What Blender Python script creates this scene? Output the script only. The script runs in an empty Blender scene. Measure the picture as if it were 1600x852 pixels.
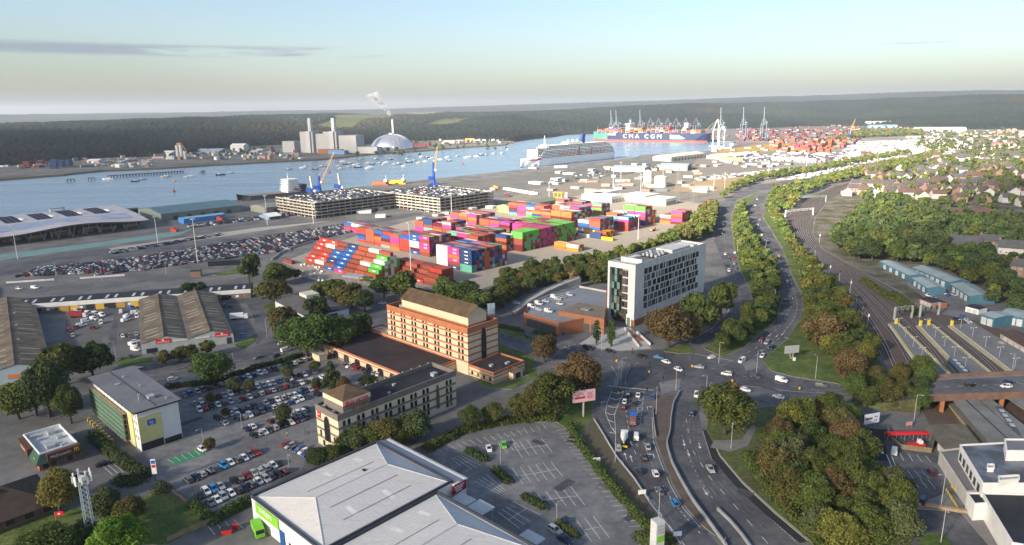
import bpy,bmesh,math,random
import numpy as np
from mathutils import Vector,Matrix
sc=bpy.context.scene
C=sc.collection
RAD=math.radians
rnd=random.Random(7)
#  camera, sky, sun, exposure
CF,CH=1066.0,112.0
PIT,ROL=math.atan(256/CF),RAD(.7)
_cp,_sp,_cr,_sr=math.cos(PIT),math.sin(PIT),math.cos(ROL),math.sin(ROL)
FW=Vector((0,_cp,-_sp));U0=Vector((0,_sp,_cp));R0=Vector((1,0,0))
CR=R0*_cr-U0*_sr;CU=U0*_cr+R0*_sr
cam=bpy.data.cameras.new('camera');camo=bpy.data.objects.new('camera',cam);C.objects.link(camo)
cam.sensor_width=36;cam.lens=36*CF/1600;cam.clip_start=1;cam.clip_end=60000
mw=Matrix((CR,CU,-FW)).transposed().to_4x4();mw.translation=Vector((0,0,CH));camo.matrix_world=mw
sc.camera=camo
sc.render.resolution_x=1024;sc.render.resolution_y=545
SUN_EL,SUN_FROM=RAD(22),Vector((-.72,-.69))
world=bpy.data.worlds.new('World');sc.world=world;world.use_nodes=True
nt=world.node_tree;nt.nodes.clear()
def N(nt,t,**k):
 n=nt.nodes.new(t)
 for a,b in k.items():
  if a.startswith('i_'):n.inputs[int(a[2:])].default_value=b
  else:setattr(n,a,b)
 return n
sky=N(nt,'ShaderNodeTexSky',sky_type='NISHITA',sun_disc=False,sun_elevation=SUN_EL,altitude=100,air_density=1.0,dust_density=2.2,ozone_density=1.6)
sky.sun_rotation=math.atan2(SUN_FROM.x,SUN_FROM.y)
tc=N(nt,'ShaderNodeTexCoord');sep=N(nt,'ShaderNodeSeparateXYZ');nt.links.new(tc.outputs['Generated'],sep.inputs[0])
mp=N(nt,'ShaderNodeMapping');mp.inputs['Scale'].default_value=(3.2,3.2,46);mp.inputs['Location'].default_value=(1.35,.3,.2);nt.links.new(tc.outputs['Generated'],mp.inputs[0])
nz=N(nt,'ShaderNodeTexNoise');nz.inputs['Scale'].default_value=1.6;nz.inputs['Detail'].default_value=9;nz.inputs['Roughness'].default_value=.62;nz.inputs['Distortion'].default_value=.6;nt.links.new(mp.outputs[0],nz.inputs[0])
band=N(nt,'ShaderNodeMapRange',interpolation_type='SMOOTHSTEP');nt.links.new(sep.outputs[2],band.inputs[0])
band.inputs[1].default_value=.067;band.inputs[2].default_value=.073
band2=N(nt,'ShaderNodeMapRange',interpolation_type='SMOOTHSTEP');nt.links.new(sep.outputs[2],band2.inputs[0])
band2.inputs[1].default_value=.086;band2.inputs[2].default_value=.079
thr=N(nt,'ShaderNodeMapRange',interpolation_type='SMOOTHSTEP');thr.inputs[1].default_value=.50;thr.inputs[2].default_value=.62
xm=N(nt,'ShaderNodeMapRange',interpolation_type='SMOOTHSTEP');nt.links.new(sep.outputs[0],xm.inputs[0]);xm.inputs[1].default_value=.05;xm.inputs[2].default_value=-.45;xm.inputs[3].default_value=-.11;xm.inputs[4].default_value=.16
ma0=N(nt,'ShaderNodeMath',operation='ADD');nt.links.new(nz.outputs[0],ma0.inputs[0]);nt.links.new(xm.outputs[0],ma0.inputs[1]);nt.links.new(ma0.outputs[0],thr.inputs[0])
m1=N(nt,'ShaderNodeMath',operation='MULTIPLY');nt.links.new(band.outputs[0],m1.inputs[0]);nt.links.new(band2.outputs[0],m1.inputs[1])
m2=N(nt,'ShaderNodeMath',operation='MULTIPLY');nt.links.new(m1.outputs[0],m2.inputs[0]);nt.links.new(thr.outputs[0],m2.inputs[1])
m3=N(nt,'ShaderNodeMath',operation='MULTIPLY');nt.links.new(m2.outputs[0],m3.inputs[0]);m3.inputs[1].default_value=.75
mix=N(nt,'ShaderNodeMix',data_type='RGBA');nt.links.new(m3.outputs[0],mix.inputs[0]);nt.links.new(sky.outputs[0],mix.inputs[6]);mix.inputs[7].default_value=(1.55,1.8,2.25,1)
bg=N(nt,'ShaderNodeBackground');bg.inputs[1].default_value=.058;nt.links.new(mix.outputs[2],bg.inputs[0])
wo=N(nt,'ShaderNodeOutputWorld');nt.links.new(bg.outputs[0],wo.inputs[0])
sun=bpy.data.lights.new('sun','SUN');sun.energy=5.0;sun.angle=RAD(3);sun.color=(1,.88,.72)
suno=bpy.data.objects.new('sun',sun);C.objects.link(suno)
SDIR=Vector((-SUN_FROM.x*math.cos(SUN_EL),-SUN_FROM.y*math.cos(SUN_EL),-math.sin(SUN_EL))).normalized()
suno.rotation_euler=SDIR.to_track_quat('-Z','Y').to_euler()
sc.view_settings.view_transform='Standard';sc.view_settings.look='None';sc.view_settings.gamma=1;sc.view_settings.use_curve_mapping=False
sc.view_settings.exposure=1.92
sc.cycles.max_bounces=6;sc.cycles.diffuse_bounces=3;sc.cycles.volume_bounces=0;sc.cycles.transparent_max_bounces=8
sc.cycles.use_denoising=True
#  survey: photo pixel -> point of the place at height z
def P(x,y,z=0.0):
 d=FW+CR*((x-800)/CF)-CU*((y-426)/CF)
 t=(z-CH)/d.z
 return Vector((d.x*t,d.y*t,z))
def mpp(x,y):
 p=P(x,y);return(p-Vector((0,0,CH))).dot(FW)/CF
GR=RAD(-43)
GU=Vector((math.cos(GR),math.sin(GR),0));GV=Vector((-GU.y,GU.x,0))
def G(o,a,b,z=0):return Vector((o[0],o[1],0))+GU*a+GV*b+Vector((0,0,z))
#  materials
def S(r,g,b):
 f=lambda c:(c/255/12.92)if c/255<.04045 else((c/255+.055)/1.055)**2.4
 return(f(r),f(g),f(b))
MATS={}
def M(name,c=(.5,.5,.5),rough=.85,var=.18,scale=.35,metal=0.,spec=.25,src=None,bump=0.,stretch=(1,1,1),c2=None,fine=0.,emit=0.,rot=0.):
 if name in MATS:return MATS[name]
 m=bpy.data.materials.new(name);m.use_nodes=True;t=m.node_tree;b=t.nodes['Principled BSDF']
 b.inputs['Roughness'].default_value=rough;b.inputs['Metallic'].default_value=metal;b.inputs['Specular IOR Level'].default_value=spec
 co=N(t,'ShaderNodeNewGeometry')
 ma=N(t,'ShaderNodeMapping');ma.inputs['Scale'].default_value=stretch;ma.vector_type='TEXTURE' if False else 'POINT';ma.inputs['Rotation'].default_value=(0,0,rot);t.links.new(co.outputs['Position'],ma.inputs[0])
 n=N(t,'ShaderNodeTexNoise');n.inputs['Scale'].default_value=scale;n.inputs['Detail'].default_value=5;n.inputs['Roughness'].default_value=.6;t.links.new(ma.outputs[0],n.inputs[0])
 if src=='obj':
  o=N(t,'ShaderNodeObjectInfo');base=o.outputs['Color']
 elif src=='vc':
  o=N(t,'ShaderNodeVertexColor',layer_name='Col');base=o.outputs['Color']
 else:
  o=N(t,'ShaderNodeRGB');o.outputs[0].default_value=(*c,1);base=o.outputs[0]
 if c2:
  mx=N(t,'ShaderNodeMix',data_type='RGBA');r=N(t,'ShaderNodeMapRange');r.inputs[1].default_value=.42;r.inputs[2].default_value=.6
  t.links.new(n.outputs[0],r.inputs[0]);t.links.new(r.outputs[0],mx.inputs[0]);t.links.new(base,mx.inputs[6]);mx.inputs[7].default_value=(*c2,1);base=mx.outputs[2]
 fac=N(t,'ShaderNodeMapRange');fac.inputs[1].default_value=.3;fac.inputs[2].default_value=.7;fac.inputs[3].default_value=1-var;fac.inputs[4].default_value=1+var;t.links.new(n.outputs[0],fac.inputs[0])
 val=fac.outputs[0]
 if fine:
  n2=N(t,'ShaderNodeTexNoise');n2.inputs['Scale'].default_value=scale*9;n2.inputs['Detail'].default_value=3;t.links.new(ma.outputs[0],n2.inputs[0])
  f2=N(t,'ShaderNodeMapRange');f2.inputs[1].default_value=.3;f2.inputs[2].default_value=.7;f2.inputs[3].default_value=1-fine;f2.inputs[4].default_value=1+fine;t.links.new(n2.outputs[0],f2.inputs[0])
  mm=N(t,'ShaderNodeMath',operation='MULTIPLY');t.links.new(val,mm.inputs[0]);t.links.new(f2.outputs[0],mm.inputs[1]);val=mm.outputs[0]
 vm=N(t,'ShaderNodeVectorMath',operation='SCALE');t.links.new(base,vm.inputs[0]);t.links.new(val,vm.inputs[3])
 t.links.new(vm.outputs[0],b.inputs['Base Color'])
 if bump:
  bp=N(t,'ShaderNodeBump');bp.inputs['Strength'].default_value=bump;bp.inputs['Distance'].default_value=.2;t.links.new(n.outputs[0],bp.inputs['Height']);t.links.new(bp.outputs[0],b.inputs['Normal'])
 if emit:
  t.links.new(vm.outputs[0],b.inputs['Emission Color']);b.inputs['Emission Strength'].default_value=emit
 MATS[name]=m;return m
asphalt=M('asphalt',(.086,.087,.096),.9,.28,.05,c2=(.108,.107,.111),fine=.2)
tarmac=M('old_tarmac',(.125,.123,.122),.9,.22,.04,c2=(.155,.15,.145),fine=.12)
yard_m=M('yard_concrete',(.34,.295,.235),.9,.2,.03,c2=(.27,.24,.20),fine=.1)
carpark_m=M('car_park_tarmac',(.15,.149,.153),.9,.22,.05,c2=(.18,.178,.176),fine=.18)
pave=M('pavement',(.19,.18,.175),.9,.15,.2,fine=.12)
kerb_m=M('kerb_stone',(.33,.32,.30),.9,.15,.5)
grass=M('grass',(.075,.118,.026),.95,.3,.12,c2=(.105,.125,.036),fine=.35)
scrub=M('scrub_grass',(.095,.095,.04),.95,.3,.1,c2=(.075,.105,.03),fine=.4)
paint=M('road_paint',(.62,.62,.60),.8,.25,.8,fine=.2)
ypaint=M('yellow_paint',(.62,.47,.06),.8,.2,.8)
ballast=M('ballast',(.125,.088,.066),.95,.25,.15,c2=(.085,.064,.052),fine=.3)
steel=M('galvanised_steel',(.42,.43,.44),.5,.1,.5,metal=.3)
dark=M('dark_metal',(.03,.032,.035),.5,.1)
glass=M('window_glass',(.018,.024,.03),.12,.3,.2,spec=.6)
_t=glass.node_tree;_oi=N(_t,'ShaderNodeObjectInfo');_r=N(_t,'ShaderNodeValToRGB');_r.color_ramp.interpolation='CONSTANT';_r.color_ramp.elements[0].color=(.016,.02,.026,1);_r.color_ramp.elements[1].position=.55;_r.color_ramp.elements[1].color=(.04,.05,.06,1)
for _p,_c in((.74,(.11,.10,.085,1)),(.86,(.022,.025,.03,1)),(.95,(.24,.22,.18,1))):_r.color_ramp.elements.new(_p).color=_c
_t.links.new(_oi.outputs['Random'],_r.inputs[0]);_t.links.new(_r.outputs[0],_t.nodes['Principled BSDF'].inputs['Base Color'])
white=M('white_paint',(.72,.72,.70),.7,.1,.2)
cream=M('cream_render',(.62,.52,.36),.85,.1,.2)
concrete=M('concrete',(.33,.32,.30),.9,.18,.2,fine=.1)
brick=M('red_brick',(.30,.125,.065),.9,.15,.8,fine=.15)
roofgrey=M('grey_roof',(.16,.165,.18),.85,.18,.1,fine=.08)
roofdark=M('dark_roof_felt',(.028,.029,.034),.8,.25,.1)
LIN={'white':(.74,.74,.73),'silver':(.36,.37,.38),'grey':(.12,.125,.13),'black':(.012,.012,.014),'dark blue':(.014,.025,.075),'blue':(.03,.09,.30),'red':(.32,.015,.015),'dark grey':(.04,.042,.046),'bright blue':(.03,.20,.45),'maroon':(.10,.01,.015),'green':(.16,.55,.03),'yellow':(.75,.50,.04)}
#  mesh helpers
class MB:
 def __init__(s):s.v=[];s.f=[];s.m=[]
 def face(s,pts,mat=0):
  n=len(s.v);s.v+=[tuple(p)for p in pts];s.f.append(tuple(range(n,n+len(pts))));s.m.append(mat)
 def box(s,x0,y0,z0,x1,y1,z1,mat=0,top=None):
  n=len(s.v)
  s.v+=[(x0,y0,z0),(x1,y0,z0),(x1,y1,z0),(x0,y1,z0),(x0,y0,z1),(x1,y0,z1),(x1,y1,z1),(x0,y1,z1)]
  for q in((3,2,1,0),(0,1,5,4),(1,2,6,5),(2,3,7,6),(3,0,4,7)):s.f.append(tuple(n+i for i in q));s.m.append(mat)
  s.f.append((n+4,n+5,n+6,n+7));s.m.append(mat if top is None else top)
  return s
 def cbox(s,cx,cy,z0,sx,sy,sz,mat=0,rz=0,top=None):
  n=len(s.v);s.box(-sx/2,-sy/2,0,sx/2,sy/2,sz,mat,top);c,q=math.cos(rz),math.sin(rz)
  for i in range(n,len(s.v)):
   x,y,z=s.v[i];s.v[i]=(cx+x*c-y*q,cy+x*q+y*c,z0+z)
  return s
 def prism(s,pts,z0,z1,mat=0,top=None,bottom=False):
  n=len(s.v);k=len(pts)
  a=sum(pts[i][0]*pts[(i+1)%k][1]-pts[(i+1)%k][0]*pts[i][1]for i in range(k))
  if a<0:pts=pts[::-1]
  s.v+=[(p[0],p[1],z0)for p in pts]+[(p[0],p[1],z1)for p in pts]
  for i in range(k):
   j=(i+1)%k;s.f.append((n+i,n+j,n+k+j,n+k+i));s.m.append(mat)
  s.f.append(tuple(n+k+i for i in range(k)));s.m.append(mat if top is None else top)
  if bottom:s.f.append(tuple(n+k-1-i for i in range(k)));s.m.append(mat)
  return s
 def tube(s,p,q,r0,r1=None,n=6,mat=0,cap=True):
  p=Vector(p);q=Vector(q);r1=r0 if r1 is None else r1
  d=(q-p).normalized();a=d.orthogonal().normalized();b=d.cross(a);k=len(s.v)
  for c,r in((p,r0),(q,r1)):
   for i in range(n):
    t=2*math.pi*i/n;s.v.append(tuple(c+a*(r*math.cos(t))+b*(r*math.sin(t))))
  for i in range(n):
   j=(i+1)%n;s.f.append((k+i,k+j,k+n+j,k+n+i));s.m.append(mat)
  if cap:s.f.append(tuple(k+n+i for i in range(n)));s.m.append(mat)
  return s
 def loft(s,rings,mat=0,caps=True):
  k=len(s.v);n=len(rings[0])
  for r in rings:s.v+=[tuple(p)for p in r]
  for a in range(len(rings)-1):
   for i in range(n):
    j=(i+1)%n;s.f.append((k+a*n+i,k+a*n+j,k+(a+1)*n+j,k+(a+1)*n+i));s.m.append(mat)
  if caps:
   s.f.append(tuple(k+n-1-i for i in range(n)));s.m.append(mat)
   s.f.append(tuple(k+(len(rings)-1)*n+i for i in range(n)));s.m.append(mat)
  return s
 def gable(s,x0,y0,x1,y1,z0,zr,axis='x',mat=0,wall=None,over=0.):
  w=mat if wall is None else wall
  if axis=='x':
   ym=(y0+y1)/2
   s.face([(x0,y0,z0),(x1,y0,z0),(x1,ym,zr),(x0,ym,zr)],mat);s.face([(x1,y1,z0),(x0,y1,z0),(x0,ym,zr),(x1,ym,zr)],mat)
   s.face([(x1,y0,z0),(x1,y1,z0),(x1,ym,zr)],w);s.face([(x0,y1,z0),(x0,y0,z0),(x0,ym,zr)],w)
  else:
   xm=(x0+x1)/2
   s.face([(x0,y1,z0),(x0,y0,z0),(xm,y0,zr),(xm,y1,zr)],mat);s.face([(x1,y0,z0),(x1,y1,z0),(xm,y1,zr),(xm,y0,zr)],mat)
   s.face([(x0,y0,z0),(x1,y0,z0),(xm,y0,zr)],w);s.face([(x1,y1,z0),(x0,y1,z0),(xm,y1,zr)],w)
  return s
 def hip(s,x0,y0,x1,y1,z0,zr,ins,axis='y',mat=0):
  if axis=='y':
   xm=(x0+x1)/2;a=(xm,y0+ins,zr);b=(xm,y1-ins,zr)
   s.face([(x0,y0,z0),(x1,y0,z0),a],mat);s.face([(x1,y1,z0),(x0,y1,z0),b],mat)
   s.face([(x1,y0,z0),(x1,y1,z0),b,a],mat);s.face([(x0,y1,z0),(x0,y0,z0),a,b],mat)
  else:
   ym=(y0+y1)/2;a=(x0+ins,ym,zr);b=(x1-ins,ym,zr)
   s.face([(x0,y1,z0),(x0,y0,z0),a],mat);s.face([(x1,y0,z0),(x1,y1,z0),b],mat)
   s.face([(x0,y0,z0),(x1,y0,z0),b,a],mat);s.face([(x1,y1,z0),(x0,y1,z0),a,b],mat)
  return s
 def mesh(s,name,mats):
  me=bpy.data.meshes.new(name);me.from_pydata(s.v,[],s.f)
  for m in(mats if isinstance(mats,(list,tuple))else[mats]):me.materials.append(m)
  me.polygons.foreach_set('material_index',s.m);me.update();return me
 def build(s,name,mats,parent=None,loc=None,rz=0):
  return place(name,s.mesh(name,mats),parent,loc,rz)
def place(name,me,parent=None,loc=None,rz=0,scale=None,col=None):
 o=bpy.data.objects.new(name,me);C.objects.link(o)
 if parent:o.parent=parent
 if loc is not None:o.location=loc
 if rz:o.rotation_euler=(0,0,rz)
 if scale:o.scale=scale
 if col:o.color=(*col,1)
 return o
SEEN={}
def tag(o,label,cat,group=None):
 o['label']=label;o['category']=cat
 if group:o['group']=group
 SEEN.setdefault(label,[]).append(o.name);return o
def thing(name,label,cat,loc=(0,0,0),rz=0,group=None):
 o=bpy.data.objects.new(name,None);C.objects.link(o);o.location=(loc[0],loc[1],loc[2]if len(loc)>2 else 0);o.rotation_euler=(0,0,rz)
 return tag(o,label,cat,group)
def struct(o):o['kind']='structure';return o
def stuff(o,label=None):
 o['kind']='stuff'
 if label:o['label']=label
 return o
def pxs(pts,z=0):return[P(x,y,z)for x,y in pts]
def sheet(name,pts,z,mat,parent=None):
 mb=MB();q=[(p.x,p.y)for p in pxs(pts)]
 a=sum(q[i][0]*q[(i+1)%len(q)][1]-q[(i+1)%len(q)][0]*q[i][1]for i in range(len(q)))
 if a<0:q=q[::-1]
 mb.face([(x,y,z)for x,y in q]);o=mb.build(name,[mat],parent)
 return o if parent else struct(o)
def raised(name,pts,z,h,mat,side=None,parent=None):
 mb=MB();mb.prism([(p.x,p.y)for p in pxs(pts)],z,z+h,1,0);o=mb.build(name,[mat,side or kerb_m],parent)
 return o if parent else struct(o)
def resample(pts,step):
 out=[pts[0]];acc=0
 for a,b in zip(pts,pts[1:]):
  L=(b-a).length;d=step-acc
  while d<=L:out.append(a+(b-a)*(d/L));d+=step
  acc=(acc+L)%step
 return out
def strip(mb,a,b,w,z,mat=0):
 a=Vector((a[0],a[1],z));b=Vector((b[0],b[1],z));d=(b-a).normalized();n=Vector((-d.y,d.x,0))*(w/2)
 mb.face([a-n,b-n,b+n,a+n][::1],mat)
def dashes(mb,px,dash,gap,w=.15,z=.03,off=0.):
 pts=px if isinstance(px[0],Vector)else pxs(px)
 fine=resample(pts,.5);n=int(dash/.5);g=int((dash+gap)/.5)
 for i in range(0,len(fine)-n,max(g,1)):strip(mb,fine[i],fine[i+n],w,z)
def solid(mb,px,w=.15,z=.03):
 pts=pxs(px)
 for a,b in zip(pts,pts[1:]):strip(mb,a,b,w,z)
def bays(mb,a0,a1,b0,b1,n,spine=True,w=.14,z=.03):
 A0,A1,B0,B1=pxs([a0,a1,b0,b1])
 for i in range(n+1):
  t=i/n;strip(mb,A0.lerp(B0,t),A1.lerp(B1,t),w,z)
 if spine:strip(mb,A0.lerp(A1,.5),B0.lerp(B1,.5),w,z+.004)
ORD=['first','second','third','fourth','fifth','sixth','seventh','eighth','ninth','tenth','eleventh','twelfth','thirteenth','fourteenth','fifteenth','sixteenth','seventeenth','eighteenth','nineteenth','twentieth']
TENS={2:'twenty',3:'thirty',4:'forty',5:'fifty',6:'sixty',7:'seventy',8:'eighty',9:'ninety'}
def ordw(i):
 if i<20:return ORD[i]
 if i>=99:return 'hundredth' if i==99 else 'hundred-and-'+ordw(i-100)
 t,r=divmod(i+1,10)
 return(TENS[t][:-1]+'ieth')if r==0 else TENS[t]+'-'+ORD[r-1]
def text(body,parent,loc,rot,size,mat,name='lettering',ext=.03,sx=1.):
 cu=bpy.data.curves.new(name,'FONT');cu.body=body;cu.size=size;cu.extrude=ext;cu.align_x='CENTER';cu.align_y='CENTER';cu.materials.append(mat);cu.resolution_u=2
 o=bpy.data.objects.new(name,cu);C.objects.link(o);o.parent=parent;o.location=loc;o.rotation_euler=rot;o.scale=(sx,1,1);return o
def window_mesh(name,arch=False,mull=1,frame=white,fw=.09):
 mb=MB();f=fw
 if arch:
  arc=[(.5*math.cos(t),.62+.38*math.sin(t))for t in[math.pi*i/8 for i in range(9)]]
  out=[(-.5,0),(.5,0)]+arc
  mb.face([(x,-.03,z)for x,z in out],1)
  for(x,z),(x2,z2)in zip(out,out[1:]+out[:1]):
   k=.86
   mb.face([(x,-.1,z),(x2,-.1,z2),(x2*k,-.1,.5+(z2-.5)*.92),(x*k,-.1,.5+(z-.5)*.92)],0)
 else:
  mb.face([(-.5,-.03,0),(.5,-.03,0),(.5,-.03,1),(-.5,-.03,1)],1)
  mb.box(-.5,-.1,0,-.5+f,0,1,0);mb.box(.5-f,-.1,0,.5,0,1,0);mb.box(-.5,-.1,1-f*.7,.5,0,1,0);mb.box(-.56,-.18,-.04,.56,0,.03,0)
  for i in range(mull):
   x=-.5+(i+1)/(mull+1);mb.box(x-.03,-.08,0,x+.03,0,1,0)
 return mb.mesh(name,[frame,glass])
def on_wall(parent,me,name,p0,p1,spots,proud=.0):
 """spots: (distance along p0->p1, sill height, width, height); the wall faces right of p0->p1"""
 d=Vector((p1[0]-p0[0],p1[1]-p0[1],0));a=math.atan2(d.y,d.x);d.normalize();n=Vector((d.y,-d.x,0));r=[]
 for s,z,w,h in spots:
  l=Vector((p0[0],p0[1],z))+d*s+n*proud
  r.append(place(name,me,parent,l,a,(w,1,h)))
 return r
# ==== the setting
Q0=Vector((-323,933,0))
quay=[Q0-GV*1500,Q0+GV*905]
basin=pxs([(1000,242.5),(1060,239),(1100,237),(1140,231),(1152,226),(1150,221.6)])
term_front=pxs([(1113,219.6),(930,215.6)])
term_back=pxs([(932,210),(1000,205),(1100,199),(1200,193),(1320,187)])
bank=pxs([(-160,290),(0,279.5),(100,272),(160,266),(250,262),(300,259),(400,253.5),(500,248.5),(575,241),(650,236),(725,230),(790,226),(805,217),(837,210),(900,204),(932,201),(1000,198.5),(1150,193.5),(1250,189),(1320,186)])
land=[(p.x,p.y)for p in quay+basin+term_front+term_back]+[(6000,6000),(6000,-600),(-2600,-600)]
dock_wall=M('dock_wall',(.15,.145,.13),.9,.25,.3)
mb=MB();mb.prism(land,-6,0,1,0);struct(mb.build('ground',[tarmac,dock_wall]))
far=[(p.x,p.y)for p in bank]+[(9000,7200),(15000,17000),(-15000,17000),(-9000,2400)]
far_m=M('far_ground',(.13,.12,.085),.95,.25,.01,c2=(.16,.155,.15),fine=.3)
mb=MB();mb.prism(far,-5,0.0,1,0);struct(mb.build('far_shore',[far_m,M('mud',(.06,.05,.04),.9)]))
mb=MB();mud=[]
for i in range(len(bank)-4):
 a,b=bank[i],bank[i+1];w=14+6*math.sin(i*2.1)
 ia,ib=a-Vector((a.x,a.y,0)).normalized()*w,b-Vector((b.x,b.y,0)).normalized()*w
 mb.face([(ia.x,ia.y,-3.2),(ib.x,ib.y,-3.2),(b.x,b.y,.02),(a.x,a.y,.02)])
struct(mb.build('foreshore',[M('foreshore_mud',(.075,.062,.048),.9,.3,.05)]))
wm=bpy.data.materials.new('river_water');wm.use_nodes=True;t=wm.node_tree;b=t.nodes['Principled BSDF']
b.inputs['Base Color'].default_value=(.16,.245,.335,1);b.inputs['IOR'].default_value=1.33;b.inputs['Specular IOR Level'].default_value=.5
g=N(t,'ShaderNodeNewGeometry');ma=N(t,'ShaderNodeMapping');ma.inputs['Rotation'].default_value=(0,0,RAD(-40));ma.inputs['Scale'].default_value=(.004,.03,1);t.links.new(g.outputs['Position'],ma.inputs[0])
n1=N(t,'ShaderNodeTexNoise');n1.inputs['Scale'].default_value=1;n1.inputs['Detail'].default_value=6;n1.inputs['Distortion'].default_value=.5;t.links.new(ma.outputs[0],n1.inputs[0])
mr=N(t,'ShaderNodeMapRange');mr.inputs[1].default_value=.3;mr.inputs[2].default_value=.7;mr.inputs[3].default_value=.32;mr.inputs[4].default_value=.22;t.links.new(n1.outputs[0],mr.inputs[0]);t.links.new(mr.outputs[0],b.inputs['Roughness'])
n2=N(t,'ShaderNodeTexNoise');n2.inputs['Scale'].default_value=.09;n2.inputs['Detail'].default_value=4;t.links.new(g.outputs['Position'],n2.inputs[0])
bp=N(t,'ShaderNodeBump');bp.inputs['Strength'].default_value=.32;bp.inputs['Distance'].default_value=1.2;t.links.new(n2.outputs[0],bp.inputs['Height']);t.links.new(bp.outputs[0],b.inputs['Normal'])
mb=MB();mb.face([(-6000,-400,-3),(6000,-400,-3),(6000,9000,-3),(-6000,9000,-3)]);struct(mb.build('water',[wm]))
def sm(a,b,x):
 t=np.clip((x-a)/(b-a),0,1);return t*t*(3-2*t)
def noise2(x,y,seed):
 r=np.random.RandomState(seed);o=0
 for k in range(6):
  a=r.uniform(0,6.28);f=r.uniform(.6,1.5);o=o+np.sin((x*math.cos(a)+y*math.sin(a))*f+r.uniform(0,6.28))
 return o/3
azs=np.radians(np.arange(-43,44.01,.12));ds=np.geomspace(1500,15500,480)
A,D=np.meshgrid(azs,ds);X=D*np.sin(A);Y=D*np.cos(A)
pxx=800+CF*np.tan(A)
r1=np.interp(pxx,[-100,0,400,800,1000,1200,1400,1700],[52,58,74,96,112,132,142,150])
r2=np.interp(pxx,[-100,0,400,600,800,1000,1200,1400,1700],[92,96,95,112,150,178,206,236,236])
start=np.interp(pxx,[-100,0,150,300,430,560,700,800,900,1000,1150,1300,1500,1700],[1850,1900,2050,2150,2500,2550,2600,2480,3000,3500,3800,4100,3700,3500])+noise2(X/90,Y/90,12)*130
st0=start-150
hgt=r1*sm(st0,st0+2100,D)*(1-.55*sm(st0+2300,st0+3600,D))+(r2-r1*.45)*sm(7800,10200,D)
hgt=hgt+noise2(X/1500,Y/1500,61)*9*sm(3500,6000,D)+noise2(X/520,Y/520,3)*10*sm(2400,4200,D)+noise2(X/190,Y/190,5)*2.5
rs=np.random.RandomState(4)
can=(rs.rand(*D.shape)**1.5)*9+6+noise2(X/60,Y/60,9)*3
clear=(noise2(X/300+4,Y/700,21)>.75)&(noise2(X/110,Y/260,23)>-.1)&(D<9000)
can=np.where(clear,.6,can);Z=hgt+np.where(D<start,-2.5-hgt,can)
idx=np.arange(X.size).reshape(X.shape)
quads=np.stack([idx[:-1,:-1],idx[:-1,1:],idx[1:,1:],idx[1:,:-1]],-1).reshape(-1,4)
keep=((D>=start-60)[:-1,:-1]).reshape(-1)
quads=quads[keep]
me=bpy.data.meshes.new('woodland');me.vertices.add(X.size);me.vertices.foreach_set('co',np.stack([X,Y,Z],-1).astype(np.float32).reshape(-1));nq=len(quads);me.loops.add(4*nq);me.loops.foreach_set('vertex_index',quads.astype(np.int32).reshape(-1));me.polygons.add(nq);me.polygons.foreach_set('loop_start',np.arange(0,4*nq,4,dtype=np.int32));me.update(calc_edges=True)
ca=me.color_attributes.new('Col','FLOAT_COLOR','POINT')
tone=(.6+.5*rs.rand(*D.shape)+noise2(X/150,Y/150,31)*.25+noise2(X/420,Y/900,33)*.35+.1).clip(.35)[...,None]
colr=np.array([.019,.028,.020])*tone;colr=np.where((noise2(X/200,Y/260,44)>.75)[...,None],np.array([.030,.031,.018])*tone,colr)
colr=np.where(clear[...,None],np.array([.085,.10,.045])*(.9+.2*rs.rand(*D.shape)[...,None]),colr)
ca.data.foreach_set('color',np.concatenate([colr,np.ones(D.shape)[...,None]],-1).reshape(-1).astype(np.float32))
me.materials.append(M('woodland_leaves',src='vc',rough=.95,var=.3,scale=.05,spec=.05))
stuff(place('woodland',me),'dark woods and fields rolling to the horizon beyond the river')
#  surfaces of the near district
sheet('container_yard',[(440,410),(520,380),(640,345),(800,318),(960,300),(1100,318),(1105,330),(1040,372),(950,405),(860,420),(790,440),(740,455),(600,450),(500,436)],.004,yard_m)
sheet('sandy_ground',[(1045,298),(1090,282),(1180,272),(1240,262),(1205,278),(1150,292),(1100,302)],.006,M('sandy_soil',(.30,.215,.12),.95,.2,.02,fine=.15))
sheet('dock_road',[(0,432),(150,412),(400,380),(560,352),(660,338),(660,332),(560,345),(400,370),(230,384),(100,396),(0,412)],.004,asphalt)
sheet('port_apron',[(180,395),(400,362),(520,345),(400,356),(300,370),(170,388)],.008,M('pale_concrete',(.34,.32,.29),.9,.12,.05,fine=.1))
sheet('forecourt',[(0,407),(100,393),(280,368),(300,358),(160,378),(0,398)],.01,M('green_surface',(.15,.26,.25),.9,.15,.06,fine=.1))
sheet('quay_apron',[(420,312),(700,288),(860,268),(985,252),(1090,246),(1080,262),(960,275),(820,296),(640,320),(440,340)],.004,M('quay_surface',(.12,.118,.11),.9,.2,.02,fine=.15))
sheet('scrub_field',[(1110,236),(1180,226),(1290,218),(1290,226),(1180,240),(1120,246)],.006,M('dry_grass',(.30,.20,.055),.95,.25,.02,fine=.2))
sheet('terminal_yard',[(1140,222),(1330,205),(1500,212),(1510,245),(1330,275),(1180,292),(1180,268),(1280,245),(1290,226)],.007,M('terminal_surface',(.22,.20,.18),.9,.2,.01,fine=.15))
sheet('hillside_ground',[(1440,486),(1412,458),(1355,428),(1320,408),(1286,388),(1271,364),(1275,340),(1296,313),(1330,297),(1360,285),(1420,269),(1500,238),(1760,224),(1760,520),(1620,480),(1525,462),(1450,438),(1425,425),(1418,445),(1450,470)],.012,M('garden_ground',(.075,.075,.04),.95,.3,.06,c2=(.14,.125,.10),fine=.3))
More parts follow.
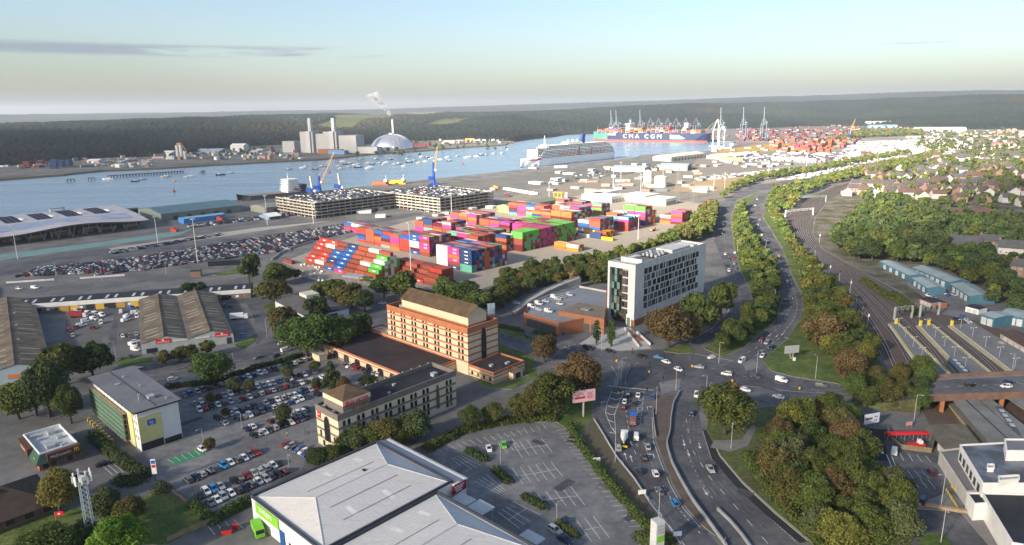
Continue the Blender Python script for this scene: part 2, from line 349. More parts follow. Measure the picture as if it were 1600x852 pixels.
sheet('dock_ground',[(760,322),(830,296),(960,272),(1085,250),(1150,240),(1290,226),(1340,206),(1480,196),(1760,190),(1760,224),(1500,238),(1330,258),(1190,284),(1130,312),(1105,328),(1040,322),(950,312),(840,330)],.002,M('dock_concrete',(.21,.185,.15),.9,.25,.015,c2=(.15,.14,.125),fine=.15))
road_l=[(1037,546),(1075,533),(1112,512),(1135,489),(1141,465),(1140,440),(1128,405),(1116,377),(1120,345),(1130,316),(1150,301),(1180,289),(1262,278),(1350,257),(1420,244.5),(1420,248),(1350,261),(1262,284),(1185,299),(1150,313),(1141,340),(1145,382),(1155,422),(1170,452),(1175,475),(1170,492),(1150,508),(1100,537),(1082,552)]
sheet('carriageway',road_l,.010,asphalt)
road_r=[(1082,560),(1130,560),(1160,546),(1200,515),(1211,503),(1220,480),(1217,440),(1213,415),(1200,397),(1190,383),(1176,365),(1166,340),(1172,318),(1186,304),(1200,304),(1188,322),(1190,340),(1200,355),(1220,388),(1236,432),(1250,457),(1254,480),(1247,500),(1230,528),(1199,555),(1192,563),(1195,575),(1210,584),(1160,600)]
sheet('carriageway',road_r,.014,asphalt)
sheet('junction',[(560,492),(600,472),(640,474),(700,490),(760,504),(815,517),(870,533),(905,545),(960,551),(1037,546),(1082,550),(1130,558),(1195,575),(1240,591),(1295,600),(1335,609),(1335,628),(1200,634),(1110,596),(1100,620),(1062,615),(1020,620),(929,632),(945,588),(935,572),(900,567),(830,553),(770,531),(690,507),(620,494)],.006,asphalt)
sheet('approach_road',[(945,588),(939,615),(929,632),(927,652),(940,675),(960,710),(990,747),(1012,782),(1037,812),(1066,852),(1130,880),(1126,856),(1095,822),(1070,795),(1050,760),(1035,725),(1022,690),(1020,650),(1022,618),(1030,598)],.018,asphalt)
sheet('approach_road',[(1062,612),(1051,635),(1047,670),(1042,695),(1051,725),(1080,780),(1122,840),(1140,870),(1260,870),(1236,840),(1200,806),(1150,759),(1112,717),(1096,672),(1092,645),(1100,620),(1104,597)],.022,asphalt)
sheet('cycle_lane',[(1098,672),(1106,672),(1124,713),(1160,756),(1210,803),(1262,846),(1250,849),(1196,804),(1148,758),(1112,717)],.030,M('dark_asphalt',(.03,.031,.036),.9,.15,.2))
sheet('avenue',[(170,592),(212,603),(300,588),(400,569),(470,551),(560,514),(640,494),(620,474),(540,494),(455,524),(400,541),(300,562),(182,573)],.010,asphalt)
sheet('service_road',[(182,478),(163,560),(182,573),(190,560),(200,478)],.012,asphalt)
sheet('service_road',[(60,478),(182,478),(400,460),(440,465),(420,520),(400,541),(398,500),(385,474),(190,490),(60,492)],.008,asphalt)
sheet('service_yard',[(105,486),(163,486),(158,560),(95,560)],.012,M('yard_tarmac',(.12,.115,.11),.9,.2,.1,fine=.12))
sheet('service_yard',[(186,486),(218,480),(222,560),(180,560)],.016,MATS['yard_tarmac'])
sheet('hotel_car_park',[(205,690),(270,600),(330,612),(400,575),(490,550),(560,552),(640,600),(500,690),(470,735),(330,800),(280,770),(240,740)],.008,carpark_m)
sheet('retail_car_park',[(672,704),(700,685),(760,668),(850,658),(868,662),(905,688),(1018,836),(1000,870),(860,870),(740,780)],.012,carpark_m)
sheet('station_forecourt',[(1352,672),(1440,672),(1470,720),(1500,775),(1550,852),(1560,880),(1420,880),(1420,760),(1352,712)],.012,asphalt)
sheet('bus_loop',[(1350,668),(1390,672),(1382,690),(1390,720),(1358,720)],.016,MATS['dark_asphalt'])
V=[('verge',[(1037,549),(1075,536),(1082,552),(1060,553)],grass),('verge',[(1160,545),(1128,558),(1100,545),(1150,512),(1171,494),(1177,476),(1172,452),(1157,422),(1147,382),(1143,340),(1153,315),(1185,301),(1170,320),(1164,340),(1174,366),(1188,384),(1198,398),(1211,416),(1215,440),(1217,480),(1209,502),(1198,513)],grass),('verge',[(1192,565),(1200,556),(1232,529),(1249,500),(1257,480),(1252,456),(1239,432),(1223,388),(1204,357),(1193,340),(1200,320),(1225,345),(1262,400),(1290,440),(1330,500),(1360,545),(1400,600),(1335,606),(1300,598),(1240,589),(1205,580)],grass),('central_reserve',[(1024,620),(1060,616),(1049,635),(1045,670),(1039,695),(1049,726),(1078,781),(1118,838),(1098,822),(1073,795),(1053,760),(1038,725),(1025,690),(1023,650)],M('bare_earth',(.115,.09,.072),.95,.2,.2,fine=.2)),('traffic_island',[(962,560),(978,566),(970,590),(961,606),(957,604),(964,585),(966,570)],pave),('traffic_island',[(1030,598),(1064,592),(1062,608),(1034,615)],pave),('traffic_island',[(1160,566),(1178,563),(1186,574),(1166,580)],pave),('verge',[(1104,672),(1110,640),(1170,640),(1200,636),(1340,632),(1345,700),(1420,780),(1425,880),(1300,880),(1262,842),(1212,800),(1160,752),(1126,712)],scrub),('verge',[(906,690),(925,655),(942,680),(960,714),(988,749),(1010,784),(1034,816),(1060,852),(1040,870),(1010,835)],M('worn_verge',(.12,.095,.07),.95,.2,.15,c2=(.09,.085,.045),fine=.25)),('verge',[(835,660),(850,600),(880,570),(932,573),(942,588),(936,614),(927,630),(924,654),(905,686),(870,660)],grass),('verge',[(700,560),(760,606),(800,609),(840,590),(832,556),(800,545),(780,536),(775,560),(826,588),(772,602)],grass),('verge',[(776,512),(800,517),(838,530),(834,536),(800,525),(776,519)],grass),('lawn',[(200,800),(222,776),(252,768),(335,812),(262,852),(225,852)],grass),('lawn',[(0,830),(60,808),(110,795),(150,800),(110,852),(0,880)],grass),('verge',[(180,572),(190,558),(236,559),(240,568),(200,573)],grass),('verge',[(365,540),(400,522),(398,535),(380,546)],grass),('verge',[(330,428),(398,415),(398,425),(340,432)],grass),('verge',[(410,480),(436,470),(430,486),(416,490)],grass),('pavement',[(215,604),(300,590),(400,572),(470,554),(470,556),(400,576),(300,595),(225,608)],pave),('pavement',[(905,538),(945,512),(985,512),(1018,545),(960,549)],M('pale_paving',(.40,.39,.37),.9,.12,.3,fine=.1)),('forecourt_pavement',[(1422,795),(1500,800),(1560,870),(1600,870),(1520,790),(1480,770),(1430,790)],pave)]
for i,(n,pts,m)in enumerate(V):raised(n,pts,.002+i*.0013,.12,m)
sheet('footpath',[(1110,700),(1140,707),(1168,698),(1182,668),(1176,664),(1158,688),(1116,689)],.19,pave)
raised('traffic_island',[(1436,840),(1450,833),(1476,836),(1488,852),(1480,875),(1436,875)],.03,.14,grass)
#  markings
mk=MB()
bays(mk,(846,685),(862,706),(801,692),(816,715),4);bays(mk,(861,722),(880,746),(801,732),(817,757),5);bays(mk,(892,761),(914,790),(840,771),(856,792),4)
bays(mk,(927,807),(952,840),(900,812),(924,846),2);bays(mk,(869,673),(888,671),(995,841),(1017,839),25,False);bays(mk,(678,700),(690,706),(848,663),(854,671),16,False)
bays(mk,(705,716),(730,737),(720,712),(752,728),3);bays(mk,(741,752),(780,772),(760,742),(789,766),3);bays(mk,(778,800),(812,826),(802,784),(845,805),4)
bays(mk,(778,690),(793,708),(800,686),(812,700),2)
struct(mk.build('bay_markings',[paint]))
mk=MB()
bays(mk,(160,728),(176,742),(205,722),(222,735),5,False);bays(mk,(262,718),(272,724),(314,700),(322,708),5,False);bays(mk,(325,822),(336,836),(365,812),(380,826),3,False)
bays(mk,(1406,708),(1412,720),(1446,712),(1455,723),3,False);bays(mk,(1405,733),(1415,747),(1440,736),(1452,748),3,False);bays(mk,(1412,745),(1422,760),(1450,750),(1462,764),3,False)
solid(mk,[(1385,710),(1410,770)],.3);solid(mk,[(1392,710),(1416,768)],.3)
struct(mk.build('bay_markings',[paint]))
green=M('green_paint',(.06,.22,.12),.85,.15,.5)
sheet('green_parking_bays',[(262,718),(272,728),(322,710),(313,700)],.020,green)
mk=MB()
dashes(mk,[(1060,545),(1100,527),(1140,500),(1157,478),(1155,455),(1145,425),(1133,385),(1130,345),(1140,315)],3,5);solid(mk,[(1076,534),(1113,513),(1137,489),(1143,466)],.2)
dashes(mk,[(1140,565),(1180,545),(1220,508),(1236,480),(1234,455),(1225,425),(1212,390),(1192,362),(1180,335)],3,5);dashes(mk,[(1180,556),(1216,530),(1240,500),(1246,480),(1242,458),(1232,430)],4,3)
dashes(mk,[(962,700),(980,735),(1012,775),(1048,825),(1080,865)],3,4.5,.18);dashes(mk,[(1005,690),(1018,725),(1036,760),(1060,795),(1095,835)],1.2,1.2,.15);dashes(mk,[(985,690),(998,720)],3,3)
dashes(mk,[(1072,655),(1080,700),(1108,745),(1148,790),(1200,850)],3,5,.16);dashes(mk,[(1065,680),(1073,710),(1093,750),(1118,785)],1,2,.12);dashes(mk,[(1098,674),(1111,716),(1148,757),(1196,803),(1245,848)],.8,.6,.18)
solid(mk,[(928,655),(942,680),(963,714),(992,750),(1015,785),(1040,816),(1064,850)],.18);solid(mk,[(1019,652),(1021,690),(1033,725),(1048,760),(1068,795),(1094,824)],.15)
dashes(mk,[(978,598),(978,640),(982,672),(1000,705)],2,2.5);dashes(mk,[(700,500),(780,522),(860,545),(940,562),(1000,567)],2,4);dashes(mk,[(720,498),(800,518),(870,538),(950,557)],2,4)
solid(mk,[(950,603),(976,606),(1022,610)],.4);solid(mk,[(955,572),(963,584),(966,606)],.15);dashes(mk,[(1110,575),(1160,588),(1230,602),(1330,619)],3,4);solid(mk,[(1140,600),(1240,612),(1320,616)],.15)
dashes(mk,[(230,588),(320,573),(410,556),(470,540)],3,6);dashes(mk,[(870,528),(905,541),(960,548)],1.5,1.5);solid(mk,[(1085,553),(1140,563)],.3)
chev=[((957,613),(974,612)),((953,622),(972,622)),((949,634),(966,636)),((947,645),(962,647)),((949,655),(959,660)),((955,668),(961,676))]
for a,b_ in chev:
 solid(mk,[a,((a[0]+b_[0])/2,a[1]+3),b_],.35)
solid(mk,[(956,611),(948,632),(946,646),(956,670)],.15);solid(mk,[(975,611),(966,632),(960,648),(962,678)],.15)
for k in range(7):bx=(1006-k*.9,612+k*8);solid(mk,[bx,(bx[0]-7,bx[1]+1),(bx[0]-7,bx[1]+6),(bx[0],bx[1]+5),bx],.15)
def arrow(mb,px,to,L=4.5,turn=0):
 p=P(*px);q=P(*to);d=Vector((q.x-p.x,q.y-p.y,0)).normalized();n=Vector((d.y,-d.x,0));z=Vector((0,0,.034))
 strip(mb,p,p+d*L*.65,.22,.034)
 if turn:
  e=p+d*L*.6;strip(mb,e,e+n*turn*1.0,.22,.038);h=e+n*turn*1.0;mb.face([h+d*.5+z,h-d*.5+z,h+n*turn*1.0+z][::(1 if turn<0 else-1)])
 else:
  h=p+d*L*.65;mb.face([h+n*.55+z,h+d*L*.35+z,h-n*.55+z][::-1]if False else[h+n*.55+z,h+d*L*.35+z,h-n*.55+z])
for a in[((988,722),(983,706)),((979,718),(974,703)),((1022,716),(1020,704),4,-1),((1068,688),(1071,705)),((1074,703),(1078,716)),((1092,692),(1095,706)),((1098,762),(1106,775)),((940,632),(939,620),4,1),((1012,640),(1010,628),4,1),((1205,522),(1196,530)),((1216,523),(1208,531)),((1228,526),(1222,533),4,-1),((1238,465),(1242,478)),((1225,520),(1215,529))]:
 arrow(mk,*a)
struct(mk.build('road_markings',[paint]))
mk=MB();solid(mk,[(1106,671),(1124,712),(1160,755),(1211,802),(1262,845)],.45);struct(mk.build('kerb_line',[M('pale_kerb',(.45,.42,.33),.9,.1)]))
mk=MB();solid(mk,[(1355,715),(1353,690),(1362,674)],.25)
for k in range(3):solid(mk,[(1361+k*8,705+k),(1365+k*8,706+k)],1.6)
struct(mk.build('crossing_markings',[paint]))
rw=random.Random(14);pt1=M('tarmac_repair',(.07,.07,.076),.9,.25,.3,fine=.2);pt2=M('pale_tarmac_repair',(.135,.132,.13),.9,.25,.3,fine=.2);trk=M('wheel_track',(.082,.083,.089),.85,.35,.25,fine=.25)
mk=MB()
for px in([(972,690),(992,730),(1026,778),(1062,832)],[(992,690),(1008,730),(1040,778),(1076,830)],[(1070,640),(1066,680),(1080,720),(1120,775),(1170,835)],[(1084,650),(1084,690),(1098,725),(1136,768),(1196,830)],[(985,615),(980,650),(986,690)],[(1050,552),(1110,528),(1150,490),(1150,450),(1137,400),(1130,350)],[(1175,555),(1210,522),(1238,485),(1226,435),(1200,380)],[(700,496),(800,524),(900,552),(1000,566),(1100,575),(1230,604)],[(230,592),(330,574),(420,552),(480,533)],[(930,640),(945,612),(950,590)]):
 q=resample(pxs(px),4.0)
 for a,b_ in zip(q,q[1:]):
  d=(b_-a).normalized();n_=Vector((-d.y,d.x,0))
  for s_ in(-.8,.8):strip(mk,a+n_*s_,b_+n_*s_,.55,.0255)
struct(mk.build('wheel_tracks',[trk]))
for i in range(46):
 x,y=rw.choice([(rw.uniform(690,1000),rw.uniform(670,840)),(rw.uniform(960,1180),rw.uniform(640,840)),(rw.uniform(250,480),rw.uniform(600,760)),(rw.uniform(880,1240),rw.uniform(545,610)),(rw.uniform(200,460),rw.uniform(545,590)),(rw.uniform(0,600),rw.uniform(345,440))])
 p=P(x,y);w_,l_=rw.uniform(1.2,3.2),rw.uniform(3,12);m_=MB();m_.cbox(0,0,0,w_,l_,.004);struct(m_.build('tarmac_patch',[pt1 if rw.random()<.65 else pt2],None,(p.x,p.y,.0262+i*.00006),rw.choice([GR,GR+1.57,.9])))
# ==== buildings of the near district
win_w=window_mesh('hotel_window',mull=1,frame=M('brown_frame',(.06,.045,.035),.6));win_a=window_mesh('arched_window',arch=True,frame=MATS['brown_frame'])
win_d=window_mesh('office_window',mull=0,frame=M('grey_frame',(.10,.10,.105),.6),fw=.07)
win_n=window_mesh('white_window',mull=1)
door_m=M('dark_door',(.055,.055,.058),.6,.1)
def wall_ring(mb,x0,y0,x1,y1,z0,z1,t=.35,mat=0):
 mb.box(x0,y0,z0,x1,y0+t,z1,mat);mb.box(x0,y1-t,z0,x1,y1,z1,mat);mb.box(x0,y0+t,z0,x0+t,y1-t,z1,mat);mb.box(x1-t,y0+t,z0,x1,y1-t,z1,mat)
def clutter(parent,spots,z,name='roof_vent',mat=None):
 for x,y,sx,sy,h in spots:
  mb=MB();mb.box(-sx/2,-sy/2,0,sx/2,sy/2,h);mb.box(-sx/2-.1,-sy/2-.1,h,sx/2+.1,sy/2+.1,h+.12);mb.build(name,[mat or steel],parent,(x,y,z))
#  white office tower with brick podium (police station)
O=G((63.4,340.9),0,0)
offw=M('white_panel',(.56,.55,.53),.75,.12,.25,stretch=(1,1,.12),fine=.16)
t=thing('office_tower','white seven storey office slab with scattered dark windows beside the junction','office building',O,GR)
mb=MB();W,Lg,Hh=17.,76.,33.
mb.box(-1.2,0,3.5,0,Lg,Hh);mb.box(-W,0,0,-W+1.2,Lg,Hh);mb.box(-W+1.2,Lg-1.2,0,-1.2,Lg,Hh);mb.box(-W+1.2,0,30.2,-1.2,4,Hh);mb.box(-4.2,0,3.5,-1.2,.9,30.2)
mb.box(-W+1.2,4,31.2,-1.2,Lg-1.2,31.7,1);mb.build('wall',[offw,roofgrey],t)
mb=MB();mb.box(-1.25,.6,0,-.05,Lg-.3,3.5);mb.box(-5,.05,0,-1.25,1.2,3.45);mb.build('plinth',[brick],t)
mb=MB();mb.box(-W+1.2,3.5,0,-1.2,4.2,30.2,0);mb.box(-W+1.2,1.2,30,-1.2,3.5,30.2,1);mb.build('recessed_front',[M('bronze_panel',(.085,.062,.045),.5,.2,.6),dark],t)
for k in range(6):
 z=4.5+k*4.2
 on_wall(t,win_d,'window',(-W+1.2,3.5),(-4.2,3.5),[(6.6,z,2.0,2.9),(9.4,z,2.0,2.9)],.02)
 mb=MB();mb.box(-9.6,3.0,z+3.2,-4.2,3.5,z+3.75);mb.build('spandrel',[offw],t)
pale=M('green_glass',(.12,.22,.20),.15,.2,.5,spec=.6)
stair=MB()
for k in range(7):
 z0=3+k*3.8
 stair.tube((-15.4,2.6,z0),(-10.6,2.6,z0+3.4),.18,n=4);stair.box(-15.6,2.2,z0-.15,-10.4,3.4,z0+.1)
stair.build('stair',[dark],t)
for k in range(7):
 for j in range(3):
  x0=-15.7+j*1.75;mb=MB();mb.box(x0,1.9,2.6+k*3.9,x0+1.6,2.0,6.2+k*3.9)
  if(j+k)%3!=2:mb.build('glass_panel',[pale if(j*2+k)%3 else glass],t)
r2=random.Random(3)
for row in range(6):
 z=27.0-row*3.75;y=8.5+(row%2)*.4;sp=[]
 while y<66:
  w=r2.choice([3.3,3.3,3.3,1.3]);sp.append((y+w/2,z-.1,w,2.95));y+=w+r2.choice([.7,.8,1.2,1.5])
 on_wall(t,win_d,'window',(0,0),(0,Lg),sp)
mb=MB();wall_ring(mb,-W,.02,0,Lg,Hh,Hh+.25,1.0);mb.build('parapet',[concrete],t)
mb=MB();mb.box(-W+2,9,31.7,-2,9.8,34.2);mb.box(-W+2,9.8,31.7,-W+5.5,24,33);mb.build('screen_wall',[offw],t)
mb=MB();mb.box(-13.5,42,31.7,-3,62,33.9);mb.box(-14,66,31.7,-3,71,33.2);mb.build('roof_house',[M('pale_roof',(.5,.5,.49),.8,.12,.3)],t)
mb=MB();mb.box(-14.5,25,31.7,-3,41,32.3);mb.build('plant_deck',[roofdark],t)
clutter(t,[(-12+(i%4)*2.6,27+(i//4)*3.6,1.4,1.8,1.0+.3*(i%3))for i in range(15)],32.3,'plant_unit')
mb=MB();mb.box(-4.6,-.25,0,-1.6,.1,6.2,0);mb.box(-4.1,-.4,.1,-2.1,-.25,4.6,1);mb.build('entrance',[white,pale],t)
t=thing('brick_podium','brick podium with rooftop car deck in front of the white tower','building',(0,0,0))
pod=[(p.x,p.y)for p in pxs([(819,491),(873,507),(948,494),(948,457),(905,449),(862,461),(832,474)],6)]
mb=MB();mb.prism(pod,0,6,0,1);mb.build('wall',[brick,M('deck_surface',(.22,.23,.25),.9,.15,.1,fine=.08)],t)
blk=[(p.x,p.y)for p in pxs([(872,486),(944,498.5),(947,480),(905,473)],8.5)]
mb=MB();mb.prism(blk,0,8.5,0,1);mb.build('upper_block',[brick,M('gravel_roof',(.21,.165,.12),.95,.2,.2,fine=.2)],t)
mb=MB();c_=sum((Vector(p)for p in blk),Vector((0,0)))/4;mb.cbox(c_.x,c_.y,8.5,5,3.5,.8,0,GR);mb.build('skylight',[M('lead_roof',(.2,.21,.23),.6)],t)
for a,b_ in zip(pod,pod[1:]+pod[:1]):
 mb=MB();A_,B_=Vector((*a,0)),Vector((*b_,0));d=(B_-A_);m_=(A_+B_)/2;mb.cbox(m_.x,m_.y,6.003,d.length,.4,1.0,0,math.atan2(d.y,d.x));mb.build('parapet',[M('coping',(.4,.38,.34),.9,.15)if a[1]>370 else brick],t)
def doors(parent,a,b,n,w,h,name='garage_door',mat=None,z=.1,pad=.08):
 a=Vector((a[0],a[1],0));b=Vector((b[0],b[1],0));d=(b-a);L=d.length;d.normalize();nn=Vector((d.y,-d.x,0));out=[]
 for i in range(n):
  c=a+d*(L*(pad+(1-2*pad)*(i+.5)/n))+nn*.06;mb=MB();mb.cbox(0,0,0,w,.12,h)
  for k in range(1,5):mb.cbox(0,-.06*1,h*k/5,w,.06,.05)
  out.append(mb.build(name,[mat or door_m],parent,(c.x,c.y,z),math.atan2(d.y,d.x)))
 return out
doors(t,pod[0],pod[1],4,5.2,4.2,mat=M('steel_shutter',(.07,.075,.08),.5));doors(t,blk[0],blk[1],4,4.6,4.2,mat=MATS['steel_shutter'])
t=thing('access_ramp','curved concrete ramp rising to the rooftop car deck','ramp',(0,0,0))
rp_o=pxs([(800,490),(822,474),(850,461),(880,452),(905,447)]);rp_i=pxs([(806,494),(828,479),(856,466),(884,456),(908,450)])
mb=MB()
for i in range(4):
 z0,z1=1+i*1.2,2.2+i*1.2;a,b_,c,d=rp_o[i],rp_o[i+1],rp_i[i+1],rp_i[i]
 mb.face([(a.x,a.y,z0),(b_.x,b_.y,z1),(c.x,c.y,z1),(d.x,d.y,z0)]);mb.face([(d.x,d.y,0),(c.x,c.y,0),(c.x,c.y,z1+1),(d.x,d.y,z0+1)]);mb.face([(a.x,a.y,0),(b_.x,b_.y,0),(b_.x,b_.y,z1+1),(a.x,a.y,z0+1)])
mb.build('ramp_deck',[concrete],t)
t=thing('entrance_steps','white walled ramp and brick steps outside the tower entrance','steps',P(985,527))
for k,(a,b_,m_)in enumerate([((976,515),(998,543),offw),((995,521),(1016,540),offw),((981,519),(1001,534),brick)]):
 A_,B_=P(*a),P(*b_);d=B_-A_;mb=MB();c=(A_+B_)/2-t.location;mb.cbox(c.x,c.y,0,d.length,.5 if k<2 else 2.2,1.3 if k<2 else .9,0,math.atan2(d.y,d.x));mb.build('ramp_wall',[m_],t)
#  tall cream and red striped hotel
O=G((-19.3,276.8),0,0)
creamw=M('cream_brick',(.62,.50,.35),.85,.08,.4,fine=.1);redb=M('terracotta_brick',(.40,.15,.075),.85,.12,.5,fine=.1)
t=thing('striped_hotel','tall cream hotel banded in terracotta with pitched roof house on top','hotel',O,GR)
X0=-56.
mb=MB();mb.box(X0,0,0,0,18.5,18.6);mb.build('tower_wall',[creamw],t)
mb=MB();wall_ring(mb,X0-.12,-.12,.12,18.62,18.6,21.4,.5);mb.box(X0+.4,.4,18.6,-.4,18.1,19.4,1);mb.build('parapet',[redb,roofdark],t)
for k in range(5):
 z=5.6+k*2.9;mb=MB();wall_ring(mb,X0-.1,-.1,.1,18.6,z,z+.75,.3);mb.build('brick_band',[redb],t)
for k in range(5):
 z=6.45+k*2.9;sp=[]
 for j in range(7):
  c=4.2+j*7.9;sp+=[(c-1.1,z,1.25,1.75),(c+1.1,z,1.25,1.75)]
 sp=[(s,z_ if k<4 else z_-.1,w,h if k<4 else 2.2)for s,z_,w,h in sp]
 on_wall(t,win_w if k<4 else win_a,'window',(X0,0),(0,0),sp,.02)
mb=MB();mb.box(X0,0,0,0,0,0)
aw=on_wall(t,win_a,'stair_window',(0,0),(0,18.5),[(9.5,5.2,3.0,14.6)],.12)
mb=MB();mb.box(-49,3.6,19.4,-3.2,14.6,25.2,0);mb.gable(-49,3.6,-3.2,14.6,25.2,28.6,'x',0,0);mb.build('roof_house',[creamw],t)
tile=M('rust_tile',(.10,.062,.042),.9,.2,.3,c2=(.115,.08,.045),stretch=(1,1,1),fine=.12)
mb=MB()
for s_ in(-1,1):
 y0,y1=(2.9,9.1)if s_<0 else(15.3,9.1)
 mb.face([(-49.6,y0,24.85),(-2.7,y0,24.85),(-2.7,y1,28.9),(-49.6,y1,28.9)]);mb.face([(-49.6,y0,24.6),(-2.7,y0,24.6),(-2.7,y0,24.85),(-49.6,y0,24.85)])
rf=mb.build('tiled_roof',[tile],t);mb=MB()
for k in range(31):x=-49.3+k*1.55;mb.face([(x,2.88,24.9),(x+.12,2.88,24.9),(x+.12,9.1,28.96),(x,9.1,28.96)])
mb.tube((-49.6,9.1,28.95),(-2.7,9.1,28.95),.22,n=5);mb.build('roof_rib',[M('lichen_tile',(.12,.08,.04),.9,.2)],rf)
mb=MB();mb.box(-49.1,3.5,19.4,-3.1,14.7,21.0);mb.build('brick_band',[redb],t)
clutter(t,[(-1.8,5+i*2.2,1.1,1.5,1.1)for i in range(5)]+[(-52,6,2,2,1.2),(-54,12,1.4,1.4,1)],19.4,'plant_unit')
mb=MB();mb.box(.12,.3,0,15,19.5,4.0);mb.box(-20,-11,0,14.9,.0,4.0)if False else None
mb.box(-72,-26,0,-8,-.12,4.4);mb.box(-72,0,0,X0-.12,8,5.4);mb.build('podium_wall',[creamw],t)
mb=MB();wall_ring(mb,.14,.2,15.1,19.6,4.0,5.1,.4);wall_ring(mb,-72.1,-26.1,-7.9,-.14,4.4,5.2,.4);wall_ring(mb,-72.1,-.02,X0-.14,8.1,5.4,6.2,.4);mb.build('podium_parapet',[redb],t)
mb=MB();mb.box(.6,.8,4.0,14.6,19.1,4.4);mb.box(-71.6,-25.6,4.4,-8.4,-.6,4.75);mb.build('podium_roof',[M('bitumen_roof',(.04,.03,.034),.85,.3,.08,fine=.15)],t)
for k,z in enumerate((.6,2.6)):
 mb=MB();wall_ring(mb,.16,.24,15.06,19.56,z,z+.4,.3);wall_ring(mb,-72.06,-26.06,-7.94,-.16,z*.25+(0 if k==0 else 2.6),z*.25+(.9 if k==0 else 3.0),.3);mb.build('podium_band',[redb],t)
on_wall(t,win_a,'arched_window',(-72,-26),(-8,-26),[(10+k*8.6,.15,4.0,3.6)for k in range(6)],.1)
on_wall(t,win_d,'window',(.12,.3),(15,.3),[(2+k*3.6,1,1.1,1.5)for k in range(4)],.12)
mb=MB();mb.box(15.1,9,0,18,15,3,0);mb.gable(15.1,8.6,18.4,15.4,3,4.6,'x',1,0);mb.box(17.98,10.4,0,18.05,13.6,2.4,2);mb.build('porch',[creamw,tile,glass],t)
clutter(t,[(8,6,1.5,1.5,.8),(11,13,1.2,2.2,.6)],4.4,'plant_unit');clutter(t,[(-68,4,1.5,2,.8),(-62,5,2,1.5,.8)],5.4,'plant_unit')
#  long low hotel with red sign
O=G((-58,207.5),0,0)
t=thing('long_hotel','low cream hotel with grey bands and red lettering on its corner tower','hotel',O,GR)
greyb=M('grey_brick',(.17,.15,.135),.9,.12,.4,fine=.12);pcream=M('pale_brick',(.60,.52,.37),.85,.08,.4,fine=.1)
WX,LY=-13.5,52.5
mb=MB();mb.box(WX,0,0,0,LY,12.4);mb.build('wall',[pcream],t)
mb=MB();wall_ring(mb,WX-.12,-.12,.12,LY+.12,12.4,14.6,.5);mb.build('parapet',[greyb],t)
mb=MB();mb.box(WX+.4,.4,12.4,-.4,LY-.4,13.0);mb.build('flat_roof',[roofdark],t)
for z in(2.9,6.0,9.1):
 mb=MB();wall_ring(mb,WX-.09,-.09,.09,LY+.09,z,z+.8,.3);mb.build('grey_band',[greyb],t)
for k,z in enumerate((1.2,3.75,6.85,10.0)):
 sp=[]
 for j in range(9):
  c=3.2+j*5.7
  if j==7:continue
  sp+=[(c-.95,z,1.15,2.0),(c+.95,z,1.15,2.0)]
 on_wall(t,win_a if k==3 else win_w,'window',(0,0),(0,LY),sp,.02)
on_wall(t,win_a,'stair_window',(0,0),(0,LY),[(43.1,2.2,1.5,9.6)],.12)
on_wall(t,win_a,'stair_window',(WX,0),(0,0),[(6.6,2.8,3.4,9.3)],.12);on_wall(t,win_w,'window',(WX,0),(0,0),[(2.5,3.9,.8,1.9),(10.8,3.9,.8,1.9),(4,.6,1,1.9)],.12)
mb=MB()
for k in range(12):mb.box(WX-.35,4+k*4.2,13.0,WX-.13,4.5+k*4.2,14.9);
mb.build('parapet_post',[pcream],t)
mb=MB();mb.box(-12.3,2.6,12.6,-.5,13.5,17.6,0);mb.build('corner_tower',[greyb],t)
mb=MB();wall_ring(mb,-12.4,2.5,-.4,13.6,16.6,18.3,.5);mb.build('corner_tower_band',[pcream],t)
mb=MB();mb.hip(-12.4,2.5,-.4,13.6,18.35,21.4,5.5,'y');mb.build('tower_roof',[tile],t)
redm=M('red_sign',(.55,.015,.02),.5,.05)
text('ibis',t,(-.3,5.2,17.0),(RAD(90),0,RAD(90)),3.0,redm,ext=.12);text('HOTEL',t,(-.3,10.3,17.0),(RAD(90),0,RAD(90)),1.75,redm,ext=.1)
mb=MB();mb.box(-12.4,-.2,10.3,-10.3,-.13,12.5);s_=mb.build('wall_sign',[redm],t);text('ibis',s_,(-11.35,-.22,11.6),(RAD(90),0,0),.95,white)
mb=MB();mb.face([(-.4,6.5,15.6),(.9,6.5,14.5),(.9,12,14.5),(-.4,12,15.6)]);mb.build('lean_to_roof',[tile],t)
clutter(t,[(-5,46,2,2,1.2),(-9,30,1,1,.6),(-4,24,.8,.8,.7),(-8,18,1,1,.5),(-11,1.6,1.2,1.2,1.1),(-5,1.4,1.4,1.0,.9)],13.0)
#  budget hotel under scaffold netting
O=G((-126.6,211.9),0,0)
t=thing('budget_hotel','pale angular hotel with yellow panel and green scaffold netting, grey flat roof','hotel',O,GR)
whp=M('white_cladding',(.66,.66,.64),.6,.06,.5,stretch=(1,1,.2));yel=M('primrose_cladding',(.60,.55,.24),.7,.06,.5)
mb=MB();mb.box(-45,0,0,0,13.5,14.2);mb.build('wall',[whp],t)
mb=MB();mb.prism([(-47,-1.2),(.9,-1.2),(1.2,14.4),(-42,15.0),(-42,17.6),(-47,14.5)],14.2,14.75,0,1);mb.build('roof',[M('navy_fascia',(.03,.035,.06),.6),roofgrey],t)
mb=MB();mb.box(-46,6,14.76,0,6.35,14.95);mb.build('roof_seam',[M('seam',(.08,.085,.095),.8)],t)
mb=MB();mb.box(.02,0,3.0,.25,7.4,12.2);mb.build('yellow_panel',[yel],t);mb=MB();mb.box(-9,-.3,0,-4.6,-.02,14.1);mb.build('yellow_panel',[yel],t)
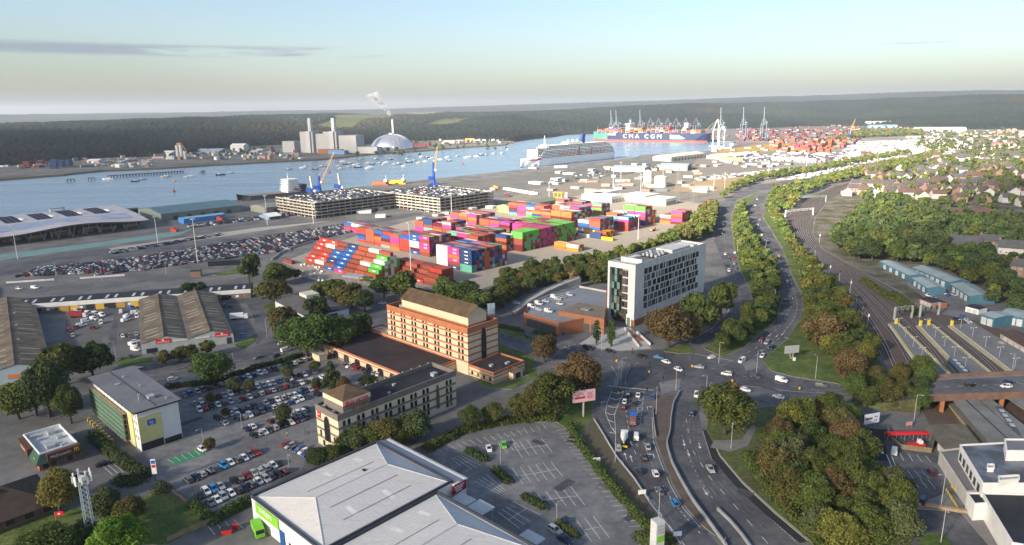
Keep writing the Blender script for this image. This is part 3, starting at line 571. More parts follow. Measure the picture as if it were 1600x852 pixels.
mb=MB();mb.box(.27,2.8,8.6,.4,5.4,10.6);s_=mb.build('wall_sign',[M('blue_sign',(.02,.10,.42),.5,.05)],t);text('ibis',s_,(.43,4.1,9.75),(RAD(90),0,RAD(90)),1.1,white);text('budget',s_,(.43,4.1,9.05),(RAD(90),0,RAD(90)),.5,white)
mb=MB();mb.box(0,7.6,0,.1,13.3,1.9);mb.box(.02,.2,0,.12,7.3,2.7);mb.build('glazed_base',[glass],t)
on_wall(t,win_n,'window',(-4.4,0),(0,0),[(s_,z,.85,1.3)for z in(4,6.7,9.4,12)for s_ in(1,3)],.02)
on_wall(t,win_n,'window',(-45,0),(-9,0),[(1.5+k*3.6,12.2,1.0,1.4)for k in range(10)],.02)
net=M('green_netting',(.045,.13,.105),.9,.35,.5,stretch=(1,1,3),fine=.3)
sc_=thing('scaffold','scaffold with green netting along the long side of the budget hotel','scaffold',O,GR)
for k in range(5):
 for j in range(6):
  mb=MB();x0=-44.5+j*5.9;z0=1.6+k*1.95;mb.face([(x0,-1.9,z0),(x0+5.8,-1.9,z0),(x0+5.8,-1.9+.06*((j+k)%3),z0+1.85),(x0,-1.9,z0+1.85)]);mb.build('netting',[net],sc_)
mb=MB()
for j in range(13):
 x=-44.5+j*2.95
 for y in(-1.75,-.7):mb.tube((x,y,0),(x,y,12.4),.06,n=4)
mb.build('standard',[steel],sc_)
for k in range(6):mb=MB();mb.box(-44.6,-1.75,1.5+k*1.95,-9,-.6,1.58+k*1.95);mb.box(-44.6,-1.98,1.4+k*1.95,-9,-1.93,1.7+k*1.95);mb.build('scaffold_board',[M('timber_board',(.30,.24,.13),.9)],sc_)
clutter(t,[(-8,7.5,2.6,2,1.0),(-9,4.2,.5,.5,2.2),(-30,4,1.0,1.4,.25),(-22,9,.6,.6,.5),(-36,8,.6,.6,.5),(-3,11,.5,.5,.6)],14.76)
for k in range(9):mb=MB();mb.box(-.5,-.5,0,.5,.5,1.2);mb.box(-.55,-.55,1.2,.55,.55,1.32);tag(mb.build('wheeled_bin',[M('yellow_bin',(.42,.33,.08),.6)],None,G(O,-40+k*3.1,-4.6),GR),f'yellow bin, {ordw(k)} from the far end beside the scaffolded hotel','bin','bins along the scaffolded hotel')
#  burger restaurant
O=G((-153,199.4),0,0)
t=thing('burger_restaurant','low restaurant with green mansard eaves and brown sign fascia','restaurant',O,GR)
mb=MB();mb.box(-22,0,0,0,12.5,3.0);mb.build('wall',[brick],t)
gm=M('green_mansard',(.035,.085,.065),.7,.15,.5)
mb=MB();a=[(-23,-1),(1,-1),(1,13.5),(-23,13.5)];b_=[(-21.2,.8),(-.8,.8),(-.8,11.7),(-21.2,11.7)]
for i in range(4):
 j=(i+1)%4;mb.face([(*a[i],2.5),(*a[j],2.5),(*b_[j],5.2),(*b_[i],5.2)])
mb.face([(*p,2.45)for p in a][::-1]);mb.build('mansard_roof',[gm],t)
mb=MB();wall_ring(mb,-21.2,.8,-.8,11.7,4.6,5.7,.35);mb.box(-20.8,1.2,4.2,-1.2,11.3,4.7,1);mb.build('parapet',[white,M('pale_membrane',(.42,.44,.46),.7,.15,.3)],t)
brn=M('brown_fascia',(.10,.045,.03),.7,.15,1)
mb=MB();mb.box(-.6,2.4,2.7,1.1,12.0,5.3);s_=mb.build('sign_fascia',[brn],t);text("McDonald's",s_,(1.14,6.2,4.1),(RAD(90),0,RAD(90)),1.25,white)
gold=M('gold_sign',(.75,.45,.02),.5,.05)
def arches(parent,x,y,z,s,rot):
 o=MB()
 for c in(-.25,.25):
  pts=[(c+.22*math.cos(a_),.98*math.sin(a_))for a_ in[math.pi*i/8 for i in range(9)]]
  for(x0,z0),(x1,z1)in zip(pts,pts[1:]):o.tube((x0*s,0,z0*s),(x1*s,0,z1*s),.07*s,n=5)
 return o.build('arches_emblem',[gold],parent,(x,y,z),rot)
arches(s_,1.2,10.7,3.5,1.35,RAD(90));arches(t,-3,-.35,3.3,.9,0)
mb=MB();mb.box(-20,-1.1,2.7,-8,.6,5.3);s_=mb.build('sign_fascia',[brn],t);text("McDonald's",s_,(-13.5,-1.14,4.1),(RAD(90),0,0),1.15,white)
on_wall(t,win_d,'window',(0,0),(0,12.5),[(1.8+k*2.3,.5,1.9,2.0)for k in range(5)],.02);on_wall(t,win_d,'window',(-22,0),(0,0),[(4+k*3.4,.5,2.2,2.0)for k in range(5)],.02)
clutter(t,[(-17,8,3,2.2,1.0),(-11,9,2,1.5,.8),(-6,5,3.4,2.4,.9),(-14,4,1.2,1.2,.6),(-3.5,8.5,1.2,2.0,.8),(-18,3,1.6,1.6,.7)],4.7,'plant_unit')
#  dark tiled pub in the corner
O=P(78,800);t=thing('tiled_pavilion','brick building with dark brown hipped roof in the near left corner','building',O,GR)
mb=MB();mb.box(-20,-27,0,1,1,3.2);mb.build('wall',[M('dark_brick',(.13,.085,.06),.9,.2,.5)],t)
mb=MB();mb.hip(-21.2,-28.2,2.2,2.2,3.2,8.4,10.5,'y');mb.build('roof',[M('brown_tile',(.062,.045,.036),.9,.25,.4,fine=.15)],t)
on_wall(t,win_d,'window',(1,-27),(1,1),[(4+k*4.5,.9,2.6,1.6)for k in range(6)],.02)
mb=MB();mb.box(-13,-20,6.5,-7,-12,9.2);mb.build('roof_house',[white],t)
#  big box store with hipped metal roofs
O=G((-73.4,170.4),0,0)
sheetm=M('ribbed_roof_sheet',(.60,.575,.545),.7,.2,.5,c2=(.50,.49,.48),fine=.14,stretch=(.12,1.6,1),rot=-GR)
t=thing('retail_warehouse','big white retail warehouse with three hipped grey sheet roofs','warehouse',O,GR)
wallw=M('store_wall',(.68,.68,.66),.7,.08,.3)
mb=MB();mb.box(0,0,0,36,42.5,7.6);mb.box(36,0,0,74,36.5,7.0);mb.box(74,-2,0,100,33,7.0);mb.box(0,42.5,0,37,47.2,7.2);mb.box(-.4,10,0,0,12,7.6);mb.build('wall',[wallw],t)
for x0,y0,x1,y1,z0,zr,ins in[(.9,.9,35.4,41.8,7.7,10.6,8.5),(36.9,.9,73.2,35.6,7.1,10.2,8.5),(75,-1,99,32,7.1,9.8,8)]:
 mb=MB();mb.hip(x0,y0,x1,y1,z0,zr,ins,'y');rf=mb.build('hipped_roof',[sheetm],t)
 mb=MB();xm=(x0+x1)/2;mb.tube((xm,y0+ins,zr+.03),(xm,y1-ins,zr+.03),.22,n=4)
 for cx,cy in((x0,y0),(x1,y0)):mb.tube((cx,cy,z0+.05),(xm,y0+ins,zr+.05),.13,n=4)
 for cx,cy in((x0,y1),(x1,y1)):mb.tube((cx,cy,z0+.05),(xm,y1-ins,zr+.05),.13,n=4)
 mb.build('ridge_cap',[M('ridge_flashing',(.5,.51,.52),.6,.1)],rf)
 n_=22;mb=MB()
 for k in range(1,n_):
  y=y0+ins*.6+(y1-y0-ins*1.2)*k/n_
  f0=0 if ins*.0 else 0
  if y0+ins<y<y1-ins:
   for s_ in(-1,1):
    xe=xm+s_*(x1-x0)/2*.98;mb.tube((xm,y,zr+.01),(xe,y,z0+.06),.028,n=3,cap=False)
 mb.build('sheet_joint',[M('joint_grey',(.44,.43,.42),.7,.1)],rf)
 for k,(fy,fx)in enumerate([(.3,.45),(.45,-.5),(.58,.5),(.72,-.55),(.4,.78),(.6,-.8)]):
  y=y0+(y1-y0)*fy;hw=(x1-x0)/2;za=zr-abs(fx)*(zr-z0)+.05;zb=zr-abs(fx)*1.0*(zr-z0)-(.26)*(zr-z0)+.05;xa=xm+fx*hw;xb=xm+(fx+(.26 if fx>0 else-.26))*hw
  if abs(fx)<.75:mb=MB();mb.face([(xa,y,za),(xb,y,zb),(xb,y+1.5,zb),(xa,y+1.5,za)]);mb.build('rooflight',[M('rooflight_sheet',(.68,.67,.63),.6,.12,.5)],rf)
 for s_,ff in((-1,.33),(1,.33),(1,.68)):
  xg=xm+s_*ff*(x1-x0)/2;zg=zr-ff*(zr-z0)+.07;mb=MB();mb.box(xg-.14,y0+ins*1.1,zg-.03,xg+.14,y1-ins*1.1,zg+.02);mb.build('lap_joint',[M('lap_grey',(.24,.22,.21),.8,.2,.4,fine=.3)],rf)  # darker grey strips along the sheet laps
mb=MB();wall_ring(mb,-.2,-.2,36.2,42.7,7.6,8.3,.5);wall_ring(mb,36.22,-.2,74.2,36.7,7.0,7.8,.5);wall_ring(mb,74.22,-2.2,100,33.2,7.0,7.8,.5);mb.build('gutter',[M('dark_gutter',(.05,.055,.07),.6)],t)
mb=MB();mb.face([(-.3,42.72,8.1),(37.2,42.72,8.1),(37.2,47.5,6.9),(-.3,47.5,6.9)]);mb.box(-.35,47.4,6.6,37.3,47.7,7.3);mb.build('lean_to_roof',[M('blue_grey_sheet',(.26,.28,.31),.6,.12,.3)],t)
mb=MB();mb.box(37.02,41.6,4.2,37.2,47.0,7.0);s_=mb.build('red_sign',[M('crimson_sign',(.30,.01,.03),.6)],t)
for k in range(3):mb=MB();mb.box(37.22,42.3+.3*k,6.2-k*.7,37.26,46.2-.5*k,6.5-k*.7);mb.build('sign_line',[white],s_)
for k,(x0,x1,y0,y1,z)in enumerate([(38.2,44.0,36.8,44.5,4.1),(44.4,50.4,36.8,45.5,4.0),(64,70,36.9,44,4.0)]):
 mb=MB();mb.box(x0,y0,z,x1,y1,z+.35)
 for x in(x0+.5,x1-.5):mb.tube((x,y1-.6,0),(x,y1-.6,z),.14,n=6)
 mb.build('canopy',[M('canopy_sheet',(.46,.47,.48),.6,.1)],t)
mb=MB();mb.box(2.6,-.32,4.2,15.0,-.05,7.2);s_=mb.build('green_sign',[M('lime_sign',(.20,.48,.04),.6,.05)],t);text('WREN',s_,(8.2,-.36,5.9),(RAD(90),0,0),2.2,white,sx=1.1)
mb=MB();mb.box(15.2,-.3,0,17.6,-.05,4.4);mb.build('blue_door',[M('blue_shutter',(.02,.09,.28),.6)],t)
on_wall(t,win_d,'window',(0,0),(36,0),[(20+3.2*k,1.2,1.2,1.2)for k in range(4)],.02)
mb=MB();mb.box(-.1,20,0,-.02,24,4);mb.build('side_door',[door_m],t);clutter(t,[(15.5,27,1.0,.7,.5)],9.9,'roof_vent',dark)
#  trade units on the left
fib=M('fibre_cement_roof',(.115,.095,.072),.95,.22,.15,c2=(.15,.12,.085),stretch=(1,1,1),fine=.15);rlt=M('rooflight_strip',(.36,.34,.27),.7,.1)
def saw_unit(name,label,O,ex,ey,wallc,spans,hw=5.2,hr=7.2):
 """long shed, its roofs side by side across x; ex, ey are the two edge vectors of the footprint"""
 L=ey.length;Wd=ex.length;rz=math.atan2(ex.y,ex.x);t=thing(name,label,'industrial unit',O,rz)
 sgn=1 if ex.x*ey.y-ex.y*ex.y*0-ex.y*ey.x>0 else-1;sk=ey.dot(ex.normalized())
 Lp=sgn*math.sqrt(max(L*L-sk*sk,1))
 f=lambda x,y,z:(x+sk*y/Lp,y,z)
 mb=MB()
 c=[f(0,0,0),f(Wd,0,0),f(Wd,Lp,0),f(0,Lp,0)];mb.prism([(p[0],p[1])for p in c],0,hw);mb.build('wall',[wallc],t)
 w=Wd/spans
 for k in range(spans):
  x0,x1,xm=k*w,(k+1)*w,(k+.5)*w;e0,e1=-.4,Lp+.4
  for a,b_,za,zb in((x0+.1,xm,hw,hr),(x1-.1,xm,hw,hr)):
   mb=MB();mb.face([f(a,e0,za+.05),f(b_,e0,zb+.05),f(b_,e1,zb+.05),f(a,e1,za+.05)]);rf=mb.build('roof_slope',[fib],t)
   for q in range(14):
    y=Lp*(.06+q*.066)
    if q%5 in(0,1,2):mb=MB();g_=lambda tt:za+(zb-za)*tt+.09;mb.face([f(a+(b_-a)*.2,y,g_(.2)),f(a+(b_-a)*.8,y,g_(.8)),f(a+(b_-a)*.8,y+.9,g_(.8)),f(a+(b_-a)*.2,y+.9,g_(.2))]);mb.build('rooflight',[rlt],rf)
  for y,s_ in((0,-1),(Lp,1)):
   mb=MB();mb.face([f(x0,y,hw),f(x1,y,hw),f(xm,y,hr)]);mb.build('gable_end',[wallc],t)
  mb=MB();mb.tube(f(xm,-.3,hr+.08),f(xm,Lp+.3,hr+.08),.25,n=5);mb.build('ridge_tile',[fib],t)
 return t,f,Wd,Lp
gw=M('grey_blue_cladding',(.30,.33,.35),.7,.1,.3);bw=M('pale_blue_cladding',(.28,.36,.42),.7,.1,.3)
Ob=P(222,553);tB,fB,wB,lB=saw_unit('trade_unit','brown roofed trade unit with two red signs on its grey gables',Ob,P(366,536)-Ob,P(219,481)-Ob,gw,2,5.0,7.6)
for k,(xx,tx)in enumerate(((.10,.20),(.60,.88))):
 mb=MB();x0=wB*(.16 if k==0 else .80);mb.box(x0,-.3,4.1,x0+6.2,-.12,6.3);s_=mb.build('red_sign',[redm],tB);text('HOWDENS',s_,(x0+3.1,-.34,4.75),(RAD(90),0,0),1.05,white)
 mb=MB();mb.cbox(x0+3.1,-.34,5.3,.9,.06,.7);mb.build('sign_emblem',[white],s_)
 mb=MB();x1=wB*(.34 if k==0 else .58);mb.box(x1,-.28,4.3,x1+6.5,-.12,5.2);mb.build('sign_board',[M('pale_board',(.5,.5,.46),.7)],tB)
mb=MB();mb.box(wB*.92,-.25,0,wB*.97,-.1,3.2);mb.build('door',[dark],tB);mb=MB();mb.box(wB*.05,-.25,0,wB*.16,-.1,2.2);mb.build('glazed_entrance',[glass],tB)
Oa=P(-30,607);tA,fA,wA,lA=saw_unit('trade_unit','long brown roofed shed at the left edge with pale blue side wall',Oa,P(84,590)-Oa,P(-28,490)-Oa,bw,1,5.4,8.4)
mb=MB();mb.box(wA*.38,-.3,2.5,wA*.38+5,-.1,4.0);s_=mb.build('orange_sign',[M('orange_sign',(.55,.17,.04),.7)],tA)
clutter(tA,[(fA(wA*.6,lA*(.3+.2*k),0)[0],lA*(.3+.2*k),.8,.8,1.0)for k in range(3)],7.2)
Oc=P(-120,560);tC,fC,wC,lC=saw_unit('trade_unit','shed with pale front just beyond the long brown shed at left',Oc,P(-34,520)-Oc,P(-100,480)-Oc,M('pale_grey_cladding',(.42,.44,.46),.7,.1,.3),1,5,7)
A_=P(-40,497);B_=P(392,466);d=(B_-A_);rz=math.atan2(d.y,d.x);L=d.length
t=thing('workshop_row','long white fronted workshop terrace with yellow loading doors along the yard','workshop',A_,rz)
mb=MB();mb.box(0,0,0,L,16,5.6);mb.box(-.3,-.35,3.4,L+.3,-.02,5.9,1);mb.build('wall',[M('brown_panel',(.16,.13,.11),.8),M('white_fascia',(.62,.62,.60),.7,.1,.2)],t)
mb=MB();mb.face([(-.3,.05,5.95),(L+.3,.05,5.95),(L+.3,8,6.9),(-.3,8,6.9)]);mb.face([(-.3,16.3,5.7),(L+.3,16.3,5.7),(L+.3,8,6.9),(-.3,8,6.9)]);rf=mb.build('roof',[roofdark],t)
for k in range(30):
 x=5+k*L/31;mb=MB();mb.face([(x,1.2,6.16),(x+1.5,1.2,6.16),(x+1.5,6.5,6.8),(x,6.5,6.8)])
 if k%3:mb.build('rooflight',[M('pale_rooflight',(.42,.47,.52),.5,.1)],rf)
ydoor=M('yellow_door',(.60,.40,.05),.6,.1);odoor=M('ochre_door',(.42,.26,.06),.6,.1)
for k,fx in enumerate((.15,.205,.31,.345,.40,.435,.475,.51,.56,.59,.665,.70,.73,.86,.90)):
 mb=MB();mb.box(-2.2,-.14,0,2.2,-.01,3.35)
 for q in range(1,6):mb.box(-2.2,-.19,q*.56,2.2,-.14,q*.56+.05)
 mb.build('loading_door',[[ydoor,dark,odoor,ydoor,dark][k%5]],t,(L*fx,0,0))
for k in range(34):mb=MB();mb.box(-.9,-.1,1.2,.9,-.01,2.6);mb.build('window',[glass if k%2 else white],t,(3+k*L/34.5,0,0))
A_=P(465,502);B_=P(552,492);d=B_-A_
O4=P(431,484);t=thing('roadside_showroom','low showroom with grey roof and pale blue end among trees','showroom',O4,math.atan2(*(P(465,502)-O4).yx))
ex=(P(465,502)-O4).length;mb=MB();mb.box(0,0,0,44,24,5.2);mb.build('wall',[M('showroom_wall',(.50,.54,.57),.7,.08)],t);mb=MB();mb.face([(-.4,-.4,5.3),(44.4,-.4,5.3),(44.4,12,6.6),(-.4,12,6.6)]);mb.face([(-.4,24.4,5.3),(44.4,24.4,5.3),(44.4,12,6.6),(-.4,12,6.6)]);mb.build('roof',[M('slate_roof',(.11,.105,.1),.9,.2,.2)],t)
mb=MB();mb.box(44.02,9,2.4,44.2,17,4.4);mb.build('sign_board',[M('dark_board',(.03,.05,.09),.6)],t);doors(t,(0,0),(44,0),5,4,3.4,'loading_door',ydoor)
mb=MB();mb.box(2,14,5.3,12,22,8.2);mb.build('roof_house',[M('cream_panel',(.55,.52,.44),.8)],t)
# ==== the port
#  containers: each a box with recessed ribbed sides
cont_m=M('container_paint',src='obj',rough=.6,var=.12,scale=.6,fine=.1,spec=.3)
def container_mesh(L=12.19):
 mb=MB();w,h=2.44,2.59
 mb.box(0.06,.06,.1,L-.06,w-.06,h-.04)
 for x in(0,L-.16):
  for y in(0,w-.16):mb.box(x,y,0,x+.16,y+.16,h)
 for y in(0,w-.12):mb.box(.16,y,0,L-.16,y+.12,.16);mb.box(.16,y,h-.12,L-.16,y+.12,h)
 mb.box(L-.03,.5,.2,L+.02,.56,h-.15);mb.box(L-.03,1.8,.2,L+.02,1.86,h-.15);mb.box(L-.02,1.2,.1,L+.01,1.24,h-.05)
 return mb.mesh('container',[cont_m])
CM=container_mesh()
CC={'rust red':S(136,70,56),'brick red':S(160,84,62),'orange':S(206,108,56),'red':S(184,62,50),'magenta':S(196,62,132),'blue':S(40,92,160),'navy':S(44,66,108),'white':S(214,212,204),'green':S(92,178,74),'yellow':S(222,170,40),'grey':S(140,146,150),'teal':S(96,168,148),'dark maroon':S(96,34,34),'amber':S(222,128,36)}
KEYS=['rust red']*7+['brick red']*6+['orange']*2+['red']*3+['brick red']*3+['magenta']*5+['blue']*3+['navy']*3+['white']*4+['green']+['grey']*3+['teal']*3+['dark maroon']*3
blocks=[]
def pal(seed):
 r=random.Random(seed);return lambda b,r_,k:r.choice(KEYS)
def big(b,r,k):
 q=random.Random(r*31+k*7+b*3).random()
 if r<8:return('green' if q<.45 or k>=5 else 'dark maroon' if k<1 else 'rust red' if q<.8 else 'teal')if b==3 and(k>4 or r)else('rust red' if k>1 else 'dark maroon')if k<4 else 'green'
 if r>15:return 'green' if q<.6 else 'rust red'
 return 'magenta' if q<.45 else 'brick red' if q<.75 else 'rust red' if q<.93 else 'navy'
def step_face(b,r,k):
 q=random.Random(b*17+r*5+k*3).random()
 return[['red','red','rust red'],['red','rust red','white'],['navy','blue','rust red'],['magenta','navy','blue'],['rust red','magenta','brick red'],['yellow','brick red','white'],['green','white','brick red']][min(b,6)][int(q*3)]
def blk2(b,r,k):
 if r==0:return['white',['navy','rust red','magenta','orange','magenta','magenta'][k%6],['teal','teal','navy','navy','navy','navy'][k%6]][b]
 q=random.Random(b+r*13+k*5).random();return('orange' if q<.8 else 'navy')if r in(5,6)else KEYS[int(q*len(KEYS))]if r>7 else('navy' if q<.4 else 'blue' if q<.55 else 'brick red' if q<.8 else 'grey')
def blk5(b,r,k):
 q=random.Random(b*7+r*3+k*11).random()
 return['blue','dark maroon','white','white','blue'][k%5]if(r<2 and b==3)else KEYS[int(q*len(KEYS))]
reds=lambda b,r,k:['brick red','rust red','red','rust red'][(b+r*2+k)%4]
blocks+=[('green fronted block',(817,394),4,27,lambda b,r:6 if b==3 or r>7+(2-b)*3 else 0,big),('stepped pile nearest the dock road',(588,442),7,8,lambda b,r:min(2+r,7)if r<6 else 7-(r-5),step_face),('blue white block by trees',(738,427),3,14,lambda b,r:6 if r<12 else 4,blk2),('small red stepped pile',(682,449),4,6,lambda b,r:min(2+r,4)if b%2 else min(1+r,4),reds),('middle block',(672,402),5,9,lambda b,r:6 if b>2 else 5-(b==0),blk5),('block behind the blue stacks',(748,395),3,8,lambda b,r:5,pal(5)),('rear row by the car decks',(706,376),4,7,lambda b,r:5+(b%2),pal(8)),('brown block by the green one',(797,376),3,9,lambda b,r:6-(r>6),pal(9)),('right hand block',(938,370),2,8,lambda b,r:[5,6][b],pal(11)),('far right block',(1008,353),2,8,lambda b,r:7 if r<5 else 5,lambda b,r,k:['navy','blue','red','magenta','magenta','green','green'][k%7]if r==0 else random.Random(r*3+k+b).choice(['red','brick red','rust red','white','navy','yellow'])),('ragged stack by the track',(1066,352),2,8,lambda b,r:[3,5][b]-r%2,pal(15)),('low row on open yard',(958,377),5,1,lambda b,r:1 if b%3 else 2,lambda b,r,k:['teal','brick red','white','navy','yellow'][b]),('yellow row on open yard',(948,372),2,5,lambda b,r:2,lambda b,r,k:['amber','yellow','rust red'][(b+r+k)%3]),('orange cluster by the trees',(904,394),2,3,lambda b,r:2,lambda b,r,k:['orange','amber','white','brick red'][(b+r+k)%4]),('row behind the right hand block',(982,362),2,8,lambda b,r:[6,5][b]-r%2,pal(21)),('back row below the white sheds',(940,338),5,6,lambda b,r:5-b%2,pal(23)),('pale block in mid yard',(893,358),4,8,lambda b,r:6-(b<2),lambda b,r,k:'orange' if r<2 and k>3 else random.Random(b*5+r+k*3).choice(KEYS)),('back row by the khaki shed',(850,342),4,6,lambda b,r:5,pal(27)),('flat row right of the screen',(745,358),3,10,lambda b,r:5,pal(31)),('inner block behind the magenta stacks',(762,388),3,9,lambda b,r:5,pal(41)),('narrow block left of the green one',(792,394),1,5,lambda b,r:5,pal(43)),('block behind the stepped pile',(614,389),4,6,lambda b,r:5,pal(45)),('long row by the dock road',(600,372),5,4,lambda b,r:3,pal(47)),('inner row of the right yard',(905,345),3,8,lambda b,r:5,pal(49))]
CC={k:tuple(q*.82 for q in v)for k,v in CC.items()}
allc=[]
for name,px,nb,nr,tf,cf in blocks:
 o=P(*px)
 for b_ in range(nb):
  for r_ in range(nr):
   T=tf(b_,r_)
   for k in range(T):
    vis=k==T-1 or b_==nb-1 or r_==0 or tf(b_,r_-1)<=k or(b_+1<nb and tf(b_+1,r_)<=k)
    if vis:allc.append((o+GU*(-(nb-b_)*12.6)+GV*(r_*2.6)+Vector((0,0,k*2.62+.02)),cf(b_,r_,k),name,b_,r_,k))
allc.sort(key=lambda c:c[0].length)
letm=M('container_lettering',(.75,.75,.75),.6)
logo=bpy.data.curves.new('lettering','FONT');logo.body='ONE';logo.size=1.9;logo.align_x='CENTER';logo.align_y='CENTER';logo.extrude=.01;logo.materials.append(letm)
mb=MB()
for x0,x1 in((0,.6),(.8,1.5),(1.7,2.1),(2.3,3.2)):mb.box(x0,-.03,0,x1,0,.8)
dash_logo=mb.mesh('lettering',[letm]);LP={}
rj=random.Random(2)
for i,(p,c,blkn,b_,r_,k)in enumerate(allc[:300]):
 o=place('shipping_container',CM,None,p+Vector((rj.uniform(-.08,.08),rj.uniform(-.05,.05),0)),GR,None,CC[c])
 tag(o,f'{c} container, {ordw(k)} tier, {ordw(b_)} bay, row {["one","two","three","four","five","six","seven","eight","nine","ten","eleven","twelve","thirteen","fourteen","fifteen","sixteen","seventeen","eighteen"][r_]}, {blkn}','container','stacked shipping containers')
 if r_==0 or blkn.startswith('stepped'):
  if c=='magenta':l=bpy.data.objects.new('lettering',logo);C.objects.link(l);l.parent=o;l.location=(7.5,-.03,1.35);l.rotation_euler=(RAD(90),0,0)
  elif c in('white','navy','green','red','blue','yellow'):place('lettering',dash_logo,o,(5.2,.02,.95),0,None)
def vc_mesh(name,boxes,mat):
 """many small boxes with a colour each: (centre, sx, sy, sz, rz, colour)"""
 v,f,cols=[],[],[]
 for c,sx,sy,sz,rz,col in boxes:
  n=len(v);a,b_=math.cos(rz),math.sin(rz)
  for dz in(0,sz):
   for dx,dy in((-sx,-sy),(sx,-sy),(sx,sy),(-sx,sy)):
    x,y=dx/2,dy/2;v.append((c[0]+x*a-y*b_,c[1]+x*b_+y*a,c[2]+dz));cols.append((*col,1))
  f+=[(n,n+1,n+5,n+4),(n+1,n+2,n+6,n+5),(n+2,n+3,n+7,n+6),(n+3,n,n+4,n+7),(n+4,n+5,n+6,n+7)]
 me=bpy.data.meshes.new(name);me.from_pydata(v,[],f);ca=me.color_attributes.new('Col','FLOAT_COLOR','POINT');ca.data.foreach_set('color',np.array(cols,np.float32).reshape(-1));me.materials.append(mat);return me
vcm=M('painted_metal',src='vc',rough=.6,var=.08,scale=.3,spec=.3)
bx=[(p+GU*6.1+GV*1.22,12.1,2.44,2.59,GR,CC[c])for p,c,*_ in allc[300:]]
stuff(place('distant_containers',vc_mesh('distant_containers',bx,vcm)),'further container stacks towards the back of the yard')
rt=random.Random(12);bx=[]
def pile(x0,x1,y0,y1,n,keys,hmax=4,rz=GR,lo=1):
 for i in range(n):
  p=P(rt.uniform(x0,x1),rt.uniform(y0,y1));a,b_=rt.randint(1,3),rt.randint(3,8);h=rt.randint(lo,hmax)
  for j in range(b_):
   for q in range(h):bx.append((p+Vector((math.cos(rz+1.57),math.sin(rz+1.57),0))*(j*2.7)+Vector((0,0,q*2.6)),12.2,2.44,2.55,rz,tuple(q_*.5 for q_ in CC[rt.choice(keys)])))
warm=['orange','amber','red','brick red','magenta','rust red','white','rust red','navy']
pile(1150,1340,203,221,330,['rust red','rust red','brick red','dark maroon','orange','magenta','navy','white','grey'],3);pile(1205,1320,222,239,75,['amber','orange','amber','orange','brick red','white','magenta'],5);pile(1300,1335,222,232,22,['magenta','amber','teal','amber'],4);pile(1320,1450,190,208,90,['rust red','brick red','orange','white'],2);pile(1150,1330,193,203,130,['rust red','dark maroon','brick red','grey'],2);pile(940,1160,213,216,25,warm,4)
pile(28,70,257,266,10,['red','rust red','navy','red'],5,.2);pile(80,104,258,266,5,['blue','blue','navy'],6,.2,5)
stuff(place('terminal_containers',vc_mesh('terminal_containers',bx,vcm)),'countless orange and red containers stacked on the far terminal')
t=thing('lattice_trailer','low red and brown container on wheels near the yard gate','container',P(443,410),GR);o_=place('body',CM,t,(0,0,.2),0,(1,1,1),CC['rust red'])
#  import cars and commuter cars too many to count
carcols=[LIN['white']]*4+[LIN['silver']]*3+[LIN['black']]*4+[LIN['dark blue']]*4+[LIN['grey']]*3+[LIN['blue']]+[LIN['red']]+[LIN['dark grey']]*3
def carfield(name,label,quad,n,m,cols,jitter=.3,skip=.06,z=0.,rz=None,sz=1.0,seed=1):
 r=random.Random(seed);a,b_,c,d=[P(*q,z)for q in quad];bx=[];rz=GR if rz is None else rz
 for i in range(n):
  for j in range(m):
   if r.random()<skip:continue
   s,t_=(i+.5)/n,(j+.5)/m;p=a.lerp(b_,s).lerp(d.lerp(c,s),t_);col=r.choice(cols);p=p+Vector((r.uniform(-jitter,jitter),r.uniform(-jitter,jitter),0));w=r.uniform(.92,1.08)*sz
   bx.append((p+Vector((0,0,.25)),4.3*w,1.75*w,.62,rz,col));h=Vector((math.cos(rz),math.sin(rz),0))*-.2
   bx.append((p+h+Vector((0,0,.87)),2.5*w,1.5*w,.48,rz,(.03,.035,.045)));bx.append((p+h+Vector((0,0,1.35)),1.9*w,1.35*w,.06,rz,col))
 return stuff(place(name,vc_mesh(name,bx,vcm)),label)
carfield('parked_import_cars','long field of closely parked cars along the dock road',[(205,405),(420,369),(455,392),(240,420)],50,13,carcols,seed=1,rz=GR)
carfield('parked_import_cars','second field of closely parked cars nearer the left edge',[(60,420),(205,405),(230,423),(20,434)],30,10,carcols,seed=2,rz=GR)
carfield('parked_import_cars','third field of parked cars reaching towards the car decks',[(425,369),(560,347),(580,356),(450,386)],36,10,carcols,seed=3,rz=GR)
carfield('parked_import_cars','row of dark cars beside the pale apron',[(172,394),(345,366),(345,368.5),(178,398)],42,3,carcols,seed=4,rz=GR+1.57)
carfield('parked_import_cars','cars parked behind the blue shed',[(292,352),(520,326),(520,330),(292,358)],50,3,carcols,seed=5)
carfield('parked_import_cars','cars lining the lower edge of the car field',[(150,430),(370,402),(370,404),(150,432)],44,1,carcols,seed=6,rz=GR+1.57)
wh=[LIN['white']]*9+[LIN['silver']]*2+[LIN['black']]+[LIN['dark blue']]+[LIN['grey']]
carfield('export_cars','vast sunlit field of white cars on the far terminal',[(1290,262),(1330,222),(1500,216),(1500,240)],60,46,wh,.8,.1,seed=7,sz=1.15);carfield('export_cars','white vans in a bright row beyond the sandy ground',[(1095,277),(1240,262),(1240,268),(1110,281)],50,6,wh,.5,.1,seed=8,sz=1.3)
carfield('export_cars','dark blue cars behind the white field',[(1160,244),(1330,236),(1320,250),(1160,254)],50,12,carcols,.6,.15,seed=9);carfield('export_cars','cars around the cruise berth sheds',[(840,285),(960,262),(1100,258),(1080,264)],50,7,carcols,1.5,.45,seed=10)
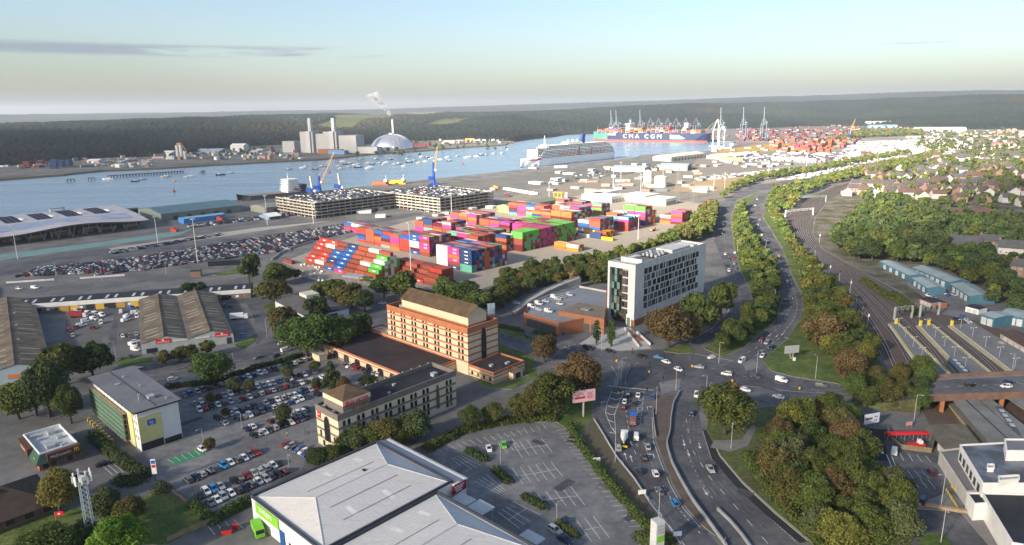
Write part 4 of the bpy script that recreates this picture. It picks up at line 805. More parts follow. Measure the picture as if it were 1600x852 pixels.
carfield('export_cars','white vehicles along the trees by the terminal road',[(1210,282),(1300,262),(1350,258),(1260,279)],40,6,wh,1,.25,seed=11,sz=1.3);carfield('import_vans','white vans parked across the river',[(115,244),(215,241),(240,258),(140,262)],40,10,wh,2,.3,seed=12,sz=1.5)
carfield('import_vans','blue and silver vehicles parked on the far shore',[(0,241),(110,239),(85,249),(0,250)],46,12,[LIN['blue'],LIN['silver'],LIN['dark blue'],LIN['white']],2,.1,seed=13,sz=1.5)
bus_c=[(.7,.7,.7),(.7,.7,.7),(.65,.5,.08),(.2,.25,.3)]
for k in range(9):
 t=thing('parked_coach',f'white and yellow coach, {ordw(k)} from the left behind the car decks','coach',P(792+k*5.2,297+k*.9),GR+.5,'coaches behind the car decks')
 mb=MB();mb.box(-5.5,-1.25,.5,5.5,1.25,3.1,0);mb.build('body',[M('coach_'+'ab'[k%2],bus_c[k%4],.5,.05)],t);mb=MB();mb.box(-5.3,-1.29,1.7,5.2,1.29,2.7);mb.build('windows',[glass],t)
 for x in(-3.5,3.5):
  for y in(-1.1,1.1):mb=MB();mb.tube((x,y-.12,.5),(x,y+.12,.5),.5,n=10);mb.build('wheel',[dark],t)
#  cruise terminal with wavy roof
O=P(0,400);T0=G(O,-146,20);t=thing('cruise_terminal','cruise terminal with wavy pale roof carrying solar panels at the left edge','terminal building',T0,GR)
def wz(x,y):
 s=x/100;return 14.5-4.6*s*s*1.0+(1.9*math.sin((y-22)/19.))*(s**3)+.3
mb=MB();ny,nx=36,12;y0_,y1_=-75,113
for j in range(ny):
 for i in range(nx):
  x0,x1=i*100/nx,(i+1)*100/nx;a,b_=y0_+(y1_-y0_)*j/ny,y0_+(y1_-y0_)*(j+1)/ny
  mb.face([(x0,a,wz(x0,a)),(x1,a,wz(x1,a)),(x1,b_,wz(x1,b_)),(x0,b_,wz(x0,b_))])
rfm=M('membrane_roof',(.42,.40,.42),.6,.1,.1);rf=mb.build('wavy_roof',[rfm],t)
mb=MB()
for j in range(ny):
 a,b_=y0_+(y1_-y0_)*j/ny,y0_+(y1_-y0_)*(j+1)/ny;mb.face([(100.2,a,wz(100,a)-1.1),(100.2,b_,wz(100,b_)-1.1),(100.2,b_,wz(100,b_)+.15),(100.2,a,wz(100,a)+.15)])
for x0 in range(10):mb.face([(x0*10,y1_+.1,wz(x0*10,y1_)-1),(x0*10+10,y1_+.1,wz(x0*10+10,y1_)-1),(x0*10+10,y1_+.1,wz(x0*10+10,y1_)+.1),(x0*10,y1_+.1,wz(x0*10,y1_)+.1)])
mb.build('eaves',[M('timber_soffit',(.10,.075,.06),.8,.2)],rf)
mb=MB();mb.box(1,y0_+1,0,78,y1_-1,8.2);mb.build('wall',[M('teal_dark_cladding',(.02,.035,.042),.5,.2)],t)
solar=M('solar_glass',(.02,.024,.05),.6,.15,.6,spec=.1)
for k in range(7):
 for q in range(3):
  for w_ in range(3):
   ya=-70+k*25+q*4.6;xa=8+w_*14.5;mb=MB();mb.face([(xa,ya,wz(xa,ya)+.25),(xa+14,ya,wz(xa+14,ya)+.25),(xa+14,ya+4.2,wz(xa+14,ya+4.2)+.25),(xa,ya+4.2,wz(xa,ya+4.2)+.25)]);mb.build('solar_panel',[solar],rf)
 ya=-56+k*25;mb=MB();mb.box(30,ya,wz(44,ya),44,ya+3,wz(30,ya)+.5);mb.build('rooflight',[white],rf)
 mb=MB();mb.face([(60,ya-14,wz(60,ya-14)+.12),(84,ya-14,wz(84,ya-14)+.12),(84,ya+10,wz(84,ya+10)+.12),(60,ya+10,wz(60,ya+10)+.12)]);mb.build('roof_sheet',[M('blue_membrane',(.26,.32,.44),.5,.12,.2)],rf)
mb=MB()
for k in range(16):ya=y0_+6+k*11.6;mb.tube((92,ya,0),(94,ya+3,wz(94,ya)-.8),.22,n=5);mb.tube((92,ya,0),(94,ya-3,wz(94,ya)-.8),.22,n=5)
mb.build('tree_column',[steel],t)
for k in range(9):ya=y0_+10+k*20;mb=MB();mb.box(78.05,ya,.4,78.25,ya+14,3.4);mb.build('glazed_front',[M('tan_shopfront',(.26,.23,.16),.6,.3,.2)],t)  # plain tan panels along the glazed front
for ya in(32,58):mb=MB();mb.box(79,ya,0,84,ya+1,4.6);mb.box(79,ya+14,0,84,ya+15,4.6);mb.box(79,ya,4.6,84,ya+15,5.6);mb.build('portal',[M('portal_metal',(.32,.32,.3),.5)],t)
for k in range(2):mb=MB();mb.box(0,0,0,5,.7,5);mb.box(0,12,0,5,12.7,5);mb.box(0,0,4,5,12.7,5);tag(mb.build('boarding_portal',[steel],None,G(T0,2,-10+k*62,0)+Vector((0,0,13.5)),GR),['left','right'][k]+' boarding gantry showing above the terminal roof','gantry','boarding gantries')
#  sheds by the quay
def shed(name,label,px,ln,wd,hw,hr,wall,roof,axis='y',rz=GR,cat='shed',group=None,extra=True):
 t=thing(name,label,cat,P(*px),rz,group)
 mb=MB();mb.box(0,0,0,wd,ln,hw);mb.build('wall',[wall],t);mb=MB()
 if axis=='y':
  for a in(0,1):
   x0=-.5 if a==0 else wd+.5;mb.face([(x0,-.5,hw-.1),(wd/2,-.5,hr+.05),(wd/2,ln+.5,hr+.05),(x0,ln+.5,hw-.1)])
  g_=MB();g_.face([(0,0,hw),(wd,0,hw),(wd/2,0,hr)]);g_.face([(0,ln,hw),(wd,ln,hw),(wd/2,ln,hr)])
 else:
  for a in(0,1):
   y0=-.5 if a==0 else ln+.5;mb.face([(-.5,y0,hw-.1),(-.5,ln/2,hr+.05),(wd+.5,ln/2,hr+.05),(wd+.5,y0,hw-.1)])
  g_=MB();g_.face([(0,0,hw),(0,ln,hw),(0,ln/2,hr)]);g_.face([(wd,0,hw),(wd,ln,hw),(wd,ln/2,hr)])
 mb.build('roof',[roof],t);g_.build('gable_end',[wall],t)
 if extra:doors(t,(wd,0),(wd,ln),max(2,int(ln/16)),5,min(4.5,hw*.7),'loading_door')
 return t
tealr=M('teal_roof',(.085,.16,.19),.6,.12,.1);tealw=M('green_wall',(.17,.21,.19),.7,.12,.2)
shed('quay_shed','large shed with teal roof on the quay right of the cruise terminal',(217,337),88,66,8,11.5,tealw,tealr);
s1=shed('annex_shed','bright blue flat box building in front of the teal shed',(279,348),44,14,5.2,5.8,M('bright_blue_wall',(.05,.22,.52),.6,.08),M('light_blue_roof',(.2,.35,.5),.6,.1),extra=False)
shed('quay_shed','grey roofed quay shed joining the teal shed',(392,330),60,34,7,9,M('grey_wall',(.2,.2,.19),.8,.1),M('grey_sheet',(.22,.215,.21),.7,.12,.1));shed('tent_shed','small white roofed hut in front of the car decks',(405,341),14,22,3.5,6,M('blue_hut_wall',(.16,.25,.38),.7),white)
shed('dark_shed','long low dark roofed shed beside the wavy roof',(168,336),30,12,5,5.5,M('dark_teal_wall',(.02,.035,.04),.6),M('dark_teal_roof',(.02,.05,.07),.6),extra=False)
khaki=M('khaki_wall',(.22,.22,.12),.8,.12);shed('khaki_shed','long khaki shed with green roof behind the containers',(776,331),84,22,7,9.5,khaki,M('green_grey_roof',(.14,.16,.12),.8,.12))
#  multi-deck car stores
O=P(490,343)
def car_deck(name,label,a0,b0,wa,lb,levels,seed):
 o=G(O,a0,b0);t=thing(name,label,'car park',o,GR);h=3.35;cm=M('deck_concrete',(.33,.305,.26),.9,.15,.2,fine=.1)
 for k in range(levels+1):
  mb=MB();mb.box(0,0,k*h-(.3 if k else 0)+.02,wa,lb,k*h+.02 if k else .06,0,1);mb.build('deck',[cm,M('deck_top',(.20,.205,.215),.9,.15,.1)],t)
  if k:mb=MB();wall_ring(mb,-.1,-.1,wa+.1,lb+.1,k*h+.02,k*h+1.0,.2);mb.build('deck_rail',[cm],t)
 for i in range(int(lb/7.5)+1):
  for x in(.2,wa-.8):mb=MB();y=min(i*7.5,lb-.7);mb.box(x,y,0,x+.6,y+.6,levels*h-.32);mb.build('column',[cm],t)
 for i in range(int(wa/7.5)+1):
  mb=MB();x=min(i*7.5,wa-.7);mb.box(x,.2,0,x+.6,.8,levels*h-.34);mb.build('column',[cm],t)
 mb=MB();mb.box(wa*.3,lb*.1,0,wa*.7,lb*.9,levels*h-.5);mb.build('dark_filler',[M('deck_inner_dark',(.08,.075,.07),.9)],t)  # dark box inside the decks; its colour stands in for their shade
 r=random.Random(seed);bx=[]
 for k in range(levels+1):
  for i in range(int(lb/2.6)):
   for j in range(int(wa/6.2)):
    if k<levels and not(j==int(wa/6.2)-1 or i<2):continue
    if r.random()<(.5 if k==levels else .45):continue
    p=G(o,3.2+j*6.2,1.6+i*2.6,k*h+.3);col=r.choice(carcols+[LIN['white'],LIN['silver']]*4);bx.append((p,4.3,1.75,.65,GR,col));bx.append((p+Vector((0,0,.65)),2.4,1.5,.5,GR,(.03,.035,.045)))
 c=stuff(place('deck_cars',vc_mesh('deck_cars',bx,vcm)),'cars crowded on the decks of the '+('left' if seed==1 else 'right')+' car store');return t
car_deck('car_store','left five level open car store with cars on its roof deck',-81,2,82,106.2,5,1);car_deck('car_store','right five level open car store nearer the container yard',-30,108.5,110,84,5,2)
#  ship to shore cranes, harbour cranes
crn=M('crane_grey_blue',(.13,.165,.21),.6,.1);crw=M('crane_white',(.72,.70,.66),.6,.08);crr=M('crane_red',(.5,.06,.05),.6)
def sts(label,p,rz,up,s=1.,mat=crn,group='ship to shore cranes'):
 t=thing('gantry_crane',label,'crane',p,rz,group);T=lambda a,b_,r,m=mat,n='member':(lambda q:q.tube([c*s for c in a],[c*s for c in b_],r*s,n=4))
 for x in(0,30):
  for y in(-9,9):mb=MB();mb.tube((x*s,y*s,0),(x*s,y*s,52*s),1.5*s,1.2*s,n=4);mb.build('leg',[mat],t)
 mb=MB()
 for y in(-9,9):mb.tube((0,y*s,16*s),(30*s,y*s,16*s),.8*s,n=4);mb.tube((0,y*s,50*s),(30*s,y*s,18*s),.45*s,n=4)
 for x in(0,30):mb.tube((x*s,-9*s,50*s),(x*s,9*s,50*s),.8*s,n=4);mb.tube((x*s,-9*s,5*s),(x*s,9*s,5*s),.9*s,n=4)
 mb.build('portal_beam',[mat],t)
 mb=MB()
 for y in(-9,9):mb.tube((0,y*s,52*s),(4*s,0,78*s),.7*s,n=4);mb.tube((30*s,y*s,52*s),(4*s,0,78*s),.5*s,n=4)
 mb.tube((4*s,0,78*s),(48*s,0,53*s),.3*s,n=4);mb.build('apex_frame',[mat],t)
 mb=MB();mb.box(-2*s,-2.6*s,51*s,52*s,2.6*s,53*s);mb.build('main_girder',[mat],t)
 mb=MB()
 if up:mb.tube((-2*s,0,53*s),(-10*s,0,108*s),2.2*s,1.5*s,n=4);mb.tube((4*s,0,78*s),(-7*s,0,92*s),.3*s,n=4)
 else:mb.box(-60*s,-2*s,51*s,-2*s,2*s,53*s);mb.tube((4*s,0,78*s),(-30*s,0,53*s),.3*s,n=4);mb.tube((4*s,0,78*s),(-56*s,0,53*s),.3*s,n=4)
 mb.build('boom',[mat],t)
 mb=MB();mb.box(36*s,-4*s,53.2*s,50*s,4*s,58*s);mb.build('machinery_house',[mat],t)
 if not up:mb=MB();mb.box(-61*s,-2.2*s,50.8*s,-56*s,2.2*s,53.4*s);mb.build('boom_tip',[crr],t)
 return t
shipdir=(P(1113,222.5)-P(930,219.8)).normalized();srz=math.atan2(shipdir.y,shipdir.x)
crot=srz+math.pi/2
for k,(x,up)in enumerate([(955,1),(963,1),(984,0),(1000,1),(1015,0),(1028,0),(1042,0),(1055,0),(1070,0),(1086,0),(1125,1),(1160,1),(1192,1)]):
 y=np.interp(x,[930,1113,1200],[214.6,218.5,217.5]);sts(f'grey gantry crane, {ordw(k)} from the left along the container berth, boom '+('raised' if up else 'lowered'),P(x,y),crot,up,.95 if k<10 else 1.0)
sts('white gantry crane standing apart on the near quay beside the ship',P(1118,232.5),crot-.2,0,1.0,crw,None)
def harbour(label,px,h,boomang,blen,rz,bc=(.62,.32,.04)):
 t=thing('harbour_crane',label,'crane',P(*px),rz);bl=M('crane_blue',(.012,.06,.33),.6,.1);om=M('crane_boom_'+str(bc[0]),bc,.6)
 mb=MB();mb.cbox(0,0,0,12,12,2.2);mb.tube((0,0,2),(0,0,8),3.2,2.6,n=8)
 for a in(-1,1):
  for b_ in(-1,1):mb.tube((0,0,3),(a*8,b_*8,.8),.8,n=4);mb.cbox(a*8,b_*8,0,2.4,2.4,.8)
 mb.build('chassis',[bl],t);mb=MB();mb.tube((0,0,8),(0,0,h),2.3,1.8,n=6);mb.build('tower',[bl],t);mb=MB();mb.box(-8,-2.6,8.2,-1,2.6,13);mb.build('machinery_house',[bl],t);mb=MB();mb.box(1.5,-1.3,h*.62,4.2,1.3,h*.62+3);mb.build('cab',[white],t)
 if blen:
  mb=MB();e=Vector((math.cos(boomang)*blen,0,math.sin(boomang)*blen));f0=Vector((2,0,h*.55));n=10
  for s_ in(-1,1):mb.tube(f0+Vector((0,s_*1.5,0)),f0+e,.32,.2,n=4);mb.tube(f0+Vector((-1,s_*1.2,2)),f0+e,.3,.2,n=4)
  for i in range(n):
   w_=1.5*(1-i/n);a=f0+e*(i/n);b_=f0+e*((i+.6)/n);mb.tube(a+Vector((0,-w_,0)),b_+Vector((0,w_,0)),.18,n=3)
  mb.tube((0,0,h),f0+e,.12,n=3);mb.build('lattice_boom',[om],t)
 else:mb=MB();mb.tube((0,0,h),(-1.5,0,h+16),1.7,1.4,n=6);mb.build('pipe_mast',[M('pale_mast',(.6,.57,.48),.7)],t)
harbour('blue harbour crane with tall orange lattice boom behind the car store',(500,305),26,RAD(64),48,RAD(10));harbour('blue harbour crane with upright orange boom right of the car stores',(678,289),34,RAD(82),40,RAD(10))
harbour('blue based crane with pale upright mast left of the orange boom',(489,309),12,0,0,0);harbour('blue based crane with pale upright mast further along the quay',(532,303),12,0,0,0);harbour('dark blue crane with slanting yellow boom on the far terminal',(1326,217),30,RAD(72),52,RAD(8),(.62,.36,.05))
#  ships
def hull(stations,mats,name,parent,split):
 """stations: (x, half breadth at deck, half breadth at water, deck height)"""
 mb=MB()
 for lo,hi,m_ in split:
  for(x0,d0,w0,h0),(x1,d1,w1,h1)in zip(stations,stations[1:]):
   for s_ in(-1,1):
    q=[]
    for x,d,w,h,f in((x0,d0,w0,h0,lo),(x1,d1,w1,h1,lo),(x1,d1,w1,h1,hi),(x0,d0,w0,h0,hi)):q.append((x,s_*(w+(d-w)*f),h*f))
    mb.face(q,m_)
 st=stations;mb.face([(st[-1][0],st[-1][1],st[-1][3]),(st[-1][0],-st[-1][1],st[-1][3]),(st[-1][0],-st[-1][2],0),(st[-1][0],st[-1][2],0)],split[-1][2])
 for(x0,d0,w0,h0),(x1,d1,w1,h1)in zip(st,st[1:]):mb.face([(x0,-d0,h0),(x1,-d1,h1),(x1,d1,h1),(x0,d0,h0)],len(mats)-1)
 return mb.build(name,mats,parent)
W0=-3.0
pb=P(930,219.8,W0);t=thing('container_ship','giant blue container ship with white letters and red waterline','container ship',pb+Vector((0,0,.05)),srz)
navy=M('ship_navy',(.007,.018,.062),.5,.1,.02);boot=M('boot_red',(.28,.065,.045),.7,.15,.05);sgreen=M('ship_green',(.06,.22,.17),.6,.1);deckc=M('ship_deck',(.25,.2,.16),.8)
SL=(P(1113,222.5)-P(930,219.8)).length;SL=min(SL,415)
st=[(-6,1,.2,33),(0,8,.6,32),(12,20,6,31),(32,28,18,30),(60,30,28,29),(110,30.5,30.5,29),(250,30.5,30.5,29),(SL-40,30.5,30,29),(SL-10,29,22,29),(SL,27,14,29)]
st=[(x,d,w,h)for x,d,w,h in st]
o=hull(st,[boot,navy,deckc],'hull',t,[(0,.2,0),(.2,1,1)])
st2=[(x-.3,d+.12,w+.12,h)for x,d,w,h in st[:5]];hull(st2,[sgreen,sgreen],'bow_band',t,[(.22,.985,0)])
text('C M A   C G M',t,(SL*.46,-31.1,17.5),(RAD(90),0,0),19,M('ship_white',(.75,.75,.75),.6),ext=.2,sx=1.16)
mb=MB();mb.face([(SL*.70,-30.9,10),(SL*.70,-30.9,24),(SL*.79,-30.9,20),(SL*.83,-30.9,12),(SL*.80,-30.9,10)]);mb.build('hull_emblem',[M('mint_emblem',(.25,.55,.42),.6)],t);mb=MB();mb.face([(SL*.71,-31,19),(SL*.78,-31,19),(SL*.78,-31,23),(SL*.71,-31,23)]);mb.build('hull_emblem',[M('pink_emblem',(.6,.42,.36),.6)],t)
mb=MB();mb.face([(62,-30.9,21),(92,-30.9,21),(92,-30.9,26),(62,-30.9,26)]);mb.build('hull_emblem',[M('pale_emblem',(.5,.55,.6),.6)],t)
rs_=random.Random(5);bx=[]
for k in range(24):
 x=22+k*(SL-44)/24
 if k in(6,19):continue
 hh=rs_.choice([2,4,6,7,3,6])if k not in(0,23)else 4
 for q in range(hh):
  for s_ in(0,1,2,3):
   if rs_.random()<.12:continue
   bx.append((Vector((x+6.5,-24+s_*16,29.5+q*2.7)),12.3,15,2.6,0,CC[rs_.choice(['orange','amber','red','brick red','rust red','blue','navy','teal','white','rust red'])]))
o=place('deck_containers',vc_mesh('deck_containers',bx,vcm),t);o['kind']='stuff'
mb=MB()
for k in range(25):x=21+k*(SL-44)/24;mb.box(x,-30,29,x+.9,30,41)
mb.build('lashing_bridge',[M('lashing_cream',(.45,.42,.34),.7)],t)
mb=MB();mb.box(128,-27,29,140,27,60);mb.box(126,-31,56,139,31,59.6);mb.tube((132,0,60),(132,0,72),.8,n=5);mb.build('bridge_house',[white],t);mb=MB();mb.box(127.8,-26,57,128,26,58.5);mb.build('bridge_windows',[glass],t)
mb=MB();mb.box(SL*.795,-14,29,SL*.825,14,48);mb.tube((SL*.81,0,48),(SL*.81,0,62),7,6,n=10);mb.build('funnel',[white],t);mb=MB();mb.tube((8,0,32),(8,0,52),.8,.4,n=5);mb.build('foremast',[crn],t)
cb=P(818,261.5,W0);cd=(P(966,247.5,W0)-cb);cl=300;crz=math.atan2(cd.y,cd.x)
crz=RAD(47);t=thing('cruise_ship','white cruise liner with blue funnel moored along the quay','cruise ship',cb,crz)
cw=M('liner_white',(.8,.79,.77),.5,.04,.05);band=M('window_band',(.10,.105,.115),.3,.3,.3)  # dark window bands between the white decks
st=[(-10,.6,.2,17),(0,4,.6,16.5),(14,11,4,16),(34,15.5,11,15.2),(60,16,15.5,15),(180,16,16,15),(cl-16,16,15.5,15),(cl,15,11,15)]
hull(st,[M('liner_boot',(.16,.03,.03),.7),cw,cw],'hull',t,[(0,.05,0),(.05,1,1)])
lev=[(26,cl-3),(29,cl-4),(33,cl-6),(37,cl-8),(41,cl-11),(45,cl-15),(50,cl-20),(58,cl-30)]
for k,(a,b_)in enumerate(lev):
 z=15+k*3.1;f=15.6-(0.4*k if k>4 else 0)
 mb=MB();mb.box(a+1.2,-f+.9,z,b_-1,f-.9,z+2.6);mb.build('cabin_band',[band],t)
 mb=MB();mb.prism([(a,-f*.72),(a+5,-f),(b_,-f),(b_,f),(a+5,f),(a,f*.72)],z+2.4,z+3.1,0);mb.prism([(a,-f*.72),(a+5,-f),(b_,-f),(b_,f),(a+5,f),(a,f*.72)],z-.02,z+1.0,0);mb.build('deck',[cw],t)
 mb=MB()
 for q in range(18):
  x=a+12+q*(b_-a-16)/18;mb.box(x,-f+.2,z+.5,x+.35,-f+1.0,z+2.6)
 mb.build('balcony_divider',[cw],t)['kind']='stuff'
mb=MB();mb.prism([(24,-10),(27,-14),(50,-14),(50,14),(27,14),(24,10)],15,33.6,0);mb.build('forward_house',[cw],t)
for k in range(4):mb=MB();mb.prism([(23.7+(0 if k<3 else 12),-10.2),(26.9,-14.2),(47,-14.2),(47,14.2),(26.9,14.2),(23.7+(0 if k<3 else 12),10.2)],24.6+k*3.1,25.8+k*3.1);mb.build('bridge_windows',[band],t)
orb=M('lifeboat_orange',(.60,.14,.04),.6)
for k in range(14):
 if k==7:continue
 mb=MB();x=92+k*12;mb.loft([[(x+dx,-16.4+.9*math.cos(a_)*w,20.2+1.5*math.sin(a_)*w)for a_ in[i*math.pi/3 for i in range(6)]]for dx,w in((0,.4),(2,1),(7.5,1),(9.5,.4))]);mb.build('lifeboat',[orb],t)
mb=MB();mb.loft([[(x0+188,y,z)for x0,y in((0,-3.2),(11,-3.8),(13,0),(11,3.8),(0,3.2),(-2,0))]for z in(38,46)]+[[(x0*.8+193,y*.8,60)for x0,y in((0,-3.2),(11,-3.8),(13,0),(11,3.8),(0,3.2),(-2,0))]]);mb.build('funnel',[M('funnel_blue',(.02,.05,.20),.5)],t)
for k in range(6):mb=MB();ph=[(math.cos(a_),math.sin(a_))for a_ in[i*math.pi/4 for i in range(8)]];mb.loft([[(140+k*8+2.4*r_*x,(k%2)*6-3+2.4*r_*y,46.5+2.4*zz)for x,y in ph]for r_,zz in((.5,-.9),(1,0),(.8,.6),(.3,.95))]);mb.build('radar_dome',[cw],t)
mb=MB();mb.box(132,-9,40,184,9,43.4);mb.box(135,-8,43.4,182,8,44.6);mb.build('top_house',[cw],t);mb=MB();mb.tube((66,0,36),(66,0,60),1.6,.6,n=6);mb.box(60,-6,38.5,76,6,41.5);mb.build('mast',[cw],t)
mb=MB();mb.face([(-2,-5.2,13.6),(26,-14.4,12.2),(40,-16.1,13.2),(30,-15.8,15.8),(10,-11,15.6)]);mb.build('bow_flash',[M('flash_red',(.35,.02,.05),.6)],t);mb=MB();mb.face([(8,-9.3,14.4),(24,-14.0,14.0),(26,-14.9,15.5),(12,-11.2,15.8)]);mb.build('bow_flash',[M('flash_blue',(.02,.04,.25),.6)],t)
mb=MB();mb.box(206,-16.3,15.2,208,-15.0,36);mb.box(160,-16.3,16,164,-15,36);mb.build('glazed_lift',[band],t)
t=thing('cargo_ship','white superstructure of a moored cargo ship with orange lifeboat behind the shed','cargo ship',P(452,309,W0),RAD(47));
hull([(-70,9,5,11),(-60,10.5,9,9),(0,11,10.5,8),(14,10.5,9,8),(24,9,5,8.5)],[boot,M('grey_hull',(.12,.13,.15),.6),deckc],'hull',t,[(0,.3,0),(.3,1,1)])
for k in range(6):mb=MB();w_=9.4-k*.35;mb.box(-6+k*.4,-w_,8+k*2.9,12-k*.5,w_,10.3+k*2.9);mb.box(-8+k*.4,-w_-1.2,10.3+k*2.9,14-k*.5,w_+1.2,10.9+k*2.9);mb.build('deckhouse',[white],t)
mb=MB();mb.tube((0,0,25),(0,0,34),.5,.2,n=5);mb.build('mast',[white],t);mb=MB();mb.tube((3,-11,13),(9,-11,10.5),1.3,1.1,n=6);mb.build('lifeboat',[orb],t);mb=MB();mb.box(14,-7,8.4,24,7,17);mb.build('funnel',[dark],t)
for i,(px,nm,c,lab)in enumerate([((595,292),'work_boat',(.33,.11,.05),'rust coloured workboat at the quay beyond the car stores'),((622,290),'work_boat',(.65,.42,.03),'yellow workboat at the quay beyond the car stores')]):
 t=thing(nm,lab,'boat',P(*px,W0),RAD(47)-1.2);m_=M('boat_'+str(i),c,.6);hull([(-16,1,.4,6),(-8,5.5,4,5),(12,5.5,5,4.6),(16,5,4,4.6)],[m_,m_,m_],'hull',t,[(0,1,0)]);mb=MB();mb.box(-10,-4.6,5,12,4.6,8.4);mb.build('deckhouse',[m_],t);mb=MB();mb.box(8,-3,8.4,13,3,11.5);mb.tube((10,0,11.5),(10,0,18),.25,n=4);mb.build('wheelhouse',[white],t)
bh=MB();
def boat_mesh():
 mb=MB();S_=[(-6,.2,.1,1.9),(-3.5,1.5,1.0,1.5),(0,1.9,1.6,1.3),(5,1.6,1.3,1.3)]
 for(x0,d0,w0,h0),(x1,d1,w1,h1)in zip(S_,S_[1:]):
  for s_ in(-1,1):mb.face([(x0,s_*w0,0),(x1,s_*w1,0),(x1,s_*d1,h1),(x0,s_*d0,h0)])
  mb.face([(x0,-d0,h0),(x1,-d1,h1),(x1,d1,h1),(x0,d0,h0)])
 mb.face([(5,-1.3,0),(5,1.3,0),(5,1.6,1.3),(5,-1.6,1.3)]);return mb
h_me=boat_mesh().mesh('hull',[M('boat_paint',src='obj',rough=.5,var=.05)]);mb=MB();mb.box(-2.4,-1.1,1.3,2,1.1,2.4);c_me=mb.mesh('cabin',[white]);mb=MB();mb.tube((-.6,0,1.4),(-.6,0,11),.12,n=4);mb.tube((-.6,0,2.4),(3.6,0,2.5),.14,n=4);m_me=mb.mesh('mast',[steel])
spots=[(452,265),(475,263),(478,261),(493,265),(505,261),(530,260),(533,264),(537,253),(540,257),(545,262),(548,256),(555,258),(560,257),(564,249),(575,256),(578,262),(582,257),(588,250),(593,256),(600,258),(605,255),(610,250),(617,258),(624,257),(632,260),(637,249),(640,254),(648,252),(655,255),(660,246),(665,253),(668,247),(675,249),(680,252),(688,250),(700,247),(702,252),(715,245),(730,247),(735,246),(745,245),(752,243),(760,243),(772,241),(785,240),(793,234),(170,281),(212,284),(223,281),(260,277),(293,278),(300,276),(345,274),(360,271),(560,262),(577,264)]
bcol=[('white',LIN['white']),('cream',(.5,.45,.34)),('navy',LIN['dark blue']),('white',LIN['white']),('pale blue',(.3,.4,.5))]
for i,(x,y)in enumerate(sorted(spots)):
 cn,cc=bcol[(i*7)%5];big_=1.25 if i%3 else 1.6;t=thing('moored_boat',f'{cn} moored boat, {ordw(i)} from the left among those on the river','boat',P(x,y,W0),RAD(25+(i*37)%25),'boats moored on the river');t.scale=(big_,)*3
 place('hull',h_me,t,None,0,None,cc);place('cabin',c_me,t)
 if i%3:place('mast',m_me,t)
for i,(px,c,lab)in enumerate([((272,300),LIN['red'],'red buoy left of the river middle'),((515,270),LIN['red'],'red buoy behind the harbour crane'),((723,257),LIN['red'],'red channel mark right of the moored boats'),((272,284),(.5,.3,.1),'orange buoy nearer the far pier')]):
 t=thing('channel_buoy',lab,'buoy',P(*px,W0));t.scale=(1.4,)*3;mb=MB();mb.tube((0,0,-.3),(0,0,.9),1.6,1.5,n=10);mb.build('float',[M('buoy_%d'%i,c,.6)],t);mb=MB();mb.tube((0,0,.9),(0,0,3.6),.9,.35,n=6);mb.build('cage',[MATS['buoy_%d'%i]],t)
def pier(label,px0,px1,n):
 a,b_=P(*px0,0),P(*px1,0);d=b_-a;t=thing('timber_pier',label,'pier',a,math.atan2(d.y,d.x));L=d.length;tm=M('pier_timber',(.07,.06,.05),.9,.2)
 mb=MB();mb.box(0,-3,0,L,3,.8);mb.box(0,-3.1,.8,L,-2.9,1.9);mb.build('deck',[M('pier_deck',(.16,.15,.14),.9)],t)
 for k in range(n):mb=MB();x=L*k/(n-1);mb.tube((x,-2.4,-5),(x,-2.4,0),.6,n=5);mb.tube((x,2.4,-5),(x,2.4,0),.6,n=5);mb.build('pile',[tm],t)
 return t
pier('long timber pier along the far shore',(168,275.5),(286,268),26);pier('short detached pier stage left of the long pier',(105,281),(116,280.5),3);pier('second detached pier stage beside the long pier',(138,279),(148,278.5),3);pier('pier stage standing alone right of the long pier',(313,268.5),(319,268),3)
#  works on the far shore
ribw=M('pale_cladding',(.33,.335,.34),.7,.08,.02,stretch=(1,1,.2));sil=M('pale_steel',(.38,.39,.41),.45,.08,.02)
Op=P(500,239);frz=RAD(-20)
t=thing('power_station','pale grey power station blocks with two square chimneys on the far shore','power station',Op,frz)
for(x,y,w,d,h,n)in[(-62,0,42,34,56,'boiler_house'),(14,0,42,34,56,'boiler_house'),(-20,8,34,26,50,'link_block'),(60,4,55,40,46,'turbine_hall'),(-120,-4,40,30,30,'ancillary_block'),(120,0,60,30,16,'ancillary_block')]:mb=MB();mb.box(x,y,0,x+w,y+d,h);mb.box(x-.5,y-.5,h,x+w+.5,y+d+.5,h+1);mb.build(n,[ribw],t)
for x in(-34,42):
 mb=MB();mb.box(x-7,-4,0,x+7,0,58);mb.box(x-4.5,7,56,x+4.5,17,84);mb.box(x-6,6,84,x+6,18,86);mb.box(x-4.2,7.4,86,x+4.2,16.6,93);mb.box(x-5.2,6.6,90,x+5.2,17.4,91.5);mb.build('chimney',[sil],t)
mb=MB();mb.box(16,-32,0,90,-20,12);mb.build('brick_annexe',[M('rust_cladding',(.25,.10,.05),.8)],t);mb=MB();mb.box(60,-48,0,110,-30,10);mb.build('blue_annexe',[M('blue_cladding',(.12,.24,.42),.7)],t)
dm=P(613,233.5);t=thing('dome_building','silver ribbed dome beside a tall white chimney on the far shore','dome',dm)
Rd=33*mpp(613,233.5);hd=44;mb=MB();ns,nr_=48,14;rings=[]
for j in range(nr_+1):
 a_=(j/nr_)*math.pi/2*.97;r_=Rd*math.cos(a_);z=hd*math.sin(a_)**1.0;rings.append([(r_*math.cos(2*math.pi*i/ns),r_*math.sin(2*math.pi*i/ns),z)for i in range(ns)])
mb.loft(rings,0);dom=mb.build('dome_shell',[M('dome_steel',(.55,.56,.62),.38,.05,.05,metal=.75)],t)
for p_ in dom.data.polygons:p_.use_smooth=True
